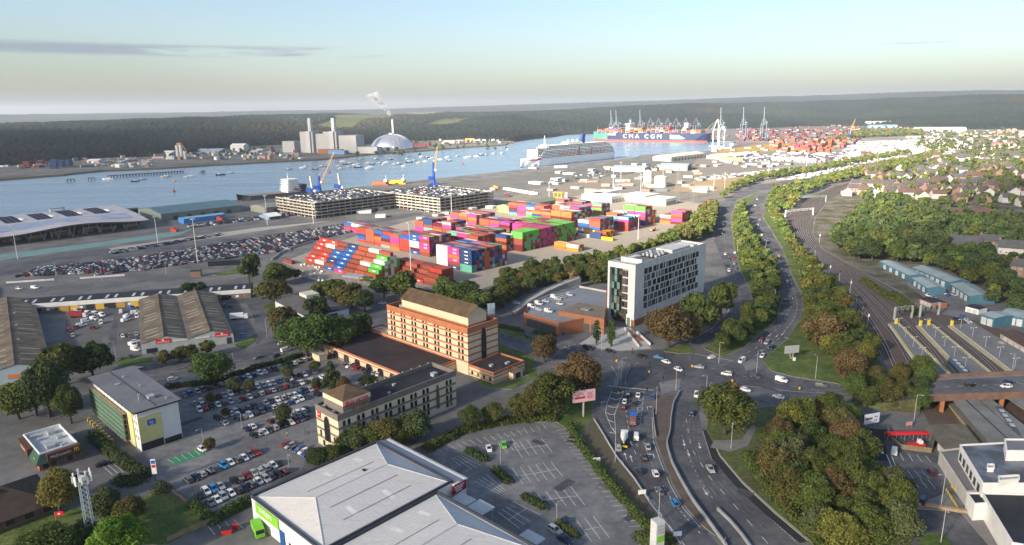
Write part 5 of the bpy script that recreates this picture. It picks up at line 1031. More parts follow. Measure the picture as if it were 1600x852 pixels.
for i in range(24):
 mb=MB();a_=2*math.pi*i/24
 for j in range(nr_):
  b0,b1=[(q/nr_)*math.pi/2*.97 for q in(j,j+1)];mb.tube((Rd*math.cos(b0)*math.cos(a_),Rd*math.cos(b0)*math.sin(a_),hd*math.sin(b0)+.1),(Rd*math.cos(b1)*math.cos(a_),Rd*math.cos(b1)*math.sin(a_),hd*math.sin(b1)+.1),.35,n=3,cap=False)
 mb.build('rib',[sil],t)
mb=MB();mb.box(-12,-Rd-3,0,16,-Rd+14,11,0);mb.box(-6,-Rd-3.2,0,4,-Rd-3,8,1);mb.build('entrance_block',[white,dark],t);mb=MB();mb.tube((0,0,hd-1),(0,0,hd+3),9,8,n=16);mb.build('crown',[sil],t)
ch=thing('chimney_stack','slim white chimney rising behind the silver dome','chimney',P(615.5,232));mb=MB();mb.tube((0,0,0),(0,0,83),3.0,2.6,n=14);mb.build('shaft',[white],ch);mb=MB();mb.tube((0,0,83),(0,0,85),2.8,2.8,n=14);mb.build('rim',[steel],ch)
sm_o=MB();tip=ch.location+Vector((0,0,85));ph=[(math.cos(a_),math.sin(a_))for a_ in[i*math.pi/6 for i in range(12)]];rings=[]
for k in range(9):
 f=k/8;c=tip+Vector((-58*f**1.1,10*f,4+72*f));r_=2.5+15*f;rings.append([(c.x+r_*x*1.1,c.y+r_*1.2*y,c.z+r_*(.35*x+.2*y))for x,y in ph])
sm_o.loft(rings);so=sm_o.build('smoke',[]);sm_m=bpy.data.materials.new('smoke');sm_m.use_nodes=True;tt=sm_m.node_tree;tt.nodes.clear();pv=N(tt,'ShaderNodeVolumePrincipled');pv.inputs['Color'].default_value=(.75,.8,.86,1)
ge=N(tt,'ShaderNodeNewGeometry');nn_=N(tt,'ShaderNodeTexNoise');nn_.inputs['Scale'].default_value=.075;nn_.inputs['Detail'].default_value=5;tt.links.new(ge.outputs['Position'],nn_.inputs[0]);rr=N(tt,'ShaderNodeMapRange');rr.inputs[1].default_value=.46;rr.inputs[2].default_value=.68;rr.inputs[3].default_value=0;rr.inputs[4].default_value=.16
tt.links.new(nn_.outputs[0],rr.inputs[0]);tt.links.new(rr.outputs[0],pv.inputs['Density']);oo=N(tt,'ShaderNodeOutputMaterial');tt.links.new(pv.outputs[0],oo.inputs['Volume']);so.data.materials.append(sm_m);stuff(so,'white smoke drifting left from the chimney beside the dome')
FB=[(38,247,34,5,40,(.30,.30,.17),'low khaki shed at the far left of the far shore'),(118,231,56,6,40,(.42,.47,.52),'long pale shed behind the far vehicle park'),(165,229,30,4,40,(.4,.45,.5),'smaller pale shed right of the long far shed'),(210,240,20,5,30,(.6,.62,.63),'white roofed shed among trees on the far shore'),(262,245,16,9,25,(.62,.62,.62),'white shed left of the far cement silos'),(324,240,46,7,40,(.30,.38,.48),'blue grey roofed store right of the far silos'),(371,238,22,13,30,(.66,.66,.66),'white cube store on the far shore'),(395,241,16,6,25,(.5,.5,.5),'grey store beside the white cube'),(145,255,20,6,25,(.66,.66,.66),'white tank shed by the far vans'),(25,256,20,6,25,(.55,.55,.55),'white shed left of the red far containers'),(555,238,20,6,26,(.5,.52,.55),'grey works shed left of the dome'),(570,236,18,5,26,(.45,.47,.5),'small works shed close to the dome'),(657,228,28,3.2,25,(.32,.03,.05),'long crimson shed right of the dome'),(705,224,26,4,30,(.58,.56,.52),'cream shed right of the crimson one'),(742,222,16,3.5,25,(.5,.5,.52),'grey shed near the far river bend'),(432,201,34,4,60,(.35,.5,.52),'pale green low dome roof in the far woods'),(405,237,10,4,20,(.62,.62,.62),'white hut left of the power station'),(242,210,16,2,30,(.65,.65,.65),'white farm shed in the far woods')]
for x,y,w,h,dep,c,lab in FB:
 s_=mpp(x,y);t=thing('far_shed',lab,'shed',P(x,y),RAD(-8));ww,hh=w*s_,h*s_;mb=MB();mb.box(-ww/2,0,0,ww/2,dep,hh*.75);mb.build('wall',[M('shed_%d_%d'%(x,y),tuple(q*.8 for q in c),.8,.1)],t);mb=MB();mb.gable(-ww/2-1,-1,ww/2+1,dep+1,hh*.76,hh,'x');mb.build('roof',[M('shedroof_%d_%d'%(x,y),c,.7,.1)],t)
 for k in range(max(2,int(ww/25))):mb=MB();mb.box(-3,-.2,0,3,-.02,hh*.5);mb.build('loading_door',[door_m],t,(-ww/2+ww*(k+.5)/max(2,int(ww/25)),0,0))
t=thing('cement_silos','tall grey cement silos on the far shore','silo',P(285,249));
for k in range(3):mb=MB();mb.tube((-9+k*9,0,0),(-9+k*9,0,34-(k==2)*14),4.6,n=14);mb.build('silo',[M('cement_grey',(.42,.41,.40),.9,.12,.1)],t)
mb=MB();mb.box(-9,-3,34,2,3,40);mb.tube((4,0,36),(18,0,6),1,n=4);mb.build('elevator',[M('elevator_rust',(.35,.2,.13),.8)],t)
t=thing('boat_hoist','yellow boat hoist on the far shore','hoist',P(734,222.5));oy=M('hoist_yellow',(.62,.32,.05),.6)
for x in(-14,14):mb=MB();mb.box(x-2,-2,0,x+2,2,9);mb.build('leg',[oy],t)
mb=MB();mb.box(-16,-2,9,16,2,13);mb.build('beam',[oy],t)
bx=[];r_b=random.Random(31)
for x0,x1,y0,y1,n,hmax in[(0,240,232,262,90,7),(240,470,236,250,90,9),(560,790,214,224,70,7),(0,800,205,226,50,8),(1300,1600,178,200,160,9),(1450,1600,200,236,90,7),(980,1300,182,192,50,7),(830,1110,258,300,60,4),(560,780,316,345,20,3),(1110,1300,226,262,60,4)]:
 for _ in range(n):
  p=P(r_b.uniform(x0,x1),r_b.uniform(y0,y1));q=r_b.choice([.25,.4,.55,.6]);big_b=r_b.random()<.25;bx.append((p,r_b.uniform(8,16)*(2 if big_b else 1),r_b.uniform(6,12),r_b.uniform(2.5,hmax),r_b.choice([GR,GR+1.57,.1]),r_b.choice([(q,q,q),(q,q*.95,q*.85),(q*.8,q*.5,q*.4),(q*.6,q*.7,q*.8)])))
stuff(place('distant_buildings',vc_mesh('distant_buildings',bx,vcm)),'small far sheds and huts too many to tell apart')
#  dock sheds by the cruise berth and the sunlit terminal
wr=M('warm_white_sheet',(.68,.66,.62),.7,.08,.05);bl_r=M('blue_grey_sheet_roof',(.30,.36,.44),.6,.1,.05);sage=M('sage_wall',(.30,.32,.26),.8,.1)  # warm off-white sheeting for the tent halls
shed('berth_shed','long pale shed with blue grey roof beside the cruise berth',(955,268),55,60,7,9,M('cream_wall',(.55,.50,.40),.8,.1),bl_r,'x',GR+.35);shed('berth_shed','sage green shed with white front right of the pale shed',(1030,266),50,50,9,11,sage,bl_r,'x',GR+.35);shed('berth_shed','very long cream warehouse on the basin edge',(1020,251),150,44,9,13,M('cream_wall2',(.56,.51,.42),.8,.1),M('cream_roof',(.52,.48,.40),.8,.1,.05))
for k,(x,y,l,w,h)in enumerate([(1104,248,40,46,11),(1122,247,44,40,10),(1146,244,40,30,9)]):shed('white_tent',['left','middle','right'][k]+' white tent hall in the sunlit trio by the basin',(x,y),l,w,h*.6,h,wr,wr,cat='tent hall')
whs=M('white_store_wall',(.70,.68,.64),.7,.06,.1);wro=M('pale_store_roof',(.55,.55,.54),.7,.08)
for k,(x,y,l,w,lab)in enumerate([(955,318,30,44,'left white box store behind the container yard'),(1008,317,34,34,'right white box store behind the container yard'),(938,312,40,24,'long pale store behind the white box stores'),(1040,322,26,26,'white lattice sided store at the end of the yard')]):
 t=thing('box_store',lab,'store',P(x,y),GR);mb=MB();mb.box(-w,0,0,0,l,7.5);mb.build('wall',[whs],t);mb=MB();mb.box(-w-.3,-.3,7.5,.3,l+.3,8.0);mb.build('roof',[wro],t);doors(t,(0,0),(0,l),4,5,4.5,'loading_door',sage)
t=thing('bulk_silo','rusty cream silo on splayed legs','silo',P(1012,291));mb=MB();mb.tube((0,0,7),(0,0,21),6.4,n=18);mb.tube((0,0,21),(0,0,23.5),6.4,2,n=18);cs=M('stained_cream',(.60,.52,.42),.8,.3,.3,stretch=(1,1,.15));mb.build('drum',[cs],t);mb=MB();mb.tube((0,0,7),(0,0,2),6.2,1.5,n=14)
for k in range(6):mb.tube((6*math.cos(k),6*math.sin(k),8),(7.6*math.cos(k),7.6*math.sin(k),0),.5,n=4)
mb.build('leg_frame',[cs],t);t=thing('storage_tank','squat white round tank beside the rusty silo','tank',P(1032,292));mb=MB();mb.tube((0,0,0),(0,0,15),8.6,n=24);mb.tube((0,0,15),(0,0,16.2),8.6,1,n=24);mb.build('drum',[M('tank_cream',(.66,.62,.54),.7,.12,.2,stretch=(1,1,.2))],t);mb=MB();mb.tube((8.8,-2,0),(-2,-8.9,14),.25,n=4);mb.build('stair',[steel],t)
FB2=[(1135,252,20,6,18,(.6,.42,.2),'ochre house left of the pair by the vehicle park'),(1152,252,16,5.5,18,(.6,.42,.2),'ochre house right of its twin by the vehicle park'),(1232,252,46,6,30,(.66,.60,.50),'cream shed below the orange containers'),(1262,254,24,6,22,(.5,.55,.6),'blue grey shed right of the cream one'),(1330,216,18,4,20,(.6,.58,.54),'white store behind the orange stacks'),(1390,210,44,4,30,(.30,.40,.36),'green roofed shed behind the white cars'),(1415,197,110,7.5,60,(.62,.58,.50),'enormous cream warehouse at the back of the terminal'),(1470,205,70,6,40,(.66,.63,.55),'white warehouse with yellow corner beyond the cars'),(1545,186,120,5,60,(.6,.58,.54),'pale distribution shed near the right skyline'),(1380,200,40,5,40,(.2,.3,.4),'blue fronted shed below the enormous warehouse'),(1570,228,30,5,30,(.45,.2,.2),'red store at the right edge'),(1440,216,40,3.5,20,(.55,.5,.42),'low cream store at the back of the white cars'),(1585,208,40,4,25,(.4,.25,.18),'brick terrace below the right skyline'),(1540,214,50,3,20,(.42,.28,.2),'orange brick row near the right skyline')]
for x,y,w,h,dep,c,lab in FB2:
 s_=mpp(x,y);t=thing('far_warehouse',lab,'warehouse',P(x,y),RAD(-15));ww,hh=w*s_,h*s_;mb=MB();mb.box(-ww/2,0,0,ww/2,dep,hh*.7);mb.build('wall',[M('wh_%d'%x,c,.8,.1)],t);mb=MB();mb.gable(-ww/2-.6,-.6,ww/2+.6,dep+.6,hh*.71,hh,'x');mb.build('roof',[M('whr_%d'%x,tuple(q*.75 for q in c),.8,.1)],t)
 for k in range(4):mb=MB();mb.box(-ww*.04,-.25,0,ww*.04,-.02,hh*.45);mb.build('loading_door',[door_m],t,(-ww*.38+ww*.25*k,0,0))
# ==== railway, station, bridge, houses on the right
sheet('railway_bed',[(1230,342),(1250,388),(1282,412),(1320,452),(1342,492),(1372,542),(1400,590),(1440,640),(1480,720),(1700,720),(1700,560),(1520,500),(1437,484),(1412,460),(1355,430),(1320,410),(1284,390),(1268,366),(1272,340),(1294,313),(1327,297),(1357,285),(1420,270),(1416,267),(1350,281),(1305,291),(1256,312)],.02,ballast)
rail_m=M('rail_steel',(.30,.26,.23),.4,.15,metal=.5);slp=M('sleepers',(.055,.046,.04),.9,.2)
left=[(1392,600),(1374,540),(1345,492),(1323,452),(1286,412),(1254,388),(1234,342),(1259,312),(1308,291),(1352,281)]
right=[(1620,640),(1560,560),(1470,505),(1410,462),(1353,432),(1318,412),(1282,392),(1266,366),(1270,340),(1291,313),(1325,297),(1356,284.5)]
def pl(pts,n=60):
 q=pxs(pts);L=[0]
 for a,b_ in zip(q,q[1:]):L.append(L[-1]+(b_-a).length)
 s=np.linspace(0,L[-1],n);return[Vector((float(np.interp(t_,L,[p.x for p in q])),float(np.interp(t_,L,[p.y for p in q])),0))for t_ in s]
def smooth(q,k=3):
 for _ in range(k):q=[q[0]]+[(a+b_*2+c)/4 for a,b_,c in zip(q,q[1:],q[2:])]+[q[-1]]
 return q
la,ra=smooth(pl(left),6),smooth(pl(right),6)
for k in range(7):
 f=.08+k*.14;c=[a.lerp(b_,f)for a,b_ in zip(la,ra)];mb=MB();sl=MB()
 for a,b_ in zip(c,c[1:]):
  d=(b_-a).normalized();n_=Vector((-d.y,d.x,0))*.72
  for s_ in(-1,1):
   p,q=a+n_*s_,b_+n_*s_;w_=Vector((-d.y,d.x,0))*.15;z=Vector((0,0,.22));mb.face([p-w_+z,q-w_+z,q+w_+z,p+w_+z])
  L=(b_-a).length
  for i in range(int(L/1.4)):
   m_=a+d*(i*1.4);sl.cbox(m_.x,m_.y,.03,.5,2.6,.09,0,math.atan2(d.y,d.x))
 o=struct(mb.build('railway_track',[rail_m]));o2=sl.build('sleepers',[slp],o);o2['kind']='stuff'
plat_t=M('platform_surface',(.17,.165,.165),.9,.15,.2,fine=.1)
for nm,poly,lines in[('left',[(1388,505),(1402,501),(1472,569),(1492,592),(1450,592),(1424,557)],[((1391,507),(1452,592)),((1403,503),(1487,586))]),('middle',[(1431,508),(1456,504),(1560,590),(1508,590)],[((1434,509),(1508,588)),((1454,506),(1553,588))]),('right',[(1481,508),(1522,505),(1640,575),(1640,592),(1592,592)],[((1485,509),(1590,589))])]:
 t=thing('station_platform',nm+' station platform edged in yellow and white beyond the bridge','platform',(0,0,0));mb=MB();q=pxs(poly,.95);mb.prism([(p.x,p.y)for p in q],.02,.95,1,0);mb.build('platform',[plat_t,concrete],t)
 for a,b_ in lines:
  a,b_=P(*a,.96),P(*b_,.96);mb=MB();strip(mb,a,b_,.6,.965);mb.build('yellow_line',[ypaint],t);d=(b_-a).normalized();n_=Vector((-d.y,d.x,0))
  mb=MB();off=n_*(-.9 if(a-P(1450,545,.96)).dot(n_)<0 else .9);strip(mb,a+off,b_+off,.45,.97);mb.build('white_edge',[paint],t)
 a,b_=P(*lines[0][0],.96),P(*lines[0][1],.96)
 sh=Vector((3.2,.6,0))
 for k in range(5):
  p=a.lerp(b_,.08+k*.2)+sh;l=thing('platform_lamp',f'twin headed lamp, {ordw(k)} from the far end on the {nm} platform','lamp post',p,RAD(10),'platform lamps');mb=MB();mb.tube((0,0,0),(0,0,5),.09,n=6);mb.build('pole',[steel],l);mb=MB();mb.box(-1.6,-.06,5,1.6,.06,5.12);mb.build('arm',[steel],l)
  for s_ in(-1.4,1.4):mb=MB();mb.box(s_-.4,-.15,4.86,s_+.4,.15,5.0);mb.build('lamp_head',[white],l)
for k,(x,y)in enumerate([(1400,506),(1438,509),(1451,508),(1487,509)]):
 t=thing('platform_end_barrier',f'yellow platform end barrier, {ordw(k)} from the left','barrier',P(x,y,.95),.2,'platform end barriers');mb=MB();mb.box(-.7,-.3,0,.7,.3,2.2);mb.box(-.5,-.4,2.2,.5,.4,2.7);mb.build('panel',[M('safety_yellow',(.75,.55,.03),.6,.05)],t);mb=MB();mb.tube((-1,0,0),(-1,0,3.6),.1,n=5);mb.build('post',[steel],t)
def gantry(label,p0,p1,h,m_=steel):
 a,b_=P(*p0),P(*p1);d=b_-a;L=d.length;t=thing('signal_gantry',label,'gantry',a,math.atan2(d.y,d.x))
 for x in(0,L):mb=MB();mb.box(x-.3,-.5,0,x+.3,.5,h);mb.build('leg',[m_],t)
 mb=MB();n=int(L/2)
 for z in(h,h-1.6):mb.box(0,-.5,z-.12,L,-.4,z);mb.box(0,.4,z-.12,L,.5,z)
 for k in range(n):mb.tube((L*k/n,-.45,h-1.6*(k%2)),(L*(k+1)/n,-.45,h-1.6*((k+1)%2)),.08,n=4)
 mb.build('truss',[m_],t)
 for k in range(3):mb=MB();mb.box(-.35,-.9,h-3.2,.35,-.5,h-1.2);mb.build('signal_head',[dark],t,(L*(.2+.3*k),0,0))
gantry('grey signal gantry over the tracks just before the platforms',(1397,500),(1424,497),7);gantry('second signal gantry over the right hand platform tracks',(1437,496),(1466,492),7);gantry('white signal gantry across the curve of the railway',(1227,340),(1270,336),7.5,white)
gantry('pale green lattice footbridge over the far railway curve',(1238,318),(1290,316),8,M('bridge_green',(.25,.36,.28),.7))
for k,(x,y)in enumerate([(1273,402),(1296,432),(1311,440),(1328,458),(1337,482),(1355,512),(1346,505),(1280,380)]):
 t=thing('trackside_mast',f'grey trackside mast, {ordw(k)} along the railway','mast',P(x,y),0,'trackside masts');mb=MB();mb.tube((0,0,0),(0,0,9-(k%3)),.16,.1,n=6);mb.build('pole',[steel],t);mb=MB();mb.box(-.3,-.5,6,.3,-.1,7.4);mb.build('lamp_box',[white if k%2 else dark],t)
def train(label,p0,p1,z,roofc,front=None,cat='train'):
 a,b_=P(*p0,z),P(*p1,z);d=b_-a;L=d.length;t=thing('passenger_train',label,cat,(a.x,a.y,.3),math.atan2(d.y,d.x));mb=MB();prof=[(-1.35,0),(-1.4,2.2),(-1.1,3.3),(-.5,3.75),(.5,3.75),(1.1,3.3),(1.4,2.2),(1.35,0)]
 n=max(1,int(L/20));body=M('train_body_'+str(roofc[0]),roofc,.5,.1)
 for k in range(n):mb=MB();x0,x1=L*k/n+.3,L*(k+1)/n-.3;mb.loft([[(x,y,zz+.6)for y,zz in prof]for x in(x0,x1)]);c=mb.build('carriage',[body],t);mb=MB();mb.box(x0+.6,-1.45,2.0,x1-.6,1.45,2.9);mb.build('windows',[glass],c);[MB().box(x0+3+4*q,-.7,4.3,x0+5+4*q,.7,4.62).build('roof_unit',[steel],c)for q in range(4)if x0+5+4*q<x1]
 if front:mb=MB();mb.box(-.25,-1.35,.6,.35,1.35,3.9,0);mb.box(-.3,-1.1,2.3,-.25,1.1,3.4,1);mb.build('cab_front',[M('cab_yellow',front,.5),glass],t)
train('blue grey train standing at the middle platform before the bridge',(1486,563),(1522,600),3,(.05,.085,.125));train('train with yellow front under the right edge of the bridge',(1558,645),(1590,690),2,(.06,.08,.1),(.62,.34,.02))
BZ=6.0;t=thing('road_bridge','road bridge with brick parapets crossing the railway at the right','bridge',(0,0,0))
top=pxs([(1435,592),(1720,578)],BZ);bot=pxs([(1440,622),(1720,613)],BZ)
mb=MB();mb.prism([(p.x,p.y)for p in(bot[0],bot[1],top[1],top[0])],BZ-1.4,BZ,1,0,True);mb.build('deck',[asphalt,concrete],t)
for a,b_,n in((top[0],top[1],1),(bot[0],bot[1],-1)):
 d=b_-a;c=(a+b_)/2;L=d.length;k=int(L/9)
 for i in range(k):p=a+d*((i+.5)/k);mb=MB();mb.cbox(p.x,p.y,BZ-1.5,L/k-.05,.5,2.9,0,math.atan2(d.y,d.x));mb.build('parapet',[M('parapet_brick',(.17,.105,.08),.9,.25,.4)],t)
 p=c;mb=MB();off=Vector((-d.y,d.x,0)).normalized()*(-1.2*n);mb.cbox(p.x+off.x,p.y+off.y,BZ+.01,L,1.9,.14,0,math.atan2(d.y,d.x));mb.build('footway',[pave],t)
for f in(.12,.45):
 a,b_=top[0].lerp(top[1],f),bot[0].lerp(bot[1],f);m_=(a+b_)/2;d=b_-a;mb=MB();mb.cbox(m_.x,m_.y,0,d.length,1.4,BZ-1.41,0,math.atan2(d.y,d.x));mb.build('pier',[brick],t)
mb=MB();dashes(mb,[a.lerp(b_,.5)for a,b_ in zip(top,bot)],2,3,.15,BZ+.02);mb.build('lane_marking',[paint],t)
ramp_t=pxs([(1320,607)],.05)+pxs([(1380,600)],3)+[top[0]];ramp_b=pxs([(1320,629)],.05)+pxs([(1385,630)],3)+[bot[0]]
mb=MB()
for i in range(2):
 mb.face([ramp_b[i],ramp_b[i+1],ramp_t[i+1],ramp_t[i]],0);lo=lambda p:(p.x,p.y,0)
 mb.face([lo(ramp_b[i]),lo(ramp_b[i+1]),ramp_b[i+1],ramp_b[i]],1);mb.face([lo(ramp_t[i]),lo(ramp_t[i+1]),ramp_t[i+1],ramp_t[i]],1)
struct(mb.build('road_embankment',[asphalt,scrub]))
cnm=M('canopy_roof',(.18,.175,.165),.9,.2,.15,fine=.12)
for k,(poly,z,lab)in enumerate([([(1490,626),(1526,622),(1600,688),(1640,720),(1568,716)],4.8,'long grey platform canopy left of the near tracks'),([(1528,622),(1545,620),(1660,712),(1640,722)],4.3,'second ribbed canopy strip beside the long platform canopy'),([(1574,621),(1640,615),(1700,690),(1630,660)],4.8,'grey platform canopy at the right edge below the bridge'),([(1442,664),(1505,662),(1534,697),(1478,703)],4.2,'brown stained flat canopy beside the station building')]):
 t=thing('platform_canopy',lab,'canopy',(0,0,0));q=pxs(poly,z);mb=MB();mb.prism([(p.x,p.y)for p in q],z-.5,z,0);mb.build('roof',[cnm if k!=3 else M('stained_roof',(.13,.115,.085),.95,.25,.2,fine=.2)],t)
 for i in range(6):p=q[0].lerp(q[-1],(i+.5)/6).lerp(q[1].lerp(q[2],(i+.5)/6),.5);mb=MB();mb.tube((p.x,p.y,0),(p.x,p.y,z-.5),.15,n=6);mb.build('column',[steel],t)
mb=MB();q=pxs([(1508,624),(1604,714)],4.8);strip(mb,q[0],q[1],.5,4.84);o=mb.build('roof_ridge',[roofdark],bpy.data.objects['platform_canopy'])
t=thing('station_platform','shaded near platform under the canopies with yellow line','platform',(0,0,0));mb=MB();mb.prism([(p.x,p.y)for p in pxs([(1480,628),(1530,625),(1660,735),(1560,740)],.9)],.03,.9);mb.build('platform',[plat_t],t);mb=MB();strip(mb,P(1476,630),P(1545,714),.4,.93);mb.build('yellow_line',[ypaint],t)
stw=M('station_white',(.66,.66,.64),.8,.1,.2);t=thing('station_building','white flat roofed station building in the near right corner','station',(0,0,0))
def blockpx(parent,poly,z,wall,roof,name='block',z0=0.,par=.5):
 q=[(p.x,p.y)for p in pxs(poly,z)];mb=MB();mb.prism(q,z0,z,0,1);o=mb.build(name,[wall,roof],parent)
 for a,b_ in zip(q,q[1:]+q[:1]):
  d=Vector((b_[0]-a[0],b_[1]-a[1],0));mb=MB();mb.cbox((a[0]+b_[0])/2,(a[1]+b_[1])/2,z+.004,d.length,.35,par,0,math.atan2(d.y,d.x));mb.build('parapet',[wall],parent)
 return q
wetroof=M('wet_roof',(.075,.08,.09),.45,.3,.15,c2=(.13,.15,.18));q=blockpx(t,[(1500,697),(1575,693),(1640,700),(1640,757),(1536,757)],9,stw,wetroof)
on_wall(t,win_d,'window',q[0],q[-1],[(2.4+3.6*k,5.3,1.9,2.2)for k in range(6)],.06);on_wall(t,win_d,'window',q[-1],q[-2],[(14,5.4,3.4,1.6),(20,5.4,3.4,1.6)],.06)
blockpx(t,[(1535,772),(1640,775),(1640,860),(1582,850)],6.0,stw,roofdark,'booking_hall');blockpx(t,[(1511,772),(1541,772),(1552,787),(1523,789)],5.0,stw,roofdark,'porch');blockpx(t,[(1468,706),(1500,702),(1536,768),(1510,770)],4.2,M('station_cream',(.46,.44,.40),.8,.1),M('flat_grey',(.16,.155,.15),.9,.15),'side_wing');blockpx(t,[(1570,688),(1612,688),(1612,706),(1573,706)],12,stw,roofgrey,'lift_tower',9.01)
blockpx(t,[(1560,746),(1592,744),(1592,750),(1562,753)],10.2,stw,concrete,'roof_house',9.01);blockpx(t,[(1543,727),(1553,727),(1553,733),(1543,733)],10,stw,concrete,'chimney',9.01)
mb=MB();p=P(1535,797,2.6);mb.tube(p+Vector((-.2,-.2,0)),p+Vector((-.24,-.26,0)),.7,n=14);mb.build('roundel',[M('orange_roundel',(.62,.27,.03),.6)],t)
for k in range(4):
 p0,p1=P(1474+k*.2,706),P(1505,772)
fence_w=M('timber_fence',(.22,.17,.11),.9,.2,.6)
t=thing('timber_fence','timber fence round the station cycle compound','fence',(0,0,0));fpts=pxs([(1386,672),(1393,690),(1408,702),(1455,708),(1462,690)])
for a,b_ in zip(fpts,fpts[1:]):
 d=b_-a;n=max(1,int(d.length/1.2))
 for i in range(n):p=a.lerp(b_,(i+.5)/n);mb=MB();mb.cbox(p.x,p.y,0,d.length/n-.06,.08,1.8,0,math.atan2(d.y,d.x));mb.build('panel',[fence_w],t)
t=thing('red_canopy','curved red roofed shelter in the station cycle compound','shelter',P(1416,686));rc=M('red_canvas',(.50,.02,.025),.6,.1)
for k in range(6):mb=MB();x=-7+k*2.4;mb.loft([[(x+dx,1.1*math.cos(a_),2.0+.8*math.sin(a_))for a_ in[math.pi*i/6 for i in range(7)]]for dx in(0,2.3)],0);mb.build('canvas_bay',[rc],t,(0,-.02*(k-3)**2,0))
mb=MB();[mb.tube((-7+2.9*k,s_,0),(-7+2.9*k,s_,2),.06,n=4)for k in range(6)for s_ in(-1,1)];mb.build('frame',[steel],t)
t=thing('cycle_stand','red and white stall inside the station compound','stall',P(1432,697));mb=MB();mb.box(-2.6,-.8,.1,2.6,.8,1.1);mb.build('counter',[rc],t);mb=MB();mb.box(.5,-.9,1.1,1.6,.9,2.2);mb.tube((0,0,1),(0,0,3),.08,n=5);mb.build('panel',[white],t)
for k,(a,b_)in enumerate([((1478,768),(1495,795)),((1486,762),(1492,768))]):
 t=thing('yellow_barrier',['long yellow guard rail by the station entrance','short yellow guard rail near the station fence'][k],'barrier',(0,0,0));p,q=P(*a),P(*b_);mb=MB();n=6-k*3
 for z in(.5,1.0):mb.tube(p+Vector((0,0,z)),q+Vector((0,0,z)),.06,n=5)
 for i in range(n+1):r_=p.lerp(q,i/n);mb.tube(r_,r_+Vector((0,0,1)),.06,n=5)
 mb.build('rail',[M('safety_yellow'),],t)
t=thing('timber_planter','long timber planter box in front of the station car park','planter',P(1459,793),math.atan2(*(P(1490,800)-P(1430,790)).yx));mb=MB();mb.box(-8,-.6,0,8,.6,.9);mb.build('box',[M('planter_timber',(.33,.24,.15),.9,.15,1)],t)
#  units and houses right of the railway
tlw=M('teal_cladding',(.05,.13,.18),.6,.1,.3);tlr=M('weathered_roof',(.20,.25,.25),.8,.15,.15,fine=.1)
def unit(label,a,b_,wd,hw,hr,wall,roof,n=5,cat='industrial unit'):
 a,b_=P(*a),P(*b_);d=b_-a;L=d.length;t=thing('lineside_unit',label,cat,a,math.atan2(d.y,d.x));mb=MB();mb.box(0,0,0,L,wd,hw);mb.build('wall',[wall],t);mb=MB()
 mb.face([(-.4,-.4,hw+.02),(L+.4,-.4,hw+.02),(L+.4,wd/2,hr),(-.4,wd/2,hr)]);mb.face([(-.4,wd+.4,hw+.02),(L+.4,wd+.4,hw+.02),(L+.4,wd/2,hr),(-.4,wd/2,hr)]);mb.build('roof',[roof],t);mb=MB();mb.face([(0,0,hw),(0,wd,hw),(0,wd/2,hr)]);mb.face([(L,0,hw),(L,wd,hw),(L,wd/2,hr)]);mb.build('gable_end',[wall],t);doors(t,(0,0),(L,0),n,min(3.4,L/n*.7),hw*.75,'loading_door',M('pale_door',(.42,.44,.45),.7));return t
unit('teal walled unit row along the railway, grey green roof',(1424,428),(1482,452),13,4.5,6,tlw,tlr,6);unit('teal walled unit at the near end of the right hand row',(1484,454),(1514,474),13,4.2,5.6,tlw,tlr,4);unit('pale roofed unit nearest the railway, far end',(1374,417),(1420,440),10,4,5,tlw,M('pale_green_roof',(.26,.31,.31),.7,.12,.2),4);unit('pale roofed unit nearest the railway, near end',(1424,444),(1448,460),10,4,5,tlw,MATS['pale_green_roof'],3)
unit('blue shed with pale roof behind the right platform',(1530,505),(1552,512),14,5,5.8,tlw,MATS['pale_green_roof'],2);unit('right hand blue shed beside its twin behind the platform',(1562,505),(1600,512),16,5,5.8,tlw,MATS['pale_green_roof'],3);unit('brown roofed bungalow beside the station yard',(1562,530),(1606,556),11,3,5.2,M('tan_wall',(.36,.27,.19),.9),M('brown_roof',(.075,.05,.045),.9,.15),4,'bungalow');unit('low white and brick hut by the tracks',(1436,474),(1456,482),9,3,3.6,brick,roofdark,3,'hut');unit('small white hut before the blue sheds',(1508,487),(1528,492),8,3,3.4,white,roofdark,2,'hut')
hw_m={'white':M('house_white',(.40,.39,.37),.85,.08,.3),'brick':M('house_brick',(.2,.125,.095),.9,.12,.4),'cream':M('house_cream',(.50,.44,.34),.85,.08,.3),'pale grey':M('house_grey',(.40,.40,.39),.85,.08,.3)}
hr_m={'slate':M('slate_tiles',(.075,.075,.082),.85,.2,.3,fine=.12),'brown':M('brown_tiles',(.082,.066,.058),.9,.2,.3,fine=.12),'red':M('red_tiles',(.105,.066,.054),.9,.15,.3,fine=.12)}
HM={}
def house_mesh(w,d,hw,hr,wc,rc):
 k=(w,d,hw,wc,rc)
 if k not in HM:
  mb=MB();mb.box(-w/2,-d/2,0,w/2,d/2,hw);mb.face([(-w/2,-d/2,hw),(-w/2,d/2,hw),(-w/2,0,hr)]);mb.face([(w/2,-d/2,hw),(w/2,d/2,hw),(w/2,0,hr)]);a=mb.mesh('wall',[hw_m[wc]])
  mb=MB();mb.face([(-w/2-.4,-d/2-.5,hw-.25),(w/2+.4,-d/2-.5,hw-.25),(w/2+.4,0,hr+.1),(-w/2-.4,0,hr+.1)]);mb.face([(-w/2-.4,d/2+.5,hw-.25),(w/2+.4,d/2+.5,hw-.25),(w/2+.4,0,hr+.1),(-w/2-.4,0,hr+.1)]);b_=mb.mesh('roof',[hr_m[rc]])
  mb=MB();mb.box(-w/2+.8,-.5,hr-1,-w/2+1.9,.5,hr+1.3);c=mb.mesh('chimney',[hw_m['brick']]);HM[k]=(a,b_,c)
 return HM[k]
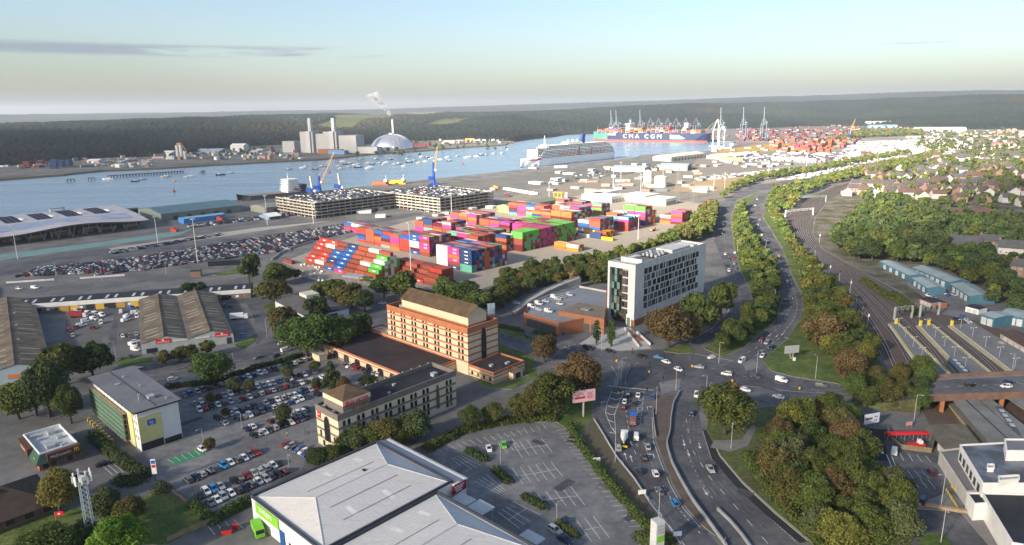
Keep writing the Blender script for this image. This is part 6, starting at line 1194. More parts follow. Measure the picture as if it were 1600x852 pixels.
hs=[(1387,279),(1407,281),(1425,278),(1440,277),(1453,279),(1362,292),(1397,293),(1420,297),(1440,292),(1455,300),(1480,284),(1492,304),(1512,278),(1530,288),(1550,295),(1567,298),(1582,275),(1594,291),(1510,250),(1557,253),(1477,260),(1595,255),(1562,245),(1390,303),(1337,300),(1322,305),(1350,304),(1375,300),(1410,304),(1472,300),(1505,292),(1520,303),(1540,305),(1580,304),(1600,305),(1435,268),(1460,266),(1495,268),(1540,266),(1575,264),(1530,243),(1590,243),(1480,246),(1455,252),(1600,277),(1345,292),(1465,310),(1500,315),(1535,318),(1572,316),(1600,322),(1440,312)]
rh=random.Random(9)
hs+=[(rh.uniform(1350,1610),rh.uniform(240,308))for _ in range(75)]
for i,(x,y)in enumerate(sorted(hs,key=lambda q:(-q[1]//8,q[0]))):
 wc=rh.choice(['white','brick','brick','cream','pale grey','brick','white']);rc_=rh.choice(['slate','slate','brown','brown','brown','slate','slate','red']);w=rh.choice([12,15,20,27]);rz=RAD(rh.choice([-12,-12,78,-20,70]));me3=house_mesh(w,11,6.0,10.4,wc,rc_)
 t=thing('house',f'{wc} house with {rc_} roof, {ordw(i)} from the front among the hillside homes','house',P(x,y),rz,'hillside houses');[place(n,m_,t)for n,m_ in zip(('wall','roof','chimney'),me3)]
 for k in range(int(w/4)):
  for z in(1,3.4):place('window',win_n,t,(-w/2+2+k*4,-5.5,z),0,(1.4,1,1.3))
 place('window',win_n,t,(w/2,0,3.3),RAD(90),(1.2,1,1.3))
KEEP=[]
def bighouse(label,px,w,d,hw,hr,wc,rc,rz=-.3,cat='house'):
 KEEP.append(P(*px));t=thing('large_house',label,cat,P(*px),rz);me3=house_mesh(w,d,hw,hr,wc,rc);[place(n,m_,t)for n,m_ in zip(('wall','roof','chimney'),me3)]
 for k in range(int(w/3.5)):
  for z in np.arange(1,hw-1.5,2.8):place('window',win_n,t,(-w/2+2+k*3.5,-d/2,float(z)),0,(1.4,1,1.4))
bighouse('dark slate roofed hall among trees right of the railway',(1500,388),26,16,5,10.5,'brick','slate');bighouse('tall white gabled villa at the right edge',(1578,402),18,12,8,13,'white','slate',-.5);bighouse('second slate roofed villa left of the right edge',(1546,388),16,12,7,11,'brick','slate',-.5);bighouse('dark gabled terrace end at the right edge below the villa',(1600,436),14,11,9,13,'brick','slate',-.9)
bighouse('long brick school with red and slate roofs beyond the woods',(1508,340),44,14,6,10,'brick','red',-.15,'school');bighouse('brick range with slate roof left of the school',(1410,334),34,11,6,8,'brick','slate',-.2,'school')
t=thing('blue_block','low block with light blue roof edge among trees at the right','building',P(1562,424),-.2);mb=MB();mb.box(-14,0,0,14,10,5);mb.build('wall',[M('dark_blue_wall',(.03,.04,.07),.7)],t);mb=MB();mb.box(-14.3,-.3,5,14.3,10.3,5.9);mb.build('roof_edge',[M('sky_blue_edge',(.25,.42,.62),.6)],t)
t=thing('church_tower','pale church spire near the right skyline','church',P(1556,193));mb=MB();mb.cbox(0,0,0,10,10,22);mb.build('tower',[M('church_stone',(.5,.38,.2),.9)],t);mb=MB();mb.tube((0,0,22),(0,0,48),6,.2,n=4);mb.build('spire',[MATS['church_stone']],t)
# ==== vehicles
paintm=M('car_paint',src='obj',rough=.3,var=.04,scale=.5,spec=.5);tyre=M('tyre',(.015,.015,.016),.9,.1);headm=M('headlight',(.7,.7,.68),.2,.05,spec=.6);tailm=M('tail_light',(.35,.01,.01),.3,.05,spec=.5)
CARS={}
def car_parts(kind):
 if kind in CARS:return CARS[kind]
 if kind=='hatchback':L,w,top,roof,c0,c1,r0,r1=4.1,.86,.92,1.48,-1.95,1.05,-1.45,.25
 elif kind=='saloon':L,w,top,roof,c0,c1,r0,r1=4.6,.88,.90,1.43,-1.75,1.05,-1.0,.25
 elif kind=='estate':L,w,top,roof,c0,c1,r0,r1=4.5,.92,1.02,1.66,-2.15,1.1,-1.8,.35
 else:L,w,top,roof,c0,c1,r0,r1=5.0,.98,1.25,2.05,-2.45,1.6,-2.4,.95
 h=L/2;b=MB()
 st=[(-h,.80,.42,top-.12),(-h+.25,.97,.26,top),(-h*.45,1,.22,top+.02),(h*.35,1,.22,top),(h*.8,.95,.24,top-.14),(h,.74,.36,top-.32)]
 b.loft([[(x,-w*f,z0),(x,-w*f*1.0,(z0+z1)/2),(x,-w*f*.93,z1),(x,w*f*.93,z1),(x,w*f,(z0+z1)/2),(x,w*f,z0)]for x,f,z0,z1 in st])
 wr_=w*.74;b.face([(r0,-wr_,roof),(r1,-wr_,roof),(r1,wr_,roof),(r0,wr_,roof)]);b.face([(r0,-wr_,roof-.08),(r1,-wr_,roof-.08),(r1,-wr_,roof),(r0,-wr_,roof)]);b.face([(r0,wr_,roof-.08),(r1,wr_,roof-.08),(r1,wr_,roof),(r0,wr_,roof)])
 for s_ in(-1,1):
  for xa,xb in((c0,r0),(c1,r1),((c0+c1)/2-.25,(r0+r1)/2)):b.tube((xa,s_*w*.9,top-.02),(xb,s_*wr_,roof-.03),.055,n=4)
 if kind=='van':
  for s_ in(-1,1):b.face([(-2.45,s_*w*.94,top-.1),(.2,s_*w*.94,top-.1),(.2,s_*(wr_+.06),roof-.02),(-2.42,s_*(wr_+.06),roof-.02)])
  b.face([(-2.46,-w*.9,top-.1),(-2.46,w*.9,top-.1),(-2.44,wr_,roof),(-2.44,-wr_,roof)])
 g=MB();lo=[(c0,-w*.9,top-.03),(c1,-w*.9,top-.03),(c1,w*.9,top-.03),(c0,w*.9,top-.03)];hi=[(r0,-wr_,roof-.03),(r1,-wr_,roof-.03),(r1,wr_,roof-.03),(r0,wr_,roof-.03)]
 for i in range(4):j=(i+1)%4;g.face([lo[i],lo[j],hi[j],hi[i]])
 wh_=MB();wh_.tube((0,-.11,0),(0,.11,0),.33,n=10);wh_.tube((0,.11,0),(0,-.11,0),.33,n=10);wh_.tube((0,-.12,0),(0,.12,0),.18,n=8,mat=1);wh_.tube((0,.12,0),(0,-.12,0),.18,n=8,mat=1)
 hl=MB();hl.box(-.06,-.2,-.07,.06,.2,.07)
 d=dict(body=b.mesh('body',[paintm]),windows=g.mesh('windows',[glass]),wheel=wh_.mesh('wheel',[tyre,steel]),headlight=hl.mesh('headlight',[headm]),tail_light=hl.mesh('tail_light',[tailm]),L=L,w=w,top=top)
 a=MB();
 for src,m_ in((b,0),(g,1)):
  n=len(a.v);a.v+=src.v;a.f+=[tuple(i+n for i in f)for f in src.f];a.m+=[m_]*len(src.f)
 for x in(-h*.62,h*.62):
  for y in(-w+.06,w-.06):a.tube((x,y-.11,.33),(x,y+.11,.33),.33,n=8,mat=2);a.tube((x,y+.11,.33),(x,y-.11,.33),.33,n=8,mat=2)
 for y in(-.62,.62):a.box(h-.1,y-.2,top-.42,h-.0,y+.2,top-.28,3);a.box(-h-.02,y-.18,top-.36,-h+.1,y+.18,top-.2,4)
 d['all']=a.mesh('car',[paintm,glass,tyre,headm,tailm]);CARS[kind]=d;return d
NAMEK={'hatchback':'hatchback','saloon':'saloon car','estate':'sport utility car','van':'van'}
def car(label,pos,rz,col,kind='hatchback',detail=False,group=None,name=None):
 d=car_parts(kind);c=LIN[col]if isinstance(col,str)else col;cat='van' if kind=='van' else 'car';name=name or('parked_'+cat if group else cat)
 if not detail:
  o=place(name,d['all'],None,pos,rz,None,c);return tag(o,label,cat,group)
 t=thing(name,label,cat,pos,rz,group);place('body',d['body'],t,None,0,None,c);place('windows',d['windows'],t);h=d['L']/2
 for x in(-h*.62,h*.62):
  for y in(-d['w']+.06,d['w']-.06):place('wheel',d['wheel'],t,(x,y,.33))
 for y in(-.6,.6):place('headlight',d['headlight'],t,(h-.05,y,d['top']-.36));place('tail_light',d['tail_light'],t,(-h+.02,y,d['top']-.28))
 return t
def head(px,dpx,z=0):
 a,b_=P(*px,z),P(px[0]+dpx[0],px[1]+dpx[1],z);return math.atan2(b_.y-a.y,b_.x-a.x)
RZ=.025
ROADCARS=[((825,527),(8,3),'dark blue','hatchback','dark blue hatchback on the road left of the junction'),((888,545),(-8,-3),'silver','hatchback','silver hatchback in front of the brick podium'),((919,546),(8,2),'black','van','black van on the road before the podium'),((953,551),(8,2),'black','estate','black car just behind the tower forecourt crossing'),((1002,559),(8,1),'black','estate','long black car entering the junction'),((1029,560),(8,1),'bright blue','saloon','pale blue car in the middle of the junction'),((1041,567),(8,3),'white','saloon','white car crossing the junction, left of three'),((1060,579),(8,3),'white','hatchback','white car crossing the junction, nearest the camera of three'),((1092,575),(-8,-1),'silver','saloon','silver saloon in the right half of the junction'),((1135,586),(-8,-1),'white','estate','white sport utility car at the right of the junction'),((1159,566),(-6,4),'white','van','white van at the stop line of the right carriageway'),((1191,558),(-4,4),'white','hatchback','white hatchback leaving the right carriageway'),((1180,590),(8,2),'dark grey','estate','dark grey car heading for the bridge'),((1165,611),(8,2),'white','hatchback','white car half hidden by the round tree'),((981,618),(1,-6),'dark blue','saloon','dark blue car at the front of the left queue'),((997,619),(1,-6),'white','saloon','white car at the front of the middle queue'),((1019,622),(-1,-6),'blue','estate','blue car first in the right turn lane'),((976,629),(1,-6),'white','hatchback','white car second in the left queue'),((991,632),(1,-6),'dark grey','saloon','dark grey car second in the middle queue'),((974,638),(1,-6),'maroon','hatchback','maroon car third in the left queue'),((994,685),(0,-6),'white','van','white van beside the mixer lorry'),((1006,718),(-3,-7),'black','hatchback','black hatchback behind the queue'),((998,739),(-3,-7),'dark grey','hatchback','dark hatchback following the black one'),((1054,788),(-4,-7),'bright blue','hatchback','bright blue hatchback nearest the camera on the approach road'),((1088,619),(-1,6),'white','estate','white car leaving the junction towards the camera'),((1080,648),(0,6),'dark blue','saloon','navy car following the wall towards the camera'),((1190,532),(-5,5),'red','saloon','red car queuing on the right carriageway'),((1198,537),(-5,5),'silver','estate','silver car beside the red one'),((1205,545),(-5,5),'black','estate','black car nearest the kerb on the right carriageway'),((1221,596),(8,2),'white','van','white people carrier before the bridge approach'),((1283,604),(8,1),'grey','estate','grey car near the lamp post on the bridge approach'),((1305,621),(-8,-1),'dark blue','saloon','navy saloon coming off the bridge approach'),((1216,622),(-8,-2),'white','saloon','white and blue saloon below the bridge approach lanes'),((1227,471),(2,-7),'dark blue','hatchback','navy hatchback on the bend of the right carriageway'),((1230,441),(-2,-5),'white','hatchback','white hatchback further up the right carriageway'),((1221,422),(-2,-5),'dark blue','saloon','dark blue saloon beyond the white hatchback'),((1217,401),(-2,-4),'yellow','hatchback','yellow car far up the right carriageway'),((1212,391),(-2,-4),'dark blue','estate','dark car beyond the yellow one'),((270,594),(7,-1.5),'white','hatchback','white hatchback alone on the avenue at left'),((440,538),(7,-2),'white','saloon','white saloon on the avenue by the big tree'),((447,549),(7,-2),'white','van','white van on the avenue by the big tree'),((431,558),(-7,2),'dark blue','hatchback','dark hatchback on the avenue left of the van'),((404,560),(-7,2),'grey','saloon','grey saloon on the avenue'),((598,475),(6,0),'white','saloon','white saloon behind the striped hotel, left'),((698,473),(6,1),'white','saloon','white saloon behind the striped hotel, right'),((807,475),(6,1),'white','estate','white car by the hedge beyond the podium ramp'),((891,519),(6,1.5),'red','saloon','red saloon parked against the podium doors'),((879,523),(6,1.5),'blue','saloon','blue saloon parked beside the red one'),((785,480),(6,1.5),'maroon','saloon','maroon saloon right of the striped hotel')]
ROADCARS+=[((966,702),(-2,-7),'silver','estate','silver car close behind the mixer lorry'),((1024,742),(-3,-7),'white','hatchback','white hatchback in the right lane of the approach road'),((1030,770),(-4,-7),'grey','saloon','grey saloon behind the dark hatchbacks'),((1012,700),(-2,-7),'silver','saloon','silver saloon ahead of the black hatchback'),((1110,735),(4,6),'silver','saloon','silver saloon leaving along the right hand approach road'),((1150,605),(8,2),'red','hatchback','red hatchback below the traffic island'),((1112,560),(-7,2),'white','saloon','white saloon at the tip of the wooded strip')]
for px,d,c,k,lab in ROADCARS:car(lab,P(*px,RZ),head(px,d),c,k,True)
for px,d,c,k,lab in[((1517,603),(8,-.3),'black','estate','black car on the bridge'),((1577,599),(8,-.3),'dark blue','saloon','dark blue car on the bridge'),((1572,605.5),(-8,.3),'white','hatchback','white hatchback on the bridge')]:car(lab,P(*px,BZ+.03),head(px,d,BZ),c,k,True)
q=[(1133,398),(1138,406),(1146,404),(1136,416),(1147,413),(1139,424),(1149,421),(1148,396)]
for i,(x,y)in enumerate(q):c=['white','dark blue','red','black','silver','white','grey','white'][i];car(f'{c} car, {ordw(i)} in the distant queue on the left carriageway',P(x,y,RZ),head((x,y),(1,6)),c,['saloon','hatchback','estate'][i%3],False,'distant queue of cars')
for i,(x,y,c)in enumerate([(1176,348,'white'),(1184,352,'silver'),(1172,330,'dark blue'),(1180,322,'white'),(1187,344,'silver'),(1183,312,'white'),(1130,352,'white'),(1128,366,'silver'),(1190,368,'white'),(1200,376,'grey'),(1170,322,'silver'),(1178,338,'dark grey')]):car(f'{c} car, {ordw(i)} among those far along the carriageways',P(x,y,RZ),head((x,y),(2,6)),c,'saloon',False,'far cars on the carriageways')
for px,d,c,k,lab in[((764,703),(2,6),'white','saloon','white car parked in the retail car park'),((787,698),(2,6),'green','hatchback','lime green car parked in the retail car park'),((897,691),(8,1),'black','estate','black car parked at the right edge of the retail car park'),((867,831),(7,4),'silver','estate','silver car near the bottom of the retail car park'),((884,821),(4,6),'dark blue','hatchback','dark blue hatchback beside the silver car'),((882,846),(7,4),'dark blue','saloon','dark saloon at the bottom edge of the retail car park'),((1397,708),(1,-7),'white','van','white van in the station car park'),((1455,740),(-4,-6),'maroon','hatchback','crimson hatchback in the station car park'),((1441,785),(2,-7),'dark blue','van','teal van by the timber planter'),((162,727),(9,-3),'black','saloon','black car outside the burger restaurant'),((316,704),(7,4),'white','hatchback','white car beside the green bays')]:car(lab,P(*px,RZ),head(px,d),c,k,True)
ROWS=[('back',(284,621),(487,561),24,1),('second',(300,633),(503,580),24,1),('third',(306,644),(508,590),22,-1),('fourth',(335,656),(505,604),19,1),('fifth',(347,664),(500,616),17,-1),('sixth',(382,673),(484,640),12,1),('seventh',(392,684),(482,652),11,-1),('front left',(289,755),(406,707),11,1),('lower front',(306,778),(440,724),13,1),('lowest',(322,790),(450,736),12,-1),('hotel wall',(538,571),(612,591),11,1),('corner',(446,694),(484,713),6,1)]
wcol=['white']*9+['silver']*6+['black']*5+['dark blue']*4+['grey']*3+['dark grey']*4+['blue']*2+['red']*2+['maroon','bright blue']
rp=random.Random(21)
for rn,a,b_,n,sgn in ROWS:
 A_,B_=P(*a,RZ),P(*b_,RZ);d=B_-A_;rz0=math.atan2(d.y,d.x)+sgn*math.pi/2
 for i in range(n):
  if rp.random()<.06:continue
  c=rp.choice(wcol);k=rp.choice(['hatchback','hatchback','saloon','estate','estate']);p=A_.lerp(B_,(i+.5)/n);car(f'{c} {NAMEK[k]}, {ordw(i)} from left, {rn} row, hotel car park',p+Vector((rp.uniform(-.25,.25),rp.uniform(-.25,.25),0)),rz0+rp.choice([0,math.pi])+rp.uniform(-.03,.03),c,k,False,'cars in the hotel car park')
for i,(x,y,dx,dy,c,k)in enumerate([(122,487,6,1,'silver','van'),(138,491,6,1,'white','van'),(150,492,6,1,'white','van'),(160,494,5,2,'white','van'),(135,503,5,-1,'white','van'),(147,500,6,1,'white','van'),(158,506,1,6,'white','van'),(128,510,5,-1,'white','van'),(146,514,5,1,'maroon','hatchback'),(120,513,5,1,'maroon','hatchback'),(114,526,1,6,'silver','hatchback'),(109,517,5,1,'red','hatchback'),(189,489,1,-6,'white','van'),(206,483,6,1,'blue','van'),(212,490,6,-1,'white','van'),(198,496,5,-3,'white','van'),(214,496,1,5,'white','van'),(196,502,5,-2,'white','van'),(190,524,1,-5,'maroon','hatchback'),(192,527,2,5,'white','hatchback'),(203,526,2,5,'grey','hatchback'),(213,524,2,5,'silver','hatchback'),(213,529,6,0,'dark blue','hatchback'),(212,535,6,-1,'white','hatchback'),(208,541,6,1,'white','van'),(212,548,6,1,'white','van'),(165,474,2,5,'black','van'),(200,469,6,1,'white','van'),(137,476,6,1,'dark blue','hatchback'),(216,467,2,5,'black','van'),(351,479,2,4,'dark blue','hatchback'),(360,480,2,4,'black','hatchback'),(386,456,2,5,'white','van'),(379,526,3,5,'bright blue','hatchback'),(205,559,2,5,'dark blue','hatchback'),(185,563,2,5,'grey','hatchback'),(55,451,6,0,'white','van'),(30,452,6,0,'white','hatchback')]):
 car(f'{c} {NAMEK[k]}, {ordw(i)} among the vehicles in the trade yards',P(x,y,RZ),head((x,y),(dx,dy)),c,k,False,'vehicles in the trade yards')
for i,(x,y)in enumerate([(1324,478),(1328,484),(1331,490),(1335,496),(1339,502),(1343,508),(1347,513),(1352,525),(1356,531)]):car(f'blue car, {ordw(i)} from the far end of the lineside row',P(x,y,RZ),head((x,y),(5,1)),['blue','dark blue','bright blue','white'][i%4],'hatchback',False,'cars parked beside the railway')
for i,(x,y,c)in enumerate([(1450,463,'white'),(1458,466,'silver'),(1475,460,'white'),(1482,464,'blue'),(1490,462,'silver'),(1495,500,'dark blue'),(1512,503,'silver'),(1518,508,'white'),(1566,540,'silver'),(1505,496,'blue')]):car(f'{c} car, {ordw(i)} in the lineside unit yard',P(x,y,RZ),head((x,y),(5,2)),c,'hatchback',False,'cars in the lineside unit yard')
hv=M('hi_vis_panel',(.62,.66,.10),.5,.05);bluep=M('blue_panel',(.02,.08,.4),.5,.05)
for i,(x,y,dx,dy,k)in enumerate([(831,481,6,1.5,'van'),(842,476,6,1.5,'van'),(853,472,6,1,'hatchback'),(867,466,6,1,'van'),(872,469,6,1,'hatchback'),(880,466,5,-1,'hatchback'),(890,462,6,2,'estate'),(857,488,6,1,'van'),(842,485,6,1.5,'hatchback'),(875,476,6,1,'hatchback')]):
 o=car(f'white and yellow patrol {"van" if k == "van" else "car"}, {ordw(i)} on the podium roof deck',P(x,y,6.02),head((x,y),(dx,dy),6),'white',k,True,'patrol vehicles on the roof deck','patrol_vehicle');dd=car_parts(k)
 for s_ in(-1,1):mb=MB();mb.box(-1.4,s_*(dd['w']+.01)-.01,.5,1.2,s_*(dd['w']+.01)+.01,.82);mb.build('side_stripe',[hv if i%2 else bluep],o)
 mb=MB();mb.box(-.2,-.5,0,.1,.5,.14);mb.build('light_bar',[bluep],o,(0,0,{'van':2.05,'estate':1.66}.get(k,1.48)))
def lorry(name,label,px,dpx,L,cabc,boxc,h=3.6,tarp=None,kind='box'):
 t=thing(name,label,'lorry',P(*px,RZ),head(px,dpx));cm=M('cab_'+name+str(px[0]),cabc,.4,.05);mb=MB();prof=[(0,.5),(2.1,.5),(2.15,1.6),(1.9,2.9),(0,2.95)]
 mb.loft([[(L/2-2.2+x,y,z)for x,z in prof]for y in(-1.2,1.2)]);c=mb.build('cab',[cm],t);mb=MB();mb.face([(L/2-.04,-1.1,1.7),(L/2-.04,1.1,1.7),(L/2-.24,1.05,2.75),(L/2-.24,-1.05,2.75)]);mb.build('windscreen',[glass],c)
 mb=MB();mb.box(-L/2,-.5,.6,L/2-1,.5,1.0);mb.build('chassis',[dark],t)
 for x in(-L/2+1.2,-L/2+2.5,L/2-1.4):
  for y in(-1.0,1.0):mb=MB();mb.tube((x,y-.16,.5),(x,y+.16,.5),.5,n=10);mb.tube((x,y+.16,.5),(x,y-.16,.5),.5,n=10);mb.build('wheel',[tyre],t)
 bm=M('load_'+name+str(px[0]),boxc,.6,.08)
 if kind=='box':mb=MB();mb.box(-L/2,-1.25,1.0,L/2-2.4,1.25,h);mb.build('cargo_box',[bm],t)
 elif kind=='mixer':
  mb=MB();ph=[(math.cos(a_),math.sin(a_))for a_ in[i*math.pi/6 for i in range(12)]];mb.loft([[(x,r_*y,2.35+zc+r_*z)for y,z in ph]for x,r_,zc in((L/2-2.6,.5,-.2),(L/2-3.2,1.1,-.1),(.2,1.3,.1),(-L/2+1.6,.8,.5),(-L/2+.7,.55,.7))]);mb.build('mixer_drum',[bm],t);mb=MB();mb.tube((-L/2+.8,0,3.4),(-L/2-.3,0,2.2),.35,.25,n=6);mb.box(-L/2-.1,-1.2,.6,-L/2,1.2,1.3,1);mb.build('chute',[steel,M('amber_chevron',(.75,.45,.02),.5)],t)
 else:mb=MB();mb.box(-L/2,-1.25,1.0,L/2-2.4,1.25,1.3);mb.box(-L/2+.4,-1,1.3,L/2-3.2,1,2.1);mb.build('flatbed',[bm],t)
 return t
lorry('mixer_lorry','white cement mixer lorry queuing on the approach road',(975,692),(0.5,-7),9,(.72,.72,.7),(.72,.72,.7),kind='mixer');lorry('flatbed_lorry','blue cabbed flatbed lorry ahead of the mixer',(989,660),(.3,-7),8.5,(.02,.10,.42),(.25,.12,.1),kind='flat');lorry('box_lorry','white box lorry right of the trade unit',(374,499),(7,-.6),9.5,(.7,.7,.7),(.68,.68,.67));lorry('box_lorry','crimson trailer lorry in the left trade yard',(124,496),(7,0),10,(.5,.5,.5),(.25,.02,.03));lorry('box_van','lime green delivery van beside the retail warehouse',(404,834),(3,7),6.4,(.20,.5,.04),(.20,.52,.05),2.9);lorry('yard_lorry','orange and grey yard tractor on the sunlit container yard',(1020,361),(6,-2),8,(.5,.12,.04),(.3,.28,.25),kind='flat')
# ==== trees
lm=bpy.data.materials.new('leaves');lm.use_nodes=True;tt=lm.node_tree;bs=tt.nodes['Principled BSDF'];bs.inputs['Roughness'].default_value=.75;bs.inputs['Specular IOR Level'].default_value=.12
oi=N(tt,'ShaderNodeObjectInfo');vc=N(tt,'ShaderNodeVertexColor',layer_name='Col');ml=N(tt,'ShaderNodeVectorMath',operation='MULTIPLY');tt.links.new(oi.outputs['Color'],ml.inputs[0]);tt.links.new(vc.outputs[0],ml.inputs[1]);tt.links.new(ml.outputs[0],bs.inputs['Base Color'])
tr=N(tt,'ShaderNodeBsdfTranslucent');tt.links.new(ml.outputs[0],tr.inputs[0]);mx_=N(tt,'ShaderNodeMixShader');mx_.inputs[0].default_value=.3;tt.links.new(bs.outputs[0],mx_.inputs[1]);tt.links.new(tr.outputs[0],mx_.inputs[2]);tt.links.new(mx_.outputs[0],tt.nodes['Material Output'].inputs[0])
bark=M('bark',(.07,.055,.04),.95,.2,1)
def leaf_quads(pos,nrm,size,rs,tone):
 n=len(pos);a=rs.normal(size=(n,3));u_=np.cross(nrm,a);u_/=np.linalg.norm(u_,axis=1,keepdims=True)+1e-9;w_=np.cross(nrm,u_);s=(size*rs.uniform(.6,1.35,n))[:,None]/2
 v=np.stack([pos-u_*s-w_*s*.8,pos+u_*s*1.1-w_*s*.5,pos+u_*s*.8+w_*s,pos-u_*s*.7+w_*s*.9],1).reshape(-1,3);return v,np.repeat(tone,4,0)
def leaf_mesh(name,v,tone,mat):
 n=len(v)//4;me=bpy.data.meshes.new(name);me.vertices.add(len(v));me.vertices.foreach_set('co',v.astype(np.float32).reshape(-1));me.loops.add(4*n);me.loops.foreach_set('vertex_index',np.arange(4*n,dtype=np.int32));me.polygons.add(n);me.polygons.foreach_set('loop_start',np.arange(0,4*n,4,dtype=np.int32));me.update(calc_edges=True)
 ca=me.color_attributes.new('Col','FLOAT_COLOR','POINT');t_=tone if tone.ndim==2 else np.stack([tone]*3,1);ca.data.foreach_set('color',np.concatenate([t_,np.ones((len(t_),1))],1).astype(np.float32).reshape(-1));me.materials.append(mat);return me
def crown(seed,n=3400,lumps=26,size=.55,shape='round'):
 rs=np.random.RandomState(seed);P_,N_,T_=[],[],[]
 for k in range(lumps):
  d=rs.normal(size=3);d/=np.linalg.norm(d);rr_=rs.uniform(.45,.8);c=d*rr_*np.array([4,4,3.6]);r_=rs.uniform(.6,1.6)*(1.25 if k<8 else 1);rr_*=1.08
  if shape=='cone':z=rs.uniform(-3.6,3.6);c=np.array([d[0],d[1],0])*(2.6*(1-(z+3.6)/7.6))+np.array([0,0,z]);r_=.5+1.0*(1-(z+3.6)/7.6)
  elif shape=='column':z=rs.uniform(-4.2,4.2);c=np.array([d[0]*.8,d[1]*.8,z]);r_=1.0-abs(z)*.1
  else:c[2]=c[2]*.92-.1
  m=max(30,int(n/lumps*(r_/1.3)**1.6));q=rs.normal(size=(m,3));q/=np.linalg.norm(q,axis=1,keepdims=True);q[:,2]=np.where(q[:,2]<-.45,-q[:,2],q[:,2]);p=c+q*r_*rs.uniform(.72,1.12,(m,1));nn=q+rs.normal(size=(m,3))*.55;nn/=np.linalg.norm(nn,axis=1,keepdims=True)
  P_.append(p);N_.append(nn);T_.append(np.full(m,rs.uniform(.78,1.22))*rs.uniform(.75,1.25,m))
 p,nn,tn=np.concatenate(P_),np.concatenate(N_),np.concatenate(T_);p[:,2]=p[:,2]*1.12+5.2;p[:,2]=np.maximum(p[:,2],.5+rs.rand(len(p)))
 hue=rs.uniform(-.1,.14,len(p));tone=np.stack([tn*(1+hue),tn,tn*(1-hue)],1);return leaf_quads(p,nn,size,rs,tone)
def trunk_mesh(seed):
 r=random.Random(seed);mb=MB();mb.tube((0,0,0),(.1,.05,2.2),.34,.26,n=7,cap=False);mb.tube((.1,.05,2.2),(.05,0,5.4),.26,.12,n=6,cap=False)
 for k in range(6):a_=k*1.05+r.random();z=2+k*.5;mb.tube((.1,.05,z),(2.3*math.cos(a_),2.3*math.sin(a_),z+2+r.random()*1.5),.14,.04,n=5,cap=False)
 return mb.mesh('trunk',[bark])
CROWN=[leaf_mesh('crown',*crown(s,4200,30,.52),lm)for s in range(8)];BIGC=[leaf_mesh('crown',*crown(50+s,13000,70,.30),lm)for s in range(6)]
CONE=leaf_mesh('crown',*crown(90,3000,34,.45,'cone'),lm);COLM=leaf_mesh('crown',*crown(91,2600,26,.4,'column'),lm);TRK=[trunk_mesh(s)for s in range(4)]
SHR=[leaf_mesh('foliage',*crown(70+s,1500,14,.8),lm)for s in range(3)]
TC={'olive':(.066,.082,.022),'mid green':(.056,.082,.024),'dark green':(.040,.058,.022),'russet':(.098,.070,.032),'yellow green':(.076,.098,.026),'bronze':(.080,.078,.026),'grey green':(.065,.080,.034),'bright green':(.075,.135,.018),'golden':(.105,.106,.026)}
TC={k:tuple(q*1.5 for q in v)for k,v in TC.items()}
TREES=[]
def tree_px(x,top,base,w,col,label,group=None,shape=None):
 s=mpp(x,base);dep=math.atan2(CH,P(x,base).y);TREES.append((P(x,base),(base-top)*s/math.cos(dep)*.98,w*s*1.08,col,label,group,shape))
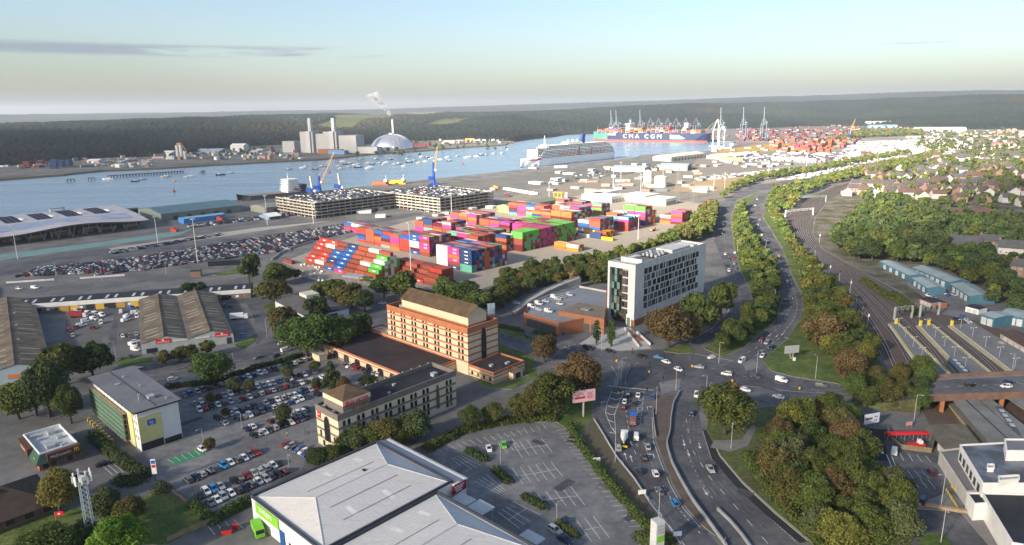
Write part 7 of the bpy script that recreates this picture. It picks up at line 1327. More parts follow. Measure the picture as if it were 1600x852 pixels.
EX=[(304,437,467,40,'dark green','dark tree in front of the workshop terrace'),(390,393,442,36,'dark green','dark tree at the end of the workshop terrace'),(433,412,447,44,'olive','olive tree beside the yard gate'),(428,432,474,52,'bronze','bronze tinged tree below the yard gate'),(462,418,436,18,'dark green','small dark tree right of the yard gate'),(500,437,468,34,'olive','left tree of the row behind the showroom'),(525,432,474,44,'olive','second tree of the row behind the showroom'),(550,435,482,48,'bronze','third tree of the row behind the showroom'),(570,446,488,32,'dark green','right tree of the row behind the showroom'),(600,430,466,44,'mid green','left tree before the red container pile'),(630,422,472,52,'olive','big tree before the red container pile'),(697,425,474,48,'mid green','tree right of the bright screen, rear'),(725,440,484,54,'mid green','tree right of the bright screen, middle'),(748,450,494,52,'mid green','tree right of the bright screen, front'),(444,475,522,46,'bronze','bronze tree left of the showroom end'),(497,460,506,40,'dark green','dark pointed tree before the showroom'),(480,487,556,88,'mid green','largest broad tree beside the avenue'),(530,490,548,62,'mid green','green tree between the avenue and the striped hotel'),(562,484,532,54,'mid green','green tree at the left corner of the striped hotel'),(450,492,540,44,'grey green','grey green tree left of the largest tree'),(30,590,655,66,'olive','olive tree behind the burger restaurant, left'),(78,558,652,72,'dark green','dark tree behind the burger restaurant'),(112,600,662,44,'mid green','tree against the scaffold netting'),(100,538,602,62,'olive','olive tree beside the long brown shed'),(146,530,590,64,'dark green','dark tree at the corner of the avenue'),(58,596,650,50,'mid green','green tree between the restaurant trees'),(335,543,603,66,'mid green','round tree on the avenue at the car park corner'),(258,545,573,26,'bronze','first small street tree before the trade unit'),(280,540,567,26,'bronze','second small street tree before the trade unit'),(300,534,563,26,'bronze','third small street tree before the trade unit'),(325,529,556,26,'golden','fourth small street tree before the trade unit'),(367,588,614,24,'grey green','small tree at the left of the hotel car park'),(390,590,614,20,'grey green','second small tree in the hotel car park'),(330,612,632,16,'bronze','little tree at the car park end'),(354,636,652,14,'bronze','little tree in the fourth car row'),(443,630,663,30,'grey green','pale tree among the sixth car row'),(450,568,592,22,'grey green','small tree among the back car rows'),(492,562,580,20,'grey green','small tree near the cream hut'),(494,589,608,16,'grey green','small tree by the conifer'),(575,586,606,28,'dark green','bushy dark shrub tree by the long hotel'),(328,685,704,20,'bronze','little tree beside the green bays'),(555,664,712,60,'grey green','grey green tree in front of the long hotel, left'),(604,645,702,56,'bronze','bronze tree in front of the long hotel'),(650,638,692,56,'grey green','green tree in front of the long hotel, middle'),(580,660,708,44,'olive','olive tree between two before the long hotel'),(628,652,698,44,'olive','tree behind the warehouse roof peak'),(735,632,673,40,'mid green','green tree at the top of the retail car park'),(770,628,664,36,'olive','olive tree right of its neighbour above the car park'),(500,694,732,48,'dark green','low dark tree at the warehouse corner'),(525,690,728,44,'olive','olive tree against the warehouse wall'),(860,580,653,76,'olive','olive tree left of the pink billboard'),(905,553,622,76,'russet','russet tree behind the pink billboard'),(838,598,656,46,'bronze','bronze tree near the retail corner'),(814,613,658,46,'bronze','dull tree above the retail car park'),(851,520,566,46,'russet','round russet tree before the podium'),(1045,474,543,74,'russet','large russet tree at the foot of the white tower'),(1090,455,525,54,'olive','green tree against the white tower'),(1126,428,494,44,'olive','tree at the far end of the white tower'),(1075,480,532,44,'bronze','bronze tree between the russet and green ones'),(1112,470,508,36,'bronze','bronze tree beside the carriageway bend'),(1132,597,679,92,'olive','large round tree alone on the right hand island'),(95,735,802,62,'golden','willow like golden tree near the antenna mast'),(122,733,775,40,'olive','tree behind the antenna mast'),(166,765,815,52,'grey green','grey green tree right of the antenna mast'),(207,775,820,48,'bronze','dull tree left of the lawn'),(196,806,880,84,'bright green','bright green tree at the bottom edge'),(90,822,890,96,'mid green','green tree at the bottom left edge'),(55,838,890,60,'mid green','second green tree at the bottom left edge'),(140,815,870,50,'dark green','dark tree behind the antenna base'),(1282,484,545,56,'russet','russet tree behind the gantry sign'),(1325,540,600,50,'russet','russet tree by the bridge approach')]
for e in EX:tree_px(*e)
tree_px(932,502,539,12,'dark green','left slim conifer on the tower forecourt',None,'column');tree_px(955,499,542,14,'mid green','right slim conifer on the tower forecourt',None,'column');tree_px(518,564,602,30,'dark green','dark conifer in the hotel car park',None,'cone');tree_px(538,588,614,24,'russet','small red tree beside the conifer');tree_px(522,594,612,18,'dark green','little conifer beside the red tree',None,'cone')
def inside(p,poly):
 c=False;n=len(poly)
 for i in range(n):
  a,b_=poly[i],poly[i-1]
  if(a.y>p.y)!=(b_.y>p.y)and p.x<(b_.x-a.x)*(p.y-a.y)/(b_.y-a.y)+a.x:c=not c
 return c
def scatter(pts,spacing,hr_,wr,cols,where,group,seed,keepout=None):
 poly=pxs(pts);r=random.Random(seed);x0,x1=min(p.x for p in poly),max(p.x for p in poly);y0,y1=min(p.y for p in poly),max(p.y for p in poly);got=[];i=0;n=int((x1-x0)*(y1-y0)/spacing**2*6)
 for _ in range(min(n,9000)):
  p=Vector((r.uniform(x0,x1),r.uniform(y0,y1),0))
  if any((p-b_).length<13 or((p-b_).dot(b_.normalized())<0 and(p-b_).length<42 and(p-b_).cross(b_.normalized()).length<12)for b_ in KEEP):continue
  if inside(p,poly)and all((p-q).length>spacing*.82 for q in got):got.append(p)
 got.sort(key=lambda p:p.length)
 for i,p in enumerate(got):c=r.choice(cols);TREES.append((p,r.uniform(*hr_),r.uniform(*wr),c,f'{c} tree, {ordw(i)} from the near end {where}',group,None))
belt=['olive','mid green','bronze','olive','olive','mid green','russet']
scatter([(770,490),(800,470),(845,452),(900,442),(946,446),(946,432),(1000,402),(1085,352),(1106,322),(1122,326),(1116,345),(1106,372),(1080,380),(960,408),(900,418),(830,428),(780,444)],7.2,(9,13),(9,12),belt,'of the belt before the container yard','trees of the belt before the container yard',1)
scatter([(1112,552),(1145,520),(1170,500),(1184,476),(1180,450),(1165,420),(1152,384),(1148,345),(1160,320),(1162,345),(1172,368),(1185,390),(1206,420),(1211,445),(1212,478),(1200,506),(1170,532),(1135,552)],6.5,(7.5,12),(7.5,10.5),['olive','olive','mid green','yellow green','dark green'],'of the strip between the carriageways','trees between the carriageways',2)
scatter([(1120,318),(1140,302),(1190,282),(1262,272),(1350,253),(1420,242),(1420,238),(1350,248),(1262,266),(1190,276),(1150,288)],11,(8,11),(9,12),['yellow green','olive','golden','mid green'],'of the far row left of the carriageway','trees left of the far carriageway',3)
scatter([(1265,480),(1262,505),(1262,535),(1290,560),(1340,590),(1372,560),(1332,508),(1304,465),(1274,428),(1250,402),(1222,365),(1203,335),(1203,318),(1216,345),(1240,395),(1258,440)],7.5,(8,13),(8.5,12),['olive','bronze','yellow green','olive','mid green','golden'],'of the bank between road and railway','trees on the bank beside the railway',4)
scatter([(1200,318),(1210,302),(1262,288),(1350,264),(1420,250),(1480,236),(1420,262),(1350,276),(1300,288),(1255,306),(1235,330),(1228,342)],10,(9,13),(9,12),['yellow green','olive','golden','mid green'],'of the far bank left of the railway','trees left of the far railway',5)
scatter([(1345,612),(1400,595),(1440,600),(1450,632),(1456,646),(1400,648),(1350,642),(1330,630)],7,(9,13),(8,11),['olive','dark green','mid green','bronze'],'of the clump beside the bridge','trees beside the bridge',6)
scatter([(1200,722),(1208,696),(1245,674),(1295,658),(1322,664),(1334,704),(1362,742),(1398,775),(1405,820),(1412,870),(1290,870),(1265,840),(1215,780)],6.6,(10,16),(10,14),['olive','bronze','olive','mid green','olive','golden','grey green','russet'],'of the copse in the near right','trees of the near copse',7)
scatter([(1300,384),(1350,328),(1400,318),(1470,345),(1540,348),(1640,352),(1640,490),(1580,470),(1530,455),(1480,432),(1420,412),(1372,410),(1330,405)],10.5,(11,17),(11,15),['dark green','dark green','mid green','dark green','dark green','olive'],'of the wood right of the railway','trees of the wood right of the railway',8)
scatter([(1345,285),(1420,262),(1500,240),(1640,235),(1640,330),(1500,330),(1400,318),(1340,312)],21,(7,12),(8,12),['dark green','mid green','olive','olive'],'among the hillside homes','trees among the hillside homes',9)
scatter([(1520,470),(1600,495),(1640,510),(1640,480),(1580,465)],9,(7,11),(7,10),['dark green','olive'],'behind the blue sheds','trees behind the blue sheds',10)
scatter([(1290,222),(1340,207),(1440,205),(1440,212),(1340,216)],17,(10,15),(12,16),['olive','dark green','golden'],'of the clump behind the white car field','trees behind the white car field',11)
TREES.sort(key=lambda t_:(t_[5]is not None,t_[0].length/(t_[1]+t_[2])));far_v,far_t=[],[]
rt_=random.Random(3);CT={}
for i,(p,h,w,c,lab,grp,shp)in enumerate(TREES):
 base=np.array(TC[c]);jit=rt_.uniform(.85,1.15);col=tuple(float(b_*jit*rt_.uniform(.94,1.06))for b_ in base)
 if i<320:
  t=thing('tree' if shp is None else 'conifer_tree',lab,'tree',p,rt_.uniform(0,6.28),grp);me={'cone':CONE,'column':COLM}.get(shp)or(BIGC[i%6]if p.length<330 else CROWN[i%8]);wx=w/(8.6 if shp is None else 6.2 if shp=='cone' else 3.4)
  place('trunk',TRK[i%4],t,None,0,(min(wx,h/9),min(wx,h/9),h/10));place('crown',me,t,None,0,(wx,wx*rt_.uniform(.92,1.08),h/9.9),col)
 else:
  k=i%4
  if k not in CT:CT[k]=crown(200+k,420,16,1.5)
  v,tn=CT[k];a_=rt_.uniform(0,6.28);R_=np.array([[math.cos(a_),-math.sin(a_),0],[math.sin(a_),math.cos(a_),0],[0,0,1]]);far_v.append((v*np.array([w/8.6,w/8.6,h/9.9]))@R_.T+np.array(p));far_t.append(tn*np.array(col))
fm=M('far_leaves',src='vc',rough=.9,var=.1,spec=.08)
rs=np.random.RandomState(77)
for(x0,x1,y0,y1,n)in[(1430,1640,206,236,260),(1280,1640,185,205,200),(0,60,232,240,30),(160,400,232,246,70),(400,800,224,236,90),(540,700,240,246,14),(1500,1640,236,250,60)]:
 for _ in range(n):
  x=rs.uniform(x0,x1);p=P(x,rs.uniform(y0,y1))
  if x0 in(160,400,0)and abs(x-500)<70:continue
  v,tn=CT[rs.randint(4)];s_=rs.uniform(.9,1.5);far_v.append(v[:800]*s_+np.array(p));far_t.append(tn[:800]*np.array(TC[['dark green','olive','mid green'][rs.randint(3)]])*.95)
stuff(place('distant_trees',leaf_mesh('distant_trees',np.concatenate(far_v),np.concatenate(far_t),fm)),'far trees too many to tell apart')
def hedge(label,px,w,h,col,density=16,name='hedge'):
 pts=pxs(px);P_,N_=[],[];rs=np.random.RandomState(len(label));L=0
 for a,b_ in zip(pts,pts[1:]):
  d=b_-a;n=int(d.length*(w+2*h)*density);s=rs.rand(n,1);q=rs.normal(size=(n,3));q/=np.linalg.norm(q,axis=1,keepdims=True);q[:,2]=np.abs(q[:,2]);bump_=1+.22*np.sin(s*d.length*1.9+1)+.15*np.sin(s*d.length*.7)
  c=np.array(a)+s*np.array(d);P_.append(c+q*np.array([w/2,w/2,h])*bump_*rs.uniform(.8,1.1,(n,1)));N_.append(q+rs.normal(size=(n,3))*.5)
 p=np.concatenate(P_);nn=np.concatenate(N_);nn/=np.linalg.norm(nn,axis=1,keepdims=True);tn=rs.uniform(.7,1.3,len(p));v,t_=leaf_quads(p,nn,.5,rs,np.stack([tn]*3,1));o=place(name,leaf_mesh(name,v,t_,lm),None,None,0,None,TC[col]);return tag(o,label,'hedge')
for e in[('long hedge between the retail car park and the footpath',[(890,668),(902,690),(935,735),(965,772),(1000,812),(1018,832)],2.8,2.0,'mid green'),('hedge bank along the top of the retail car park',[(668,704),(720,676),(780,662),(845,655),(870,657)],4,2.2,'olive'),('hedge between the avenue and the hotel car park',[(262,606),(330,600),(400,576),(450,563),(470,556)],3,1.8,'dark green'),('hedge beside the burger restaurant wall',[(145,684),(170,705),(200,728),(228,745)],4,2.4,'dark green'),('shrub bed at the restaurant entrance',[(188,752),(200,756),(222,750)],5,2,'dark green'),('hedge along the lower car park edge',[(345,808),(370,795),(400,780)],4,2.2,'mid green'),('hedge below the lawn fence',[(300,788),(325,810),(338,818)],3,1.8,'mid green'),('low hedge before the striped hotel forecourt',[(778,510),(800,514),(815,518)],4,1.2,'mid green'),('low planting at the podium car park',[(835,520),(855,524),(865,527)],4,1.3,'mid green'),('shrub island in the retail car park, left',[(732,705),(745,713),(760,720)],3,1.4,'dark green'),('shrub island in the retail car park, second',[(775,735),(785,745),(797,755)],3,1.4,'dark green'),('shrub island in the retail car park, third',[(819,778),(835,786),(852,795)],2.6,1.4,'dark green'),('shrub island by the silver car',[(872,818),(885,826),(900,838)],2.4,1.2,'olive'),('planting round the totem sign',[(1000,842),(1020,848),(1045,846)],4,1.8,'yellow green'),('scrub along the platform end',[(1350,440),(1372,455),(1392,468)],5,2.4,'olive'),('scrub between the railway and the units',[(1395,462),(1415,478),(1432,492)],6,2.6,'olive'),('undergrowth along the near copse edge',[(1168,712),(1185,740),(1215,780),(1260,825),(1290,862)],4,1.6,'olive'),('undergrowth above the near copse',[(1196,684),(1215,670),(1250,656),(1300,646)],5,2.2,'olive'),('bush at the corner of the lawn',[(247,768),(252,766),(258,768)],4,2.4,'dark green'),('hedge behind the container yard fence',[(640,452),(700,470),(760,462),(800,448)],3,2.2,'dark green')]:hedge(*e)
# ==== street furniture and small things
def lamp(label,px,h=10,arm=1.4,rz=0.,z=0,group='street lamps'):
 t=thing('street_lamp',label,'lamp post',P(*px,z),rz,group);mb=MB();mb.tube((0,0,0),(0,0,h),.13,.08,n=6);mb.build('pole',[steel],t);mb=MB();mb.tube((0,0,h-.05),(arm,0,h+.15),.05,n=5);mb.build('arm',[steel],t);mb=MB();mb.box(arm-.1,-.16,h+.05,arm+.6,.16,h+.2);mb.build('lamp_head',[steel],t)
LS=[((971,595),'left kerb of the junction'),((1025,648),'head of the central reserve'),((961,722),'edge of the approach road'),((1029,815),'near end of the approach road'),((1123,568),'tip of the wooded strip'),((1182,583),'island by the white van'),((1274,592),'bridge approach verge'),((1103,625),'kerb beside the round tree'),((1142,702),'path by the round tree'),((1428,657),'grass below the bridge'),((1056,611),'traffic island in the junction'),((910,650),'verge by the pink billboard'),((309,560),'avenue by the trade unit'),((367,585),'avenue beside the car park'),((466,525),'avenue by the largest tree'),((417,528),'side road off the avenue'),((378,669),'islet in the hotel car park'),((318,695),'green bays'),((452,736),'hotel car park by the warehouse'),((870,815),'retail car park'),((782,725),'retail car park island'),((1470,792),'station car park'),((1470,848),'station island'),((850,510),'podium kerb'),((1152,395),'far carriageway left'),((1196,395),'far carriageway right'),((182,565),'corner of the service road'),((740,520),'road behind the striped hotel'),((1240,385),'top of the railway bank'),((1120,450),'back of the white tower'),((940,548),'tower forecourt'),((88,430),'dock road, left'),((160,440),'dock road, middle'),((260,430),'dock road, right'),((1210,480),'bend of the right carriageway'),((1580,588),'station yard')]
for i,(px,wh_)in enumerate(LS):lamp(f'grey street lamp at the {wh_}',px,10 if i not in(16,17,18,19,20)else 6,1.4,RAD((i*77)%360))
for i,(px,h,wh_)in enumerate([((28,405),26,'before the cruise terminal, left'),((247,381),24,'before the cruise terminal, right'),((309,411),34,'over the car field'),((643,440),40,'in front of the red containers'),((997,375),22,'on the sunlit container yard'),((706,342),30,'by the right car store'),((490,350),20,'by the left car store'),((858,320),26,'behind the khaki shed'),((1001,303),26,'by the silo'),((1035,298),30,'by the storage tank'),((1115,298),22,'on the sandy ground, left'),((1132,295),22,'on the sandy ground, right'),((958,292),28,'by the cruise berth sheds'),((970,282),28,'right of the cruise ship stern'),((418,352),30,'before the left car store'),((1200,278),26,'by the white vans'),((1370,262),26,'over the white car field'),((1260,262),26,'at the edge of the terminal'),((1466,245),26,'right of the white car field'),((1430,232),26,'middle of the white car field')]):
 t=thing('light_mast',f'tall floodlight mast {wh_}','light mast',P(*px),0,'dock floodlight masts');mb=MB();mb.tube((0,0,0),(0,0,h),.38,.18,n=7);mb.build('mast',[M('mast_grey',(.48,.48,.47),.6,.1)],t);mb=MB();mb.tube((0,0,h-.3),(0,0,h+.2),1.1,1.1,n=8)
 for k in range(6):mb.cbox(1.4*math.cos(k*1.05),1.4*math.sin(k*1.05),h-.5,.7,.5,.5,0,k*1.05)
 mb.build('lamp_ring',[steel],t)
amb=M('amber_lens',(.75,.35,.02),.5)
for i,(x,y)in enumerate([(963,565),(966,612),(1014,577),(1081,569),(1011,618),(1145,591),(1248,604),(987,580),(1039,585),(1068,595),(1010,597),(1036,600),(973,604),(988,555),(1040,560),(1168,590)]):
 t=thing('traffic_signal',f'traffic signal, {ordw(i)} counted through the junction','traffic light',P(x,y),i*.9,'traffic signals of the junction');mb=MB();mb.tube((0,0,0),(0,0,3.2),.08,n=6);mb.build('post',[dark],t);mb=MB();mb.box(-.25,-.22,2.2,.25,.02,3.4);mb.build('signal_head',[dark],t)
 for k,c in enumerate(('tail_light','amber_lens','green_paint')):mb=MB();mb.tube((0,-.22,2.4+.35*k),(0,-.26,2.4+.35*k),.11,n=8);mb.build('lens',[MATS[c]],t)
for i,(x,y)in enumerate([(963,563),(1081,571),(1014,580),(966,613),(1249,606),(1144,594)]):t=thing('lit_bollard',f'yellow keep left bollard, {ordw(i)} in the junction','bollard',P(x,y+3),0,'keep left bollards');mb=MB();mb.box(-.3,-.2,.1,.3,.2,1.1);mb.build('body',[M('bollard_yellow',(.72,.42,.03),.6)],t);mb=MB();mb.box(-.35,-.25,0,.35,.25,.12);mb.build('base',[dark],t)
wallm=M('barrier_concrete',(.27,.28,.29),.8,.12,.5)
def barrier(name,label,px,h,w,mat):
 t=thing(name,label,'barrier',(0,0,0));pts=resample(pxs(px),3.0)+[P(*px[-1])]
 for a,b_ in zip(pts,pts[1:]):
  d=b_-a
  if d.length>.3:m_=(a+b_)/2;mb=MB();mb.cbox(m_.x,m_.y,.02,d.length+.02,w,h,0,math.atan2(d.y,d.x));mb.build('panel',[mat],t)
barrier('crash_barrier','pale curving wall between the two approach roads',[(1062,613),(1052,632),(1048,655),(1047,675),(1042,692),(1043,702),(1050,725),(1066,756),(1084,786),(1108,818),(1135,856)],1.1,.45,wallm)
barrier('crash_barrier','short pale wall splitting the near right lanes',[(1121,797),(1140,815),(1158,836),(1175,860)],.9,.5,wallm);barrier('guard_rail','steel guard rail along the left of the approach road',[(928,656),(944,682),(964,716),(990,748),(1014,784)],.8,.12,steel);barrier('guard_rail','short guard rail left of the bare earth reserve',[(1020,640),(1022,665),(1025,684)],.9,.12,steel);barrier('guard_rail','pedestrian guard rail on the junction island',[(985,576),(979,586),(977,598)],1.0,.08,M('blue_grey_rail',(.25,.33,.40),.6))
barrier('boundary_wall','concrete wall between restaurant and scaffolded hotel',[(150,692),(180,715),(205,734),(222,744)],1.4,.35,concrete);barrier('boundary_fence','timber fence along the bottom of the lawn',[(262,848),(300,830),(338,815)],1.6,.1,fence_w);barrier('boundary_fence','fence between the lawn and the parked cars',[(270,770),(300,792),(335,812)],1.2,.1,fence_w)
barrier('boundary_wall','white wall along the dock road, left piece',[(10,443),(85,438)],1.2,.5,M('white_wall',(.5,.5,.5),.8));barrier('boundary_wall','white wall along the dock road, right piece',[(125,436),(195,431)],1.2,.5,MATS['white_wall']);barrier('boundary_wall','low wall curving round the container yard entrance',[(425,407),(438,397),(460,387),(490,378)],1.4,.5,concrete);barrier('boundary_wall','grey wall below the left end of the container yard',[(445,424),(470,432),(500,440)],1.6,.6,concrete)
barrier('boundary_fence','pale concrete wall on top of the station retaining bank',[(1466,702),(1480,726),(1500,762),(1512,786)],2.2,.7,stw)
for k in range(24):
 pass
bl_=random.Random(6)
for i in range(22):x,y=470+bl_.uniform(0,42),411+bl_.uniform(0,20);mb=MB();mb.box(-.7,-.45,0,.7,.45,.5);mb.box(-.7,-.2,.5,.7,.2,1.1);tag(mb.build('concrete_block',[white],None,P(x,y+(x-470)*.35-3),bl_.uniform(0,3)),'white concrete barrier block by the stepped container pile','barrier block','loose barrier blocks by the container pile')
def billboard(name,label,px,w,h,z0,rz,face,legs,backc=steel,cat='billboard'):
 t=thing(name,label,cat,P(*px),rz);mb=MB();mb.box(-w/2,-.15,z0,w/2,.25,z0+h);p_=mb.build('panel',[backc],t);mb=MB();mb.face([(-w/2+.15,-.17,z0+.15),(w/2-.15,-.17,z0+.15),(w/2-.15,-.17,z0+h-.15),(-w/2+.15,-.17,z0+h-.15)]);f_=mb.build('poster',[face],p_)
 for x in legs:mb=MB();mb.tube((x,.1,0),(x,.1,z0),.28 if len(legs)==1 else .14,n=8);mb.build('post',[steel],t)
 return t,f_
pk=M('pink_poster',(.62,.34,.38),.6,.06);t,f_=billboard('billboard','pink roadside billboard on a single post left of the approach road',(912,652),9,4.6,6.2,RAD(17),pk,(0,))
mb=MB();mb.box(-3.6,-.2,7.6,.4,-.18,8.4);mb.build('poster_print',[M('maroon_print',(.3,.05,.07),.6)],f_);mb=MB();[mb.box(1.2,-.2,7.4+.55*k,3.6-.3*(k%2),-.18,7.75+.55*k)for k in range(5)];[mb.box(-3.4,-.2,9.0+.5*k,-.4,-.18,9.25+.5*k)for k in range(2)];mb.build('poster_print',[M('rose_print',(.35,.16,.2),.6)],f_)['kind']='stuff'
led=M('lit_screen',(.75,.70,.74),.4,.02,emit=.35);t,f_=billboard('screen_billboard','bright white advertising screen behind the striped hotel',(658,480),9.5,5,4.2,RAD(-5),led,(-3,3),dark);mb=MB();mb.face([(-4.6,-.2,4.4),(-1.6,-.2,6.7),(-4.6,-.2,9.0)]);mb.build('poster_print',[M('magenta_print',(.35,.02,.22),.5)],f_);mb=MB();[mb.box(.2,-.2,5.6+k*.9,3.6,-.18,5.9+k*.9)for k in range(3)];mb.build('poster_print',[M('grey_print',(.5,.45,.5),.5)],f_)
t,f_=billboard('billboard','white billboard with dark pictures beside the bus loop',(1360,668),7.2,4.2,1.4,RAD(18),M('white_poster',(.68,.70,.74),.6,.04),(-2,2),M('navy_frame',(.03,.05,.14),.6));mb=MB();mb.box(-2.8,-.2,3.2,.3,-.18,4.0);mb.build('poster_print',[M('brown_print',(.16,.11,.09),.6)],f_);mb=MB();[mb.box(1.2+.8*k,-.2,2.4+1.3*(j%2),1.7+.8*k,-.18,3.0+1.3*(j%2))for k in range(2)for j in range(2)];mb.build('poster_print',[M('blue_print',(.08,.14,.3),.6)],f_)
t=thing('direction_sign','large grey back of a direction sign on the verge','road sign',P(1236,561),RAD(12));mb=MB()
mb.box(-3.6,-.08,2.8,3.6,.08,6.4);pn=mb.build('panel',[M('sign_back',(.40,.41,.41),.6,.06)],t)
for k in range(5):mb=MB();mb.box(-3.7,-.2,3.0+k*.75,3.7,-.09,3.12+k*.75);mb.build('rail',[steel],pn)
for x in(-.6,.6):mb=MB();mb.tube((x*1.6,-.1,2.8),(x*.5,-.1,0),.2,n=6);mb.build('post',[steel],t)
mb=MB();mb.box(-.5,-.4,0,.5,.4,1.6);tag(mb.build('control_cabinet',[white],None,P(1241,564),.2),'white control cabinet below the sign','cabinet')
t=thing('totem_sign','white retail totem sign with green panel at the bottom edge','sign',P(1026,862),RAD(25));mb=MB();mb.box(-1.3,-1.3,0,1.3,1.3,9.2);pn=mb.build('pylon',[M('pylon_white',(.5,.5,.5),.7,.1)],t);mb=MB();[mb.box(-1.0,-1.36,6+.9*k,1.0,-1.31,6.6+.9*k)for k in range(3)];mb.build('sign_panel',[M('panel_grey',(.36,.38,.38),.6)],pn);mb=MB();mb.box(-1.1,-1.36,3.6,1.1,-1.31,5.4);mb.build('sign_panel',[MATS['lime_sign']],pn);mb=MB();mb.box(1.31,-1.1,3.6,1.36,1.1,5.4);mb.build('sign_panel',[MATS['lime_sign']],pn);mb=MB();[mb.box(1.31,-1.0,6+.9*k,1.36,1.0,6.7+.9*k)for k in range(3)];mb.build('sign_panel',[M('panel_grey',(.4,.42,.42),.6)],pn)
t=thing('totem_sign','white and blue hotel totem beside the restaurant drive','sign',P(244,756),RAD(10));mb=MB();mb.tube((0,0,0),(0,0,3.4),.12,n=6);mb.build('post',[dark],t);mb=MB();mb.box(-.7,-.12,3.4,.7,.12,8.4);pn=mb.build('panel',[white],t);mb=MB();mb.box(-.55,-.16,6.9,.55,-.12,8.0);mb.build('emblem',[MATS['blue_sign']],pn);mb=MB();mb.box(-.55,-.16,5.6,.55,-.12,6.5);mb.build('emblem',[redm],pn)
t=thing('totem_sign','hotel sign board standing by the striped hotel','sign',P(768,502),RAD(20));mb=MB();mb.box(-2,-.2,4,2,.2,10);mb.tube((-1.5,0,0),(-1.5,0,4),.12,n=5);mb.tube((1.5,0,0),(1.5,0,4),.12,n=5);mb.build('panel',[M('pale_blue_board',(.42,.5,.6),.6)],t)
for i,(x,y,lab)in enumerate([(1003,776,'small white sign board leaning by the footpath'),(1058,842,'white notice board at the bottom of the verge'),(932,725,'small white stone sign in the hedge'),(1420,668,'red and white warning board below the bridge')]):
 t=thing('notice_board',lab,'sign',P(x,y),RAD(8));mb=MB();mb.box(-1.2,-.06,.8,1.2,.06,2.2);mb.build('panel',[white if i<3 else M('pink_sign',(.6,.3,.28),.6)],t);mb=MB();[mb.tube((s_,0,0),(s_,0,.8),.05,n=5)for s_ in(-.9,.9)];mb.build('post',[steel],t)
t=thing('antenna_mast','steel lattice antenna mast with panel aerials in the near left','antenna mast',P(149,868),RAD(20));Hm=21.5;lt=M('mast_steel',(.36,.42,.48),.5,.1,metal=.3)
cs_=[(-.95,-.95),(.95,-.95),(.95,.95),(-.95,.95)];tp=.82
for x,y in cs_:mb=MB();mb.tube((x,y,0),(x*tp,y*tp,Hm),.13,.1,n=5);mb.build('leg',[lt],t)
mb=MB();nseg=15
for k in range(nseg):
 for i in range(4):
  z0,z1=Hm*k/nseg,Hm*(k+1)/nseg;f0,f1=1-(1-tp)*k/nseg,1-(1-tp)*(k+1)/nseg;(ax,ay),(bx_,by_)=cs_[i],cs_[(i+1)%4];mb.tube((ax*f0,ay*f0,z0),(bx_*f1,by_*f1,z1),.05,n=4,cap=False);mb.tube((bx_*f0,by_*f0,z0),(ax*f1,ay*f1,z1),.05,n=4,cap=False)
mb.build('lattice',[lt],t)
mb=MB();n=16
for z in(Hm-.2,Hm+1.8):
 for k in range(n):a_,b_=2*math.pi*k/n,2*math.pi*(k+1)/n;mb.tube((1.9*math.cos(a_),1.9*math.sin(a_),z),(1.9*math.cos(b_),1.9*math.sin(b_),z),.07,n=4,cap=False)
for k in range(6):a_=k*math.pi/3;mb.tube((0,0,Hm),(1.9*math.cos(a_),1.9*math.sin(a_),Hm-.2),.06,n=4)
mb.build('head_frame',[steel],t)
for k in range(9):a_=k*2*math.pi/9;mb=MB();mb.cbox(2.1*math.cos(a_),2.1*math.sin(a_),Hm-.3+.4*(k%2),.22,.4,2.6-.7*(k%3==2),0,a_);mb.build('panel_aerial',[white],t)
for k in range(3):mb=MB();mb.cbox(.5*math.cos(k*2),.5*math.sin(k*2),Hm+.1,.6,.5,1.3);mb.build('equipment_box',[white],t)
t=thing('waste_skip','red skip with dark lid beside the warehouse yard','skip',P(355,833),.3);mb=MB();mb.loft([[(-1.1,-.8,0),(1.1,-.8,0),(1.1,.8,0),(-1.1,.8,0)],[(-1.5,-1,1.4),(1.5,-1,1.4),(1.5,1,1.4),(-1.5,1,1.4)]]);mb.build('body',[M('skip_red',(.5,.03,.02),.6)],t);mb=MB();mb.box(-1.5,-1,1.42,1.5,1,1.55);mb.build('lid',[dark],t)
t=thing('wheeled_bin','small red bin right of the skip','bin',P(368,826),.3);mb=MB();mb.box(-.7,-.6,0,.7,.6,1.2);mb.build('body',[MATS['skip_red']],t);mb=MB();mb.box(-.75,-.65,1.2,.75,.65,1.32);mb.build('lid',[MATS['skip_red']],t)
t=thing('estate_board','small red flag board on the corner lawn','sign',P(94,812),.2);mb=MB();mb.tube((-1.1,0,0),(-1.1,0,2.6),.06,n=5);mb.build('post',[steel],t);mb=MB();mb.box(-1.1,-.04,1.2,1.1,.04,2.6,0);mb.build('panel',[redm],t);mb=MB();mb.cbox(0,-.08,1.65,.6,.06,.5);mb.build('emblem',[white],t)
t=thing('cream_hut','cream flat roofed hut by the avenue hedge','hut',P(500,562),GR);mb=MB();mb.box(-3,-2,0,3,2,3);mb.build('wall',[cream],t);mb=MB();mb.box(-3.2,-2.2,3,3.2,2.2,3.25);mb.build('roof',[concrete],t)
t=thing('gate_canopy','flat gatehouse canopy at the container yard exit','canopy',P(554,443),GR+.3);mb=MB();mb.box(-7,-4,5,7,4,5.5);mb.build('roof',[M('canopy_grey_blue',(.3,.35,.42),.6)],t);[MB().tube((x,y,0),(x,y,5),.15,n=6).build('post',[steel],t)for x in(-6,6)for y in(-3,3)]
t=thing('site_cabin','brown site cabin on the dock road wall','hut',P(307,432),.2);mb=MB();mb.box(-3.4,-2,0,3.4,2,4);mb.build('wall',[M('cabin_brown',(.2,.13,.09),.8)],t);mb=MB();mb.box(-3.6,-2.2,4,3.6,2.2,4.2);mb.build('roof',[roofdark],t)
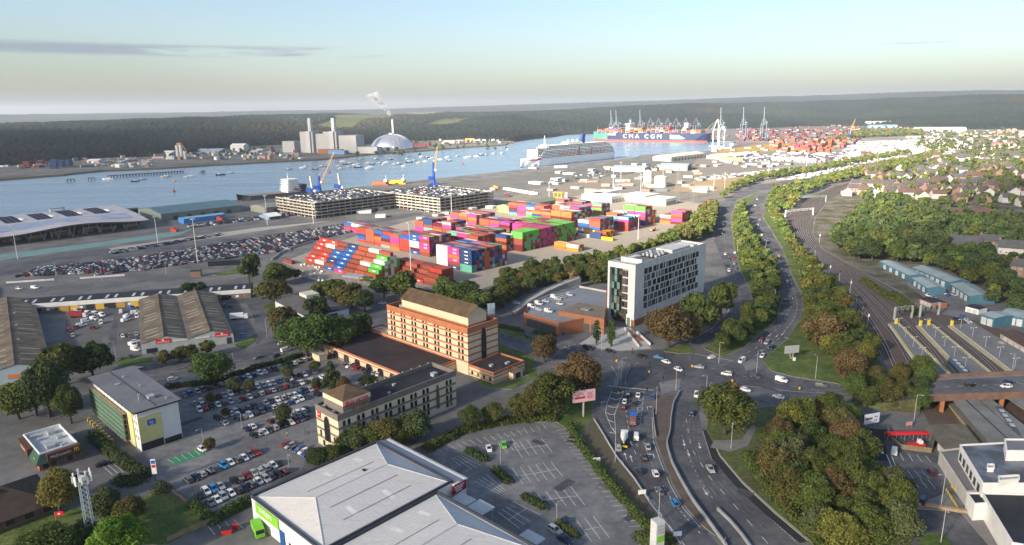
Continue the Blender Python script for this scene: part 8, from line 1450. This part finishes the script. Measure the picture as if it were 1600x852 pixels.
t=thing('shelter_roof','dark glazed shelter by the grass at the dock gate','shelter',P(352,414),.2);mb=MB();mb.box(-12,-3,3.4,12,3,3.8);mb.build('roof',[dark],t);mb=MB();mb.box(-11.6,-2.6,0,11.6,2.6,3.4);mb.build('glazing',[glass],t)
t=thing('machinery_frame','orange machinery frame beside the khaki shed','machinery',P(876,312),GR);mb=MB();[mb.box(x,y,0,x+.9,y+.9,8.5)for x in(-8,-2,4)for y in(-4,3)];mb.box(-9,-5,8.5,6,5,9.3);mb.box(-8,-3,2,5,3,3);mb.build('frame',[M('machine_orange',(.62,.30,.03),.6)],t);mb=MB();mb.tube((9,0,0),(9,0,9.5),1.6,n=12);mb.build('tank',[white],t)
for k,(x,y,c,lab)in enumerate([(266,362,'red','orange plant machine before the teal shed'),(338,344,'red','red plant machine behind the blue box building'),(770,294,'amber','yellow skip behind the right car store'),(787,308,'dark maroon','crimson container box behind the car stores'),(975,287,'brick red','rust coloured container pair by the cruise berth'),(765,297,'grey','grey portable office behind the right car store')]):t=thing('plant_box',lab,'container',P(x,y),GR+.3);place('body',CM,t,None,0,(.7,1.2,1),CC[c]);place('lid',CM,t,(.5,.3,2.65),0,(.4,.8,.4),CC[c])
for k,(x,y)in enumerate([(1057,314),(1084,318),(1060,302)]):
 t=thing('lattice_pylon',['left','right','rear'][k]+' dark lattice pylon by the white stores','pylon',P(x,y),.4);mb=MB();h=34
 for sx in(-1,1):
  for sy in(-1,1):mb.tube((sx*3,sy*3,0),(sx*.5,sy*.5,h),.18,n=4)
 for q in range(9):
  w0,w1=3-2.5*q/9,3-2.5*(q+1)/9;z0,z1=h*q/9,h*(q+1)/9
  for s_ in(-1,1):mb.tube((-w0,s_*w0,z0),(w1,s_*w1,z1),.1,n=3,cap=False);mb.tube((s_*w0,-w0,z0),(s_*w1,w1,z1),.1,n=3,cap=False)
 mb.build('tower',[M('pylon_grey',(.16,.15,.14),.7)],t);mb=MB();[mb.tube((-5,0,z),(5,0,z),.18,n=4)for z in(24,29)];mb.build('cross_arm',[MATS['pylon_grey']],t)
def person(label,px,top,bottom,rz,z=0):
 t=thing('person',label,'person',P(*px,z),rz);me=bpy.data.meshes.new('body');vs=[(0,0,.95),(0,0,1.2),(0,0,1.42),(0,0,1.55),(.02,0,1.68),(0,.1,.9),(.04,.11,.5),(-.04,.11,.06),(.12,.12,.04),(0,-.1,.9),(-.06,-.11,.5),(-.14,-.11,.06),(.02,-.12,.04),(0,.19,1.38),(.02,.25,1.1),(.12,.24,.86),(0,-.19,1.38),(.02,-.25,1.1),(.1,-.25,.86)]
 es=[(0,1),(1,2),(2,3),(3,4),(0,5),(5,6),(6,7),(7,8),(0,9),(9,10),(10,11),(11,12),(2,13),(13,14),(14,15),(2,16),(16,17),(17,18)];me.from_pydata(vs,es,[]);o=bpy.data.objects.new('body',me);C.objects.link(o);o.parent=t;md=o.modifiers.new('skin','SKIN');rr_=[.14,.14,.13,.06,.105,.09,.065,.05,.04,.09,.065,.05,.04,.06,.045,.035,.06,.045,.035]
 for s_,r_ in zip(me.skin_vertices[0].data,rr_):s_.radius=(r_,r_)
 me.skin_vertices[0].data[0].use_root=True;o.modifiers.new('sub','SUBSURF').levels=1
 m_=bpy.data.materials.new('clothing');m_.use_nodes=True;tt=m_.node_tree;tcn=N(tt,'ShaderNodeTexCoord');sp=N(tt,'ShaderNodeSeparateXYZ');tt.links.new(tcn.outputs['Object'],sp.inputs[0]);cr_=N(tt,'ShaderNodeValToRGB');mr_=N(tt,'ShaderNodeMath',operation='DIVIDE');mr_.inputs[1].default_value=1.8;tt.links.new(sp.outputs[2],mr_.inputs[0]);tt.links.new(mr_.outputs[0],cr_.inputs[0]);e=cr_.color_ramp;e.interpolation='CONSTANT';e.elements[0].color=(*bottom,1);e.elements[1].position=.53;e.elements[1].color=(*top,1);x_=e.elements.new(.84);x_.color=(.35,.2,.14,1);x_=e.elements.new(.95);x_.color=(.03,.02,.015,1);tt.links.new(cr_.outputs[0],tt.nodes['Principled BSDF'].inputs['Base Color']);me.materials.append(m_)
for px,a,b_,lab in[((449,682),(.55,.6,.05),(.03,.03,.04),'person in a yellow high visibility jacket walking in the car park'),((477,678),(.02,.02,.025),(.02,.02,.03),'person in black beside the hotel corner, left of the group'),((481,679),(.03,.03,.05),(.02,.02,.03),'person in dark clothes in the middle of the group'),((484,678),(.05,.05,.06),(.02,.02,.03),'person in dark grey at the right of the group'),((1133,848),(.3,.05,.05),(.02,.02,.03),'person with a red jacket by the near wall'),((235,742),(.02,.02,.03),(.02,.02,.02),'person in dark clothes by the restaurant hedge'),((1434,786),(.6,.6,.62),(.1,.1,.12),'person in a white top at the timber planter')]:person(lab,px,a,b_,rnd.uniform(0,6))
# ==== unseen cloud added behind the camera to shade the near city and left bank
shade=[(-3200,-700),(-3200,2300),(-900,2900),(-420,2350),(-330,1500),(-300,900),(-250,560),(-130,455),(60,425),(170,440),(300,470),(400,620),(560,880),(1100,1250),(1300,1200),(1300,-700)]
off=SDIR*(-1100/math.sin(SUN_EL));rs=np.random.RandomState(8);mb=MB();pts=[]
for i in range(len(shade)):
 a,b_=np.array(shade[i]),np.array(shade[(i+1)%len(shade)]);n=max(2,int(np.linalg.norm(b_-a)/60))
 for k in range(n):pts.append(a+(b_-a)*k/n+rs.normal(size=2)*16)
mb.prism([(float(p[0])+off.x,float(p[1])+off.y)for p in pts],off.z,off.z+60,0,0,True);cm_=M('shade_cloud_white',(.8,.8,.82),1,.05,.002);tt=cm_.node_tree;tp_=N(tt,'ShaderNodeBsdfTransparent');ms_=N(tt,'ShaderNodeMixShader');ms_.inputs[0].default_value=.5;tt.links.new(tp_.outputs[0],ms_.inputs[1]);tt.links.new(tt.nodes['Principled BSDF'].outputs[0],ms_.inputs[2]);tt.links.new(ms_.outputs[0],tt.nodes['Material Output'].inputs[0]);cl_=mb.build('cloud',[cm_]);stuff(cl_,'unseen bank of low cloud added behind the viewpoint to shade the foreground')
# ==== haze
hz=MB();hz.box(-15500,-900,-7,15500,17500,300);ho=hz.build('haze',[]);hm=bpy.data.materials.new('haze');hm.use_nodes=True;tt=hm.node_tree;tt.nodes.clear();pv=N(tt,'ShaderNodeVolumePrincipled');pv.inputs['Color'].default_value=(.66,.74,.88,1);pv.inputs['Density'].default_value=.000065;pv.inputs['Anisotropy'].default_value=.2;oo=N(tt,'ShaderNodeOutputMaterial');tt.links.new(pv.outputs[0],oo.inputs['Volume']);ho.data.materials.append(hm);stuff(ho,'thin blue haze over the far country')
dg=bpy.context.evaluated_depsgraph_get();TM={}
for o in[o for o in C.objects if o.type=='FONT']:
 if o.data.name not in TM:TM[o.data.name]=bpy.data.meshes.new_from_object(o.evaluated_get(dg))
 n=bpy.data.objects.new('lettering',TM[o.data.name]);C.objects.link(n);n.parent=o.parent;n.location=o.location;n.rotation_euler=o.rotation_euler;n.scale=o.scale;bpy.data.objects.remove(o)
for k_,v_ in SEEN.items():
 if len(v_)>1 and not bpy.data.objects[v_[0]].get('group'):print('SHARED LABEL',k_,v_[:3])
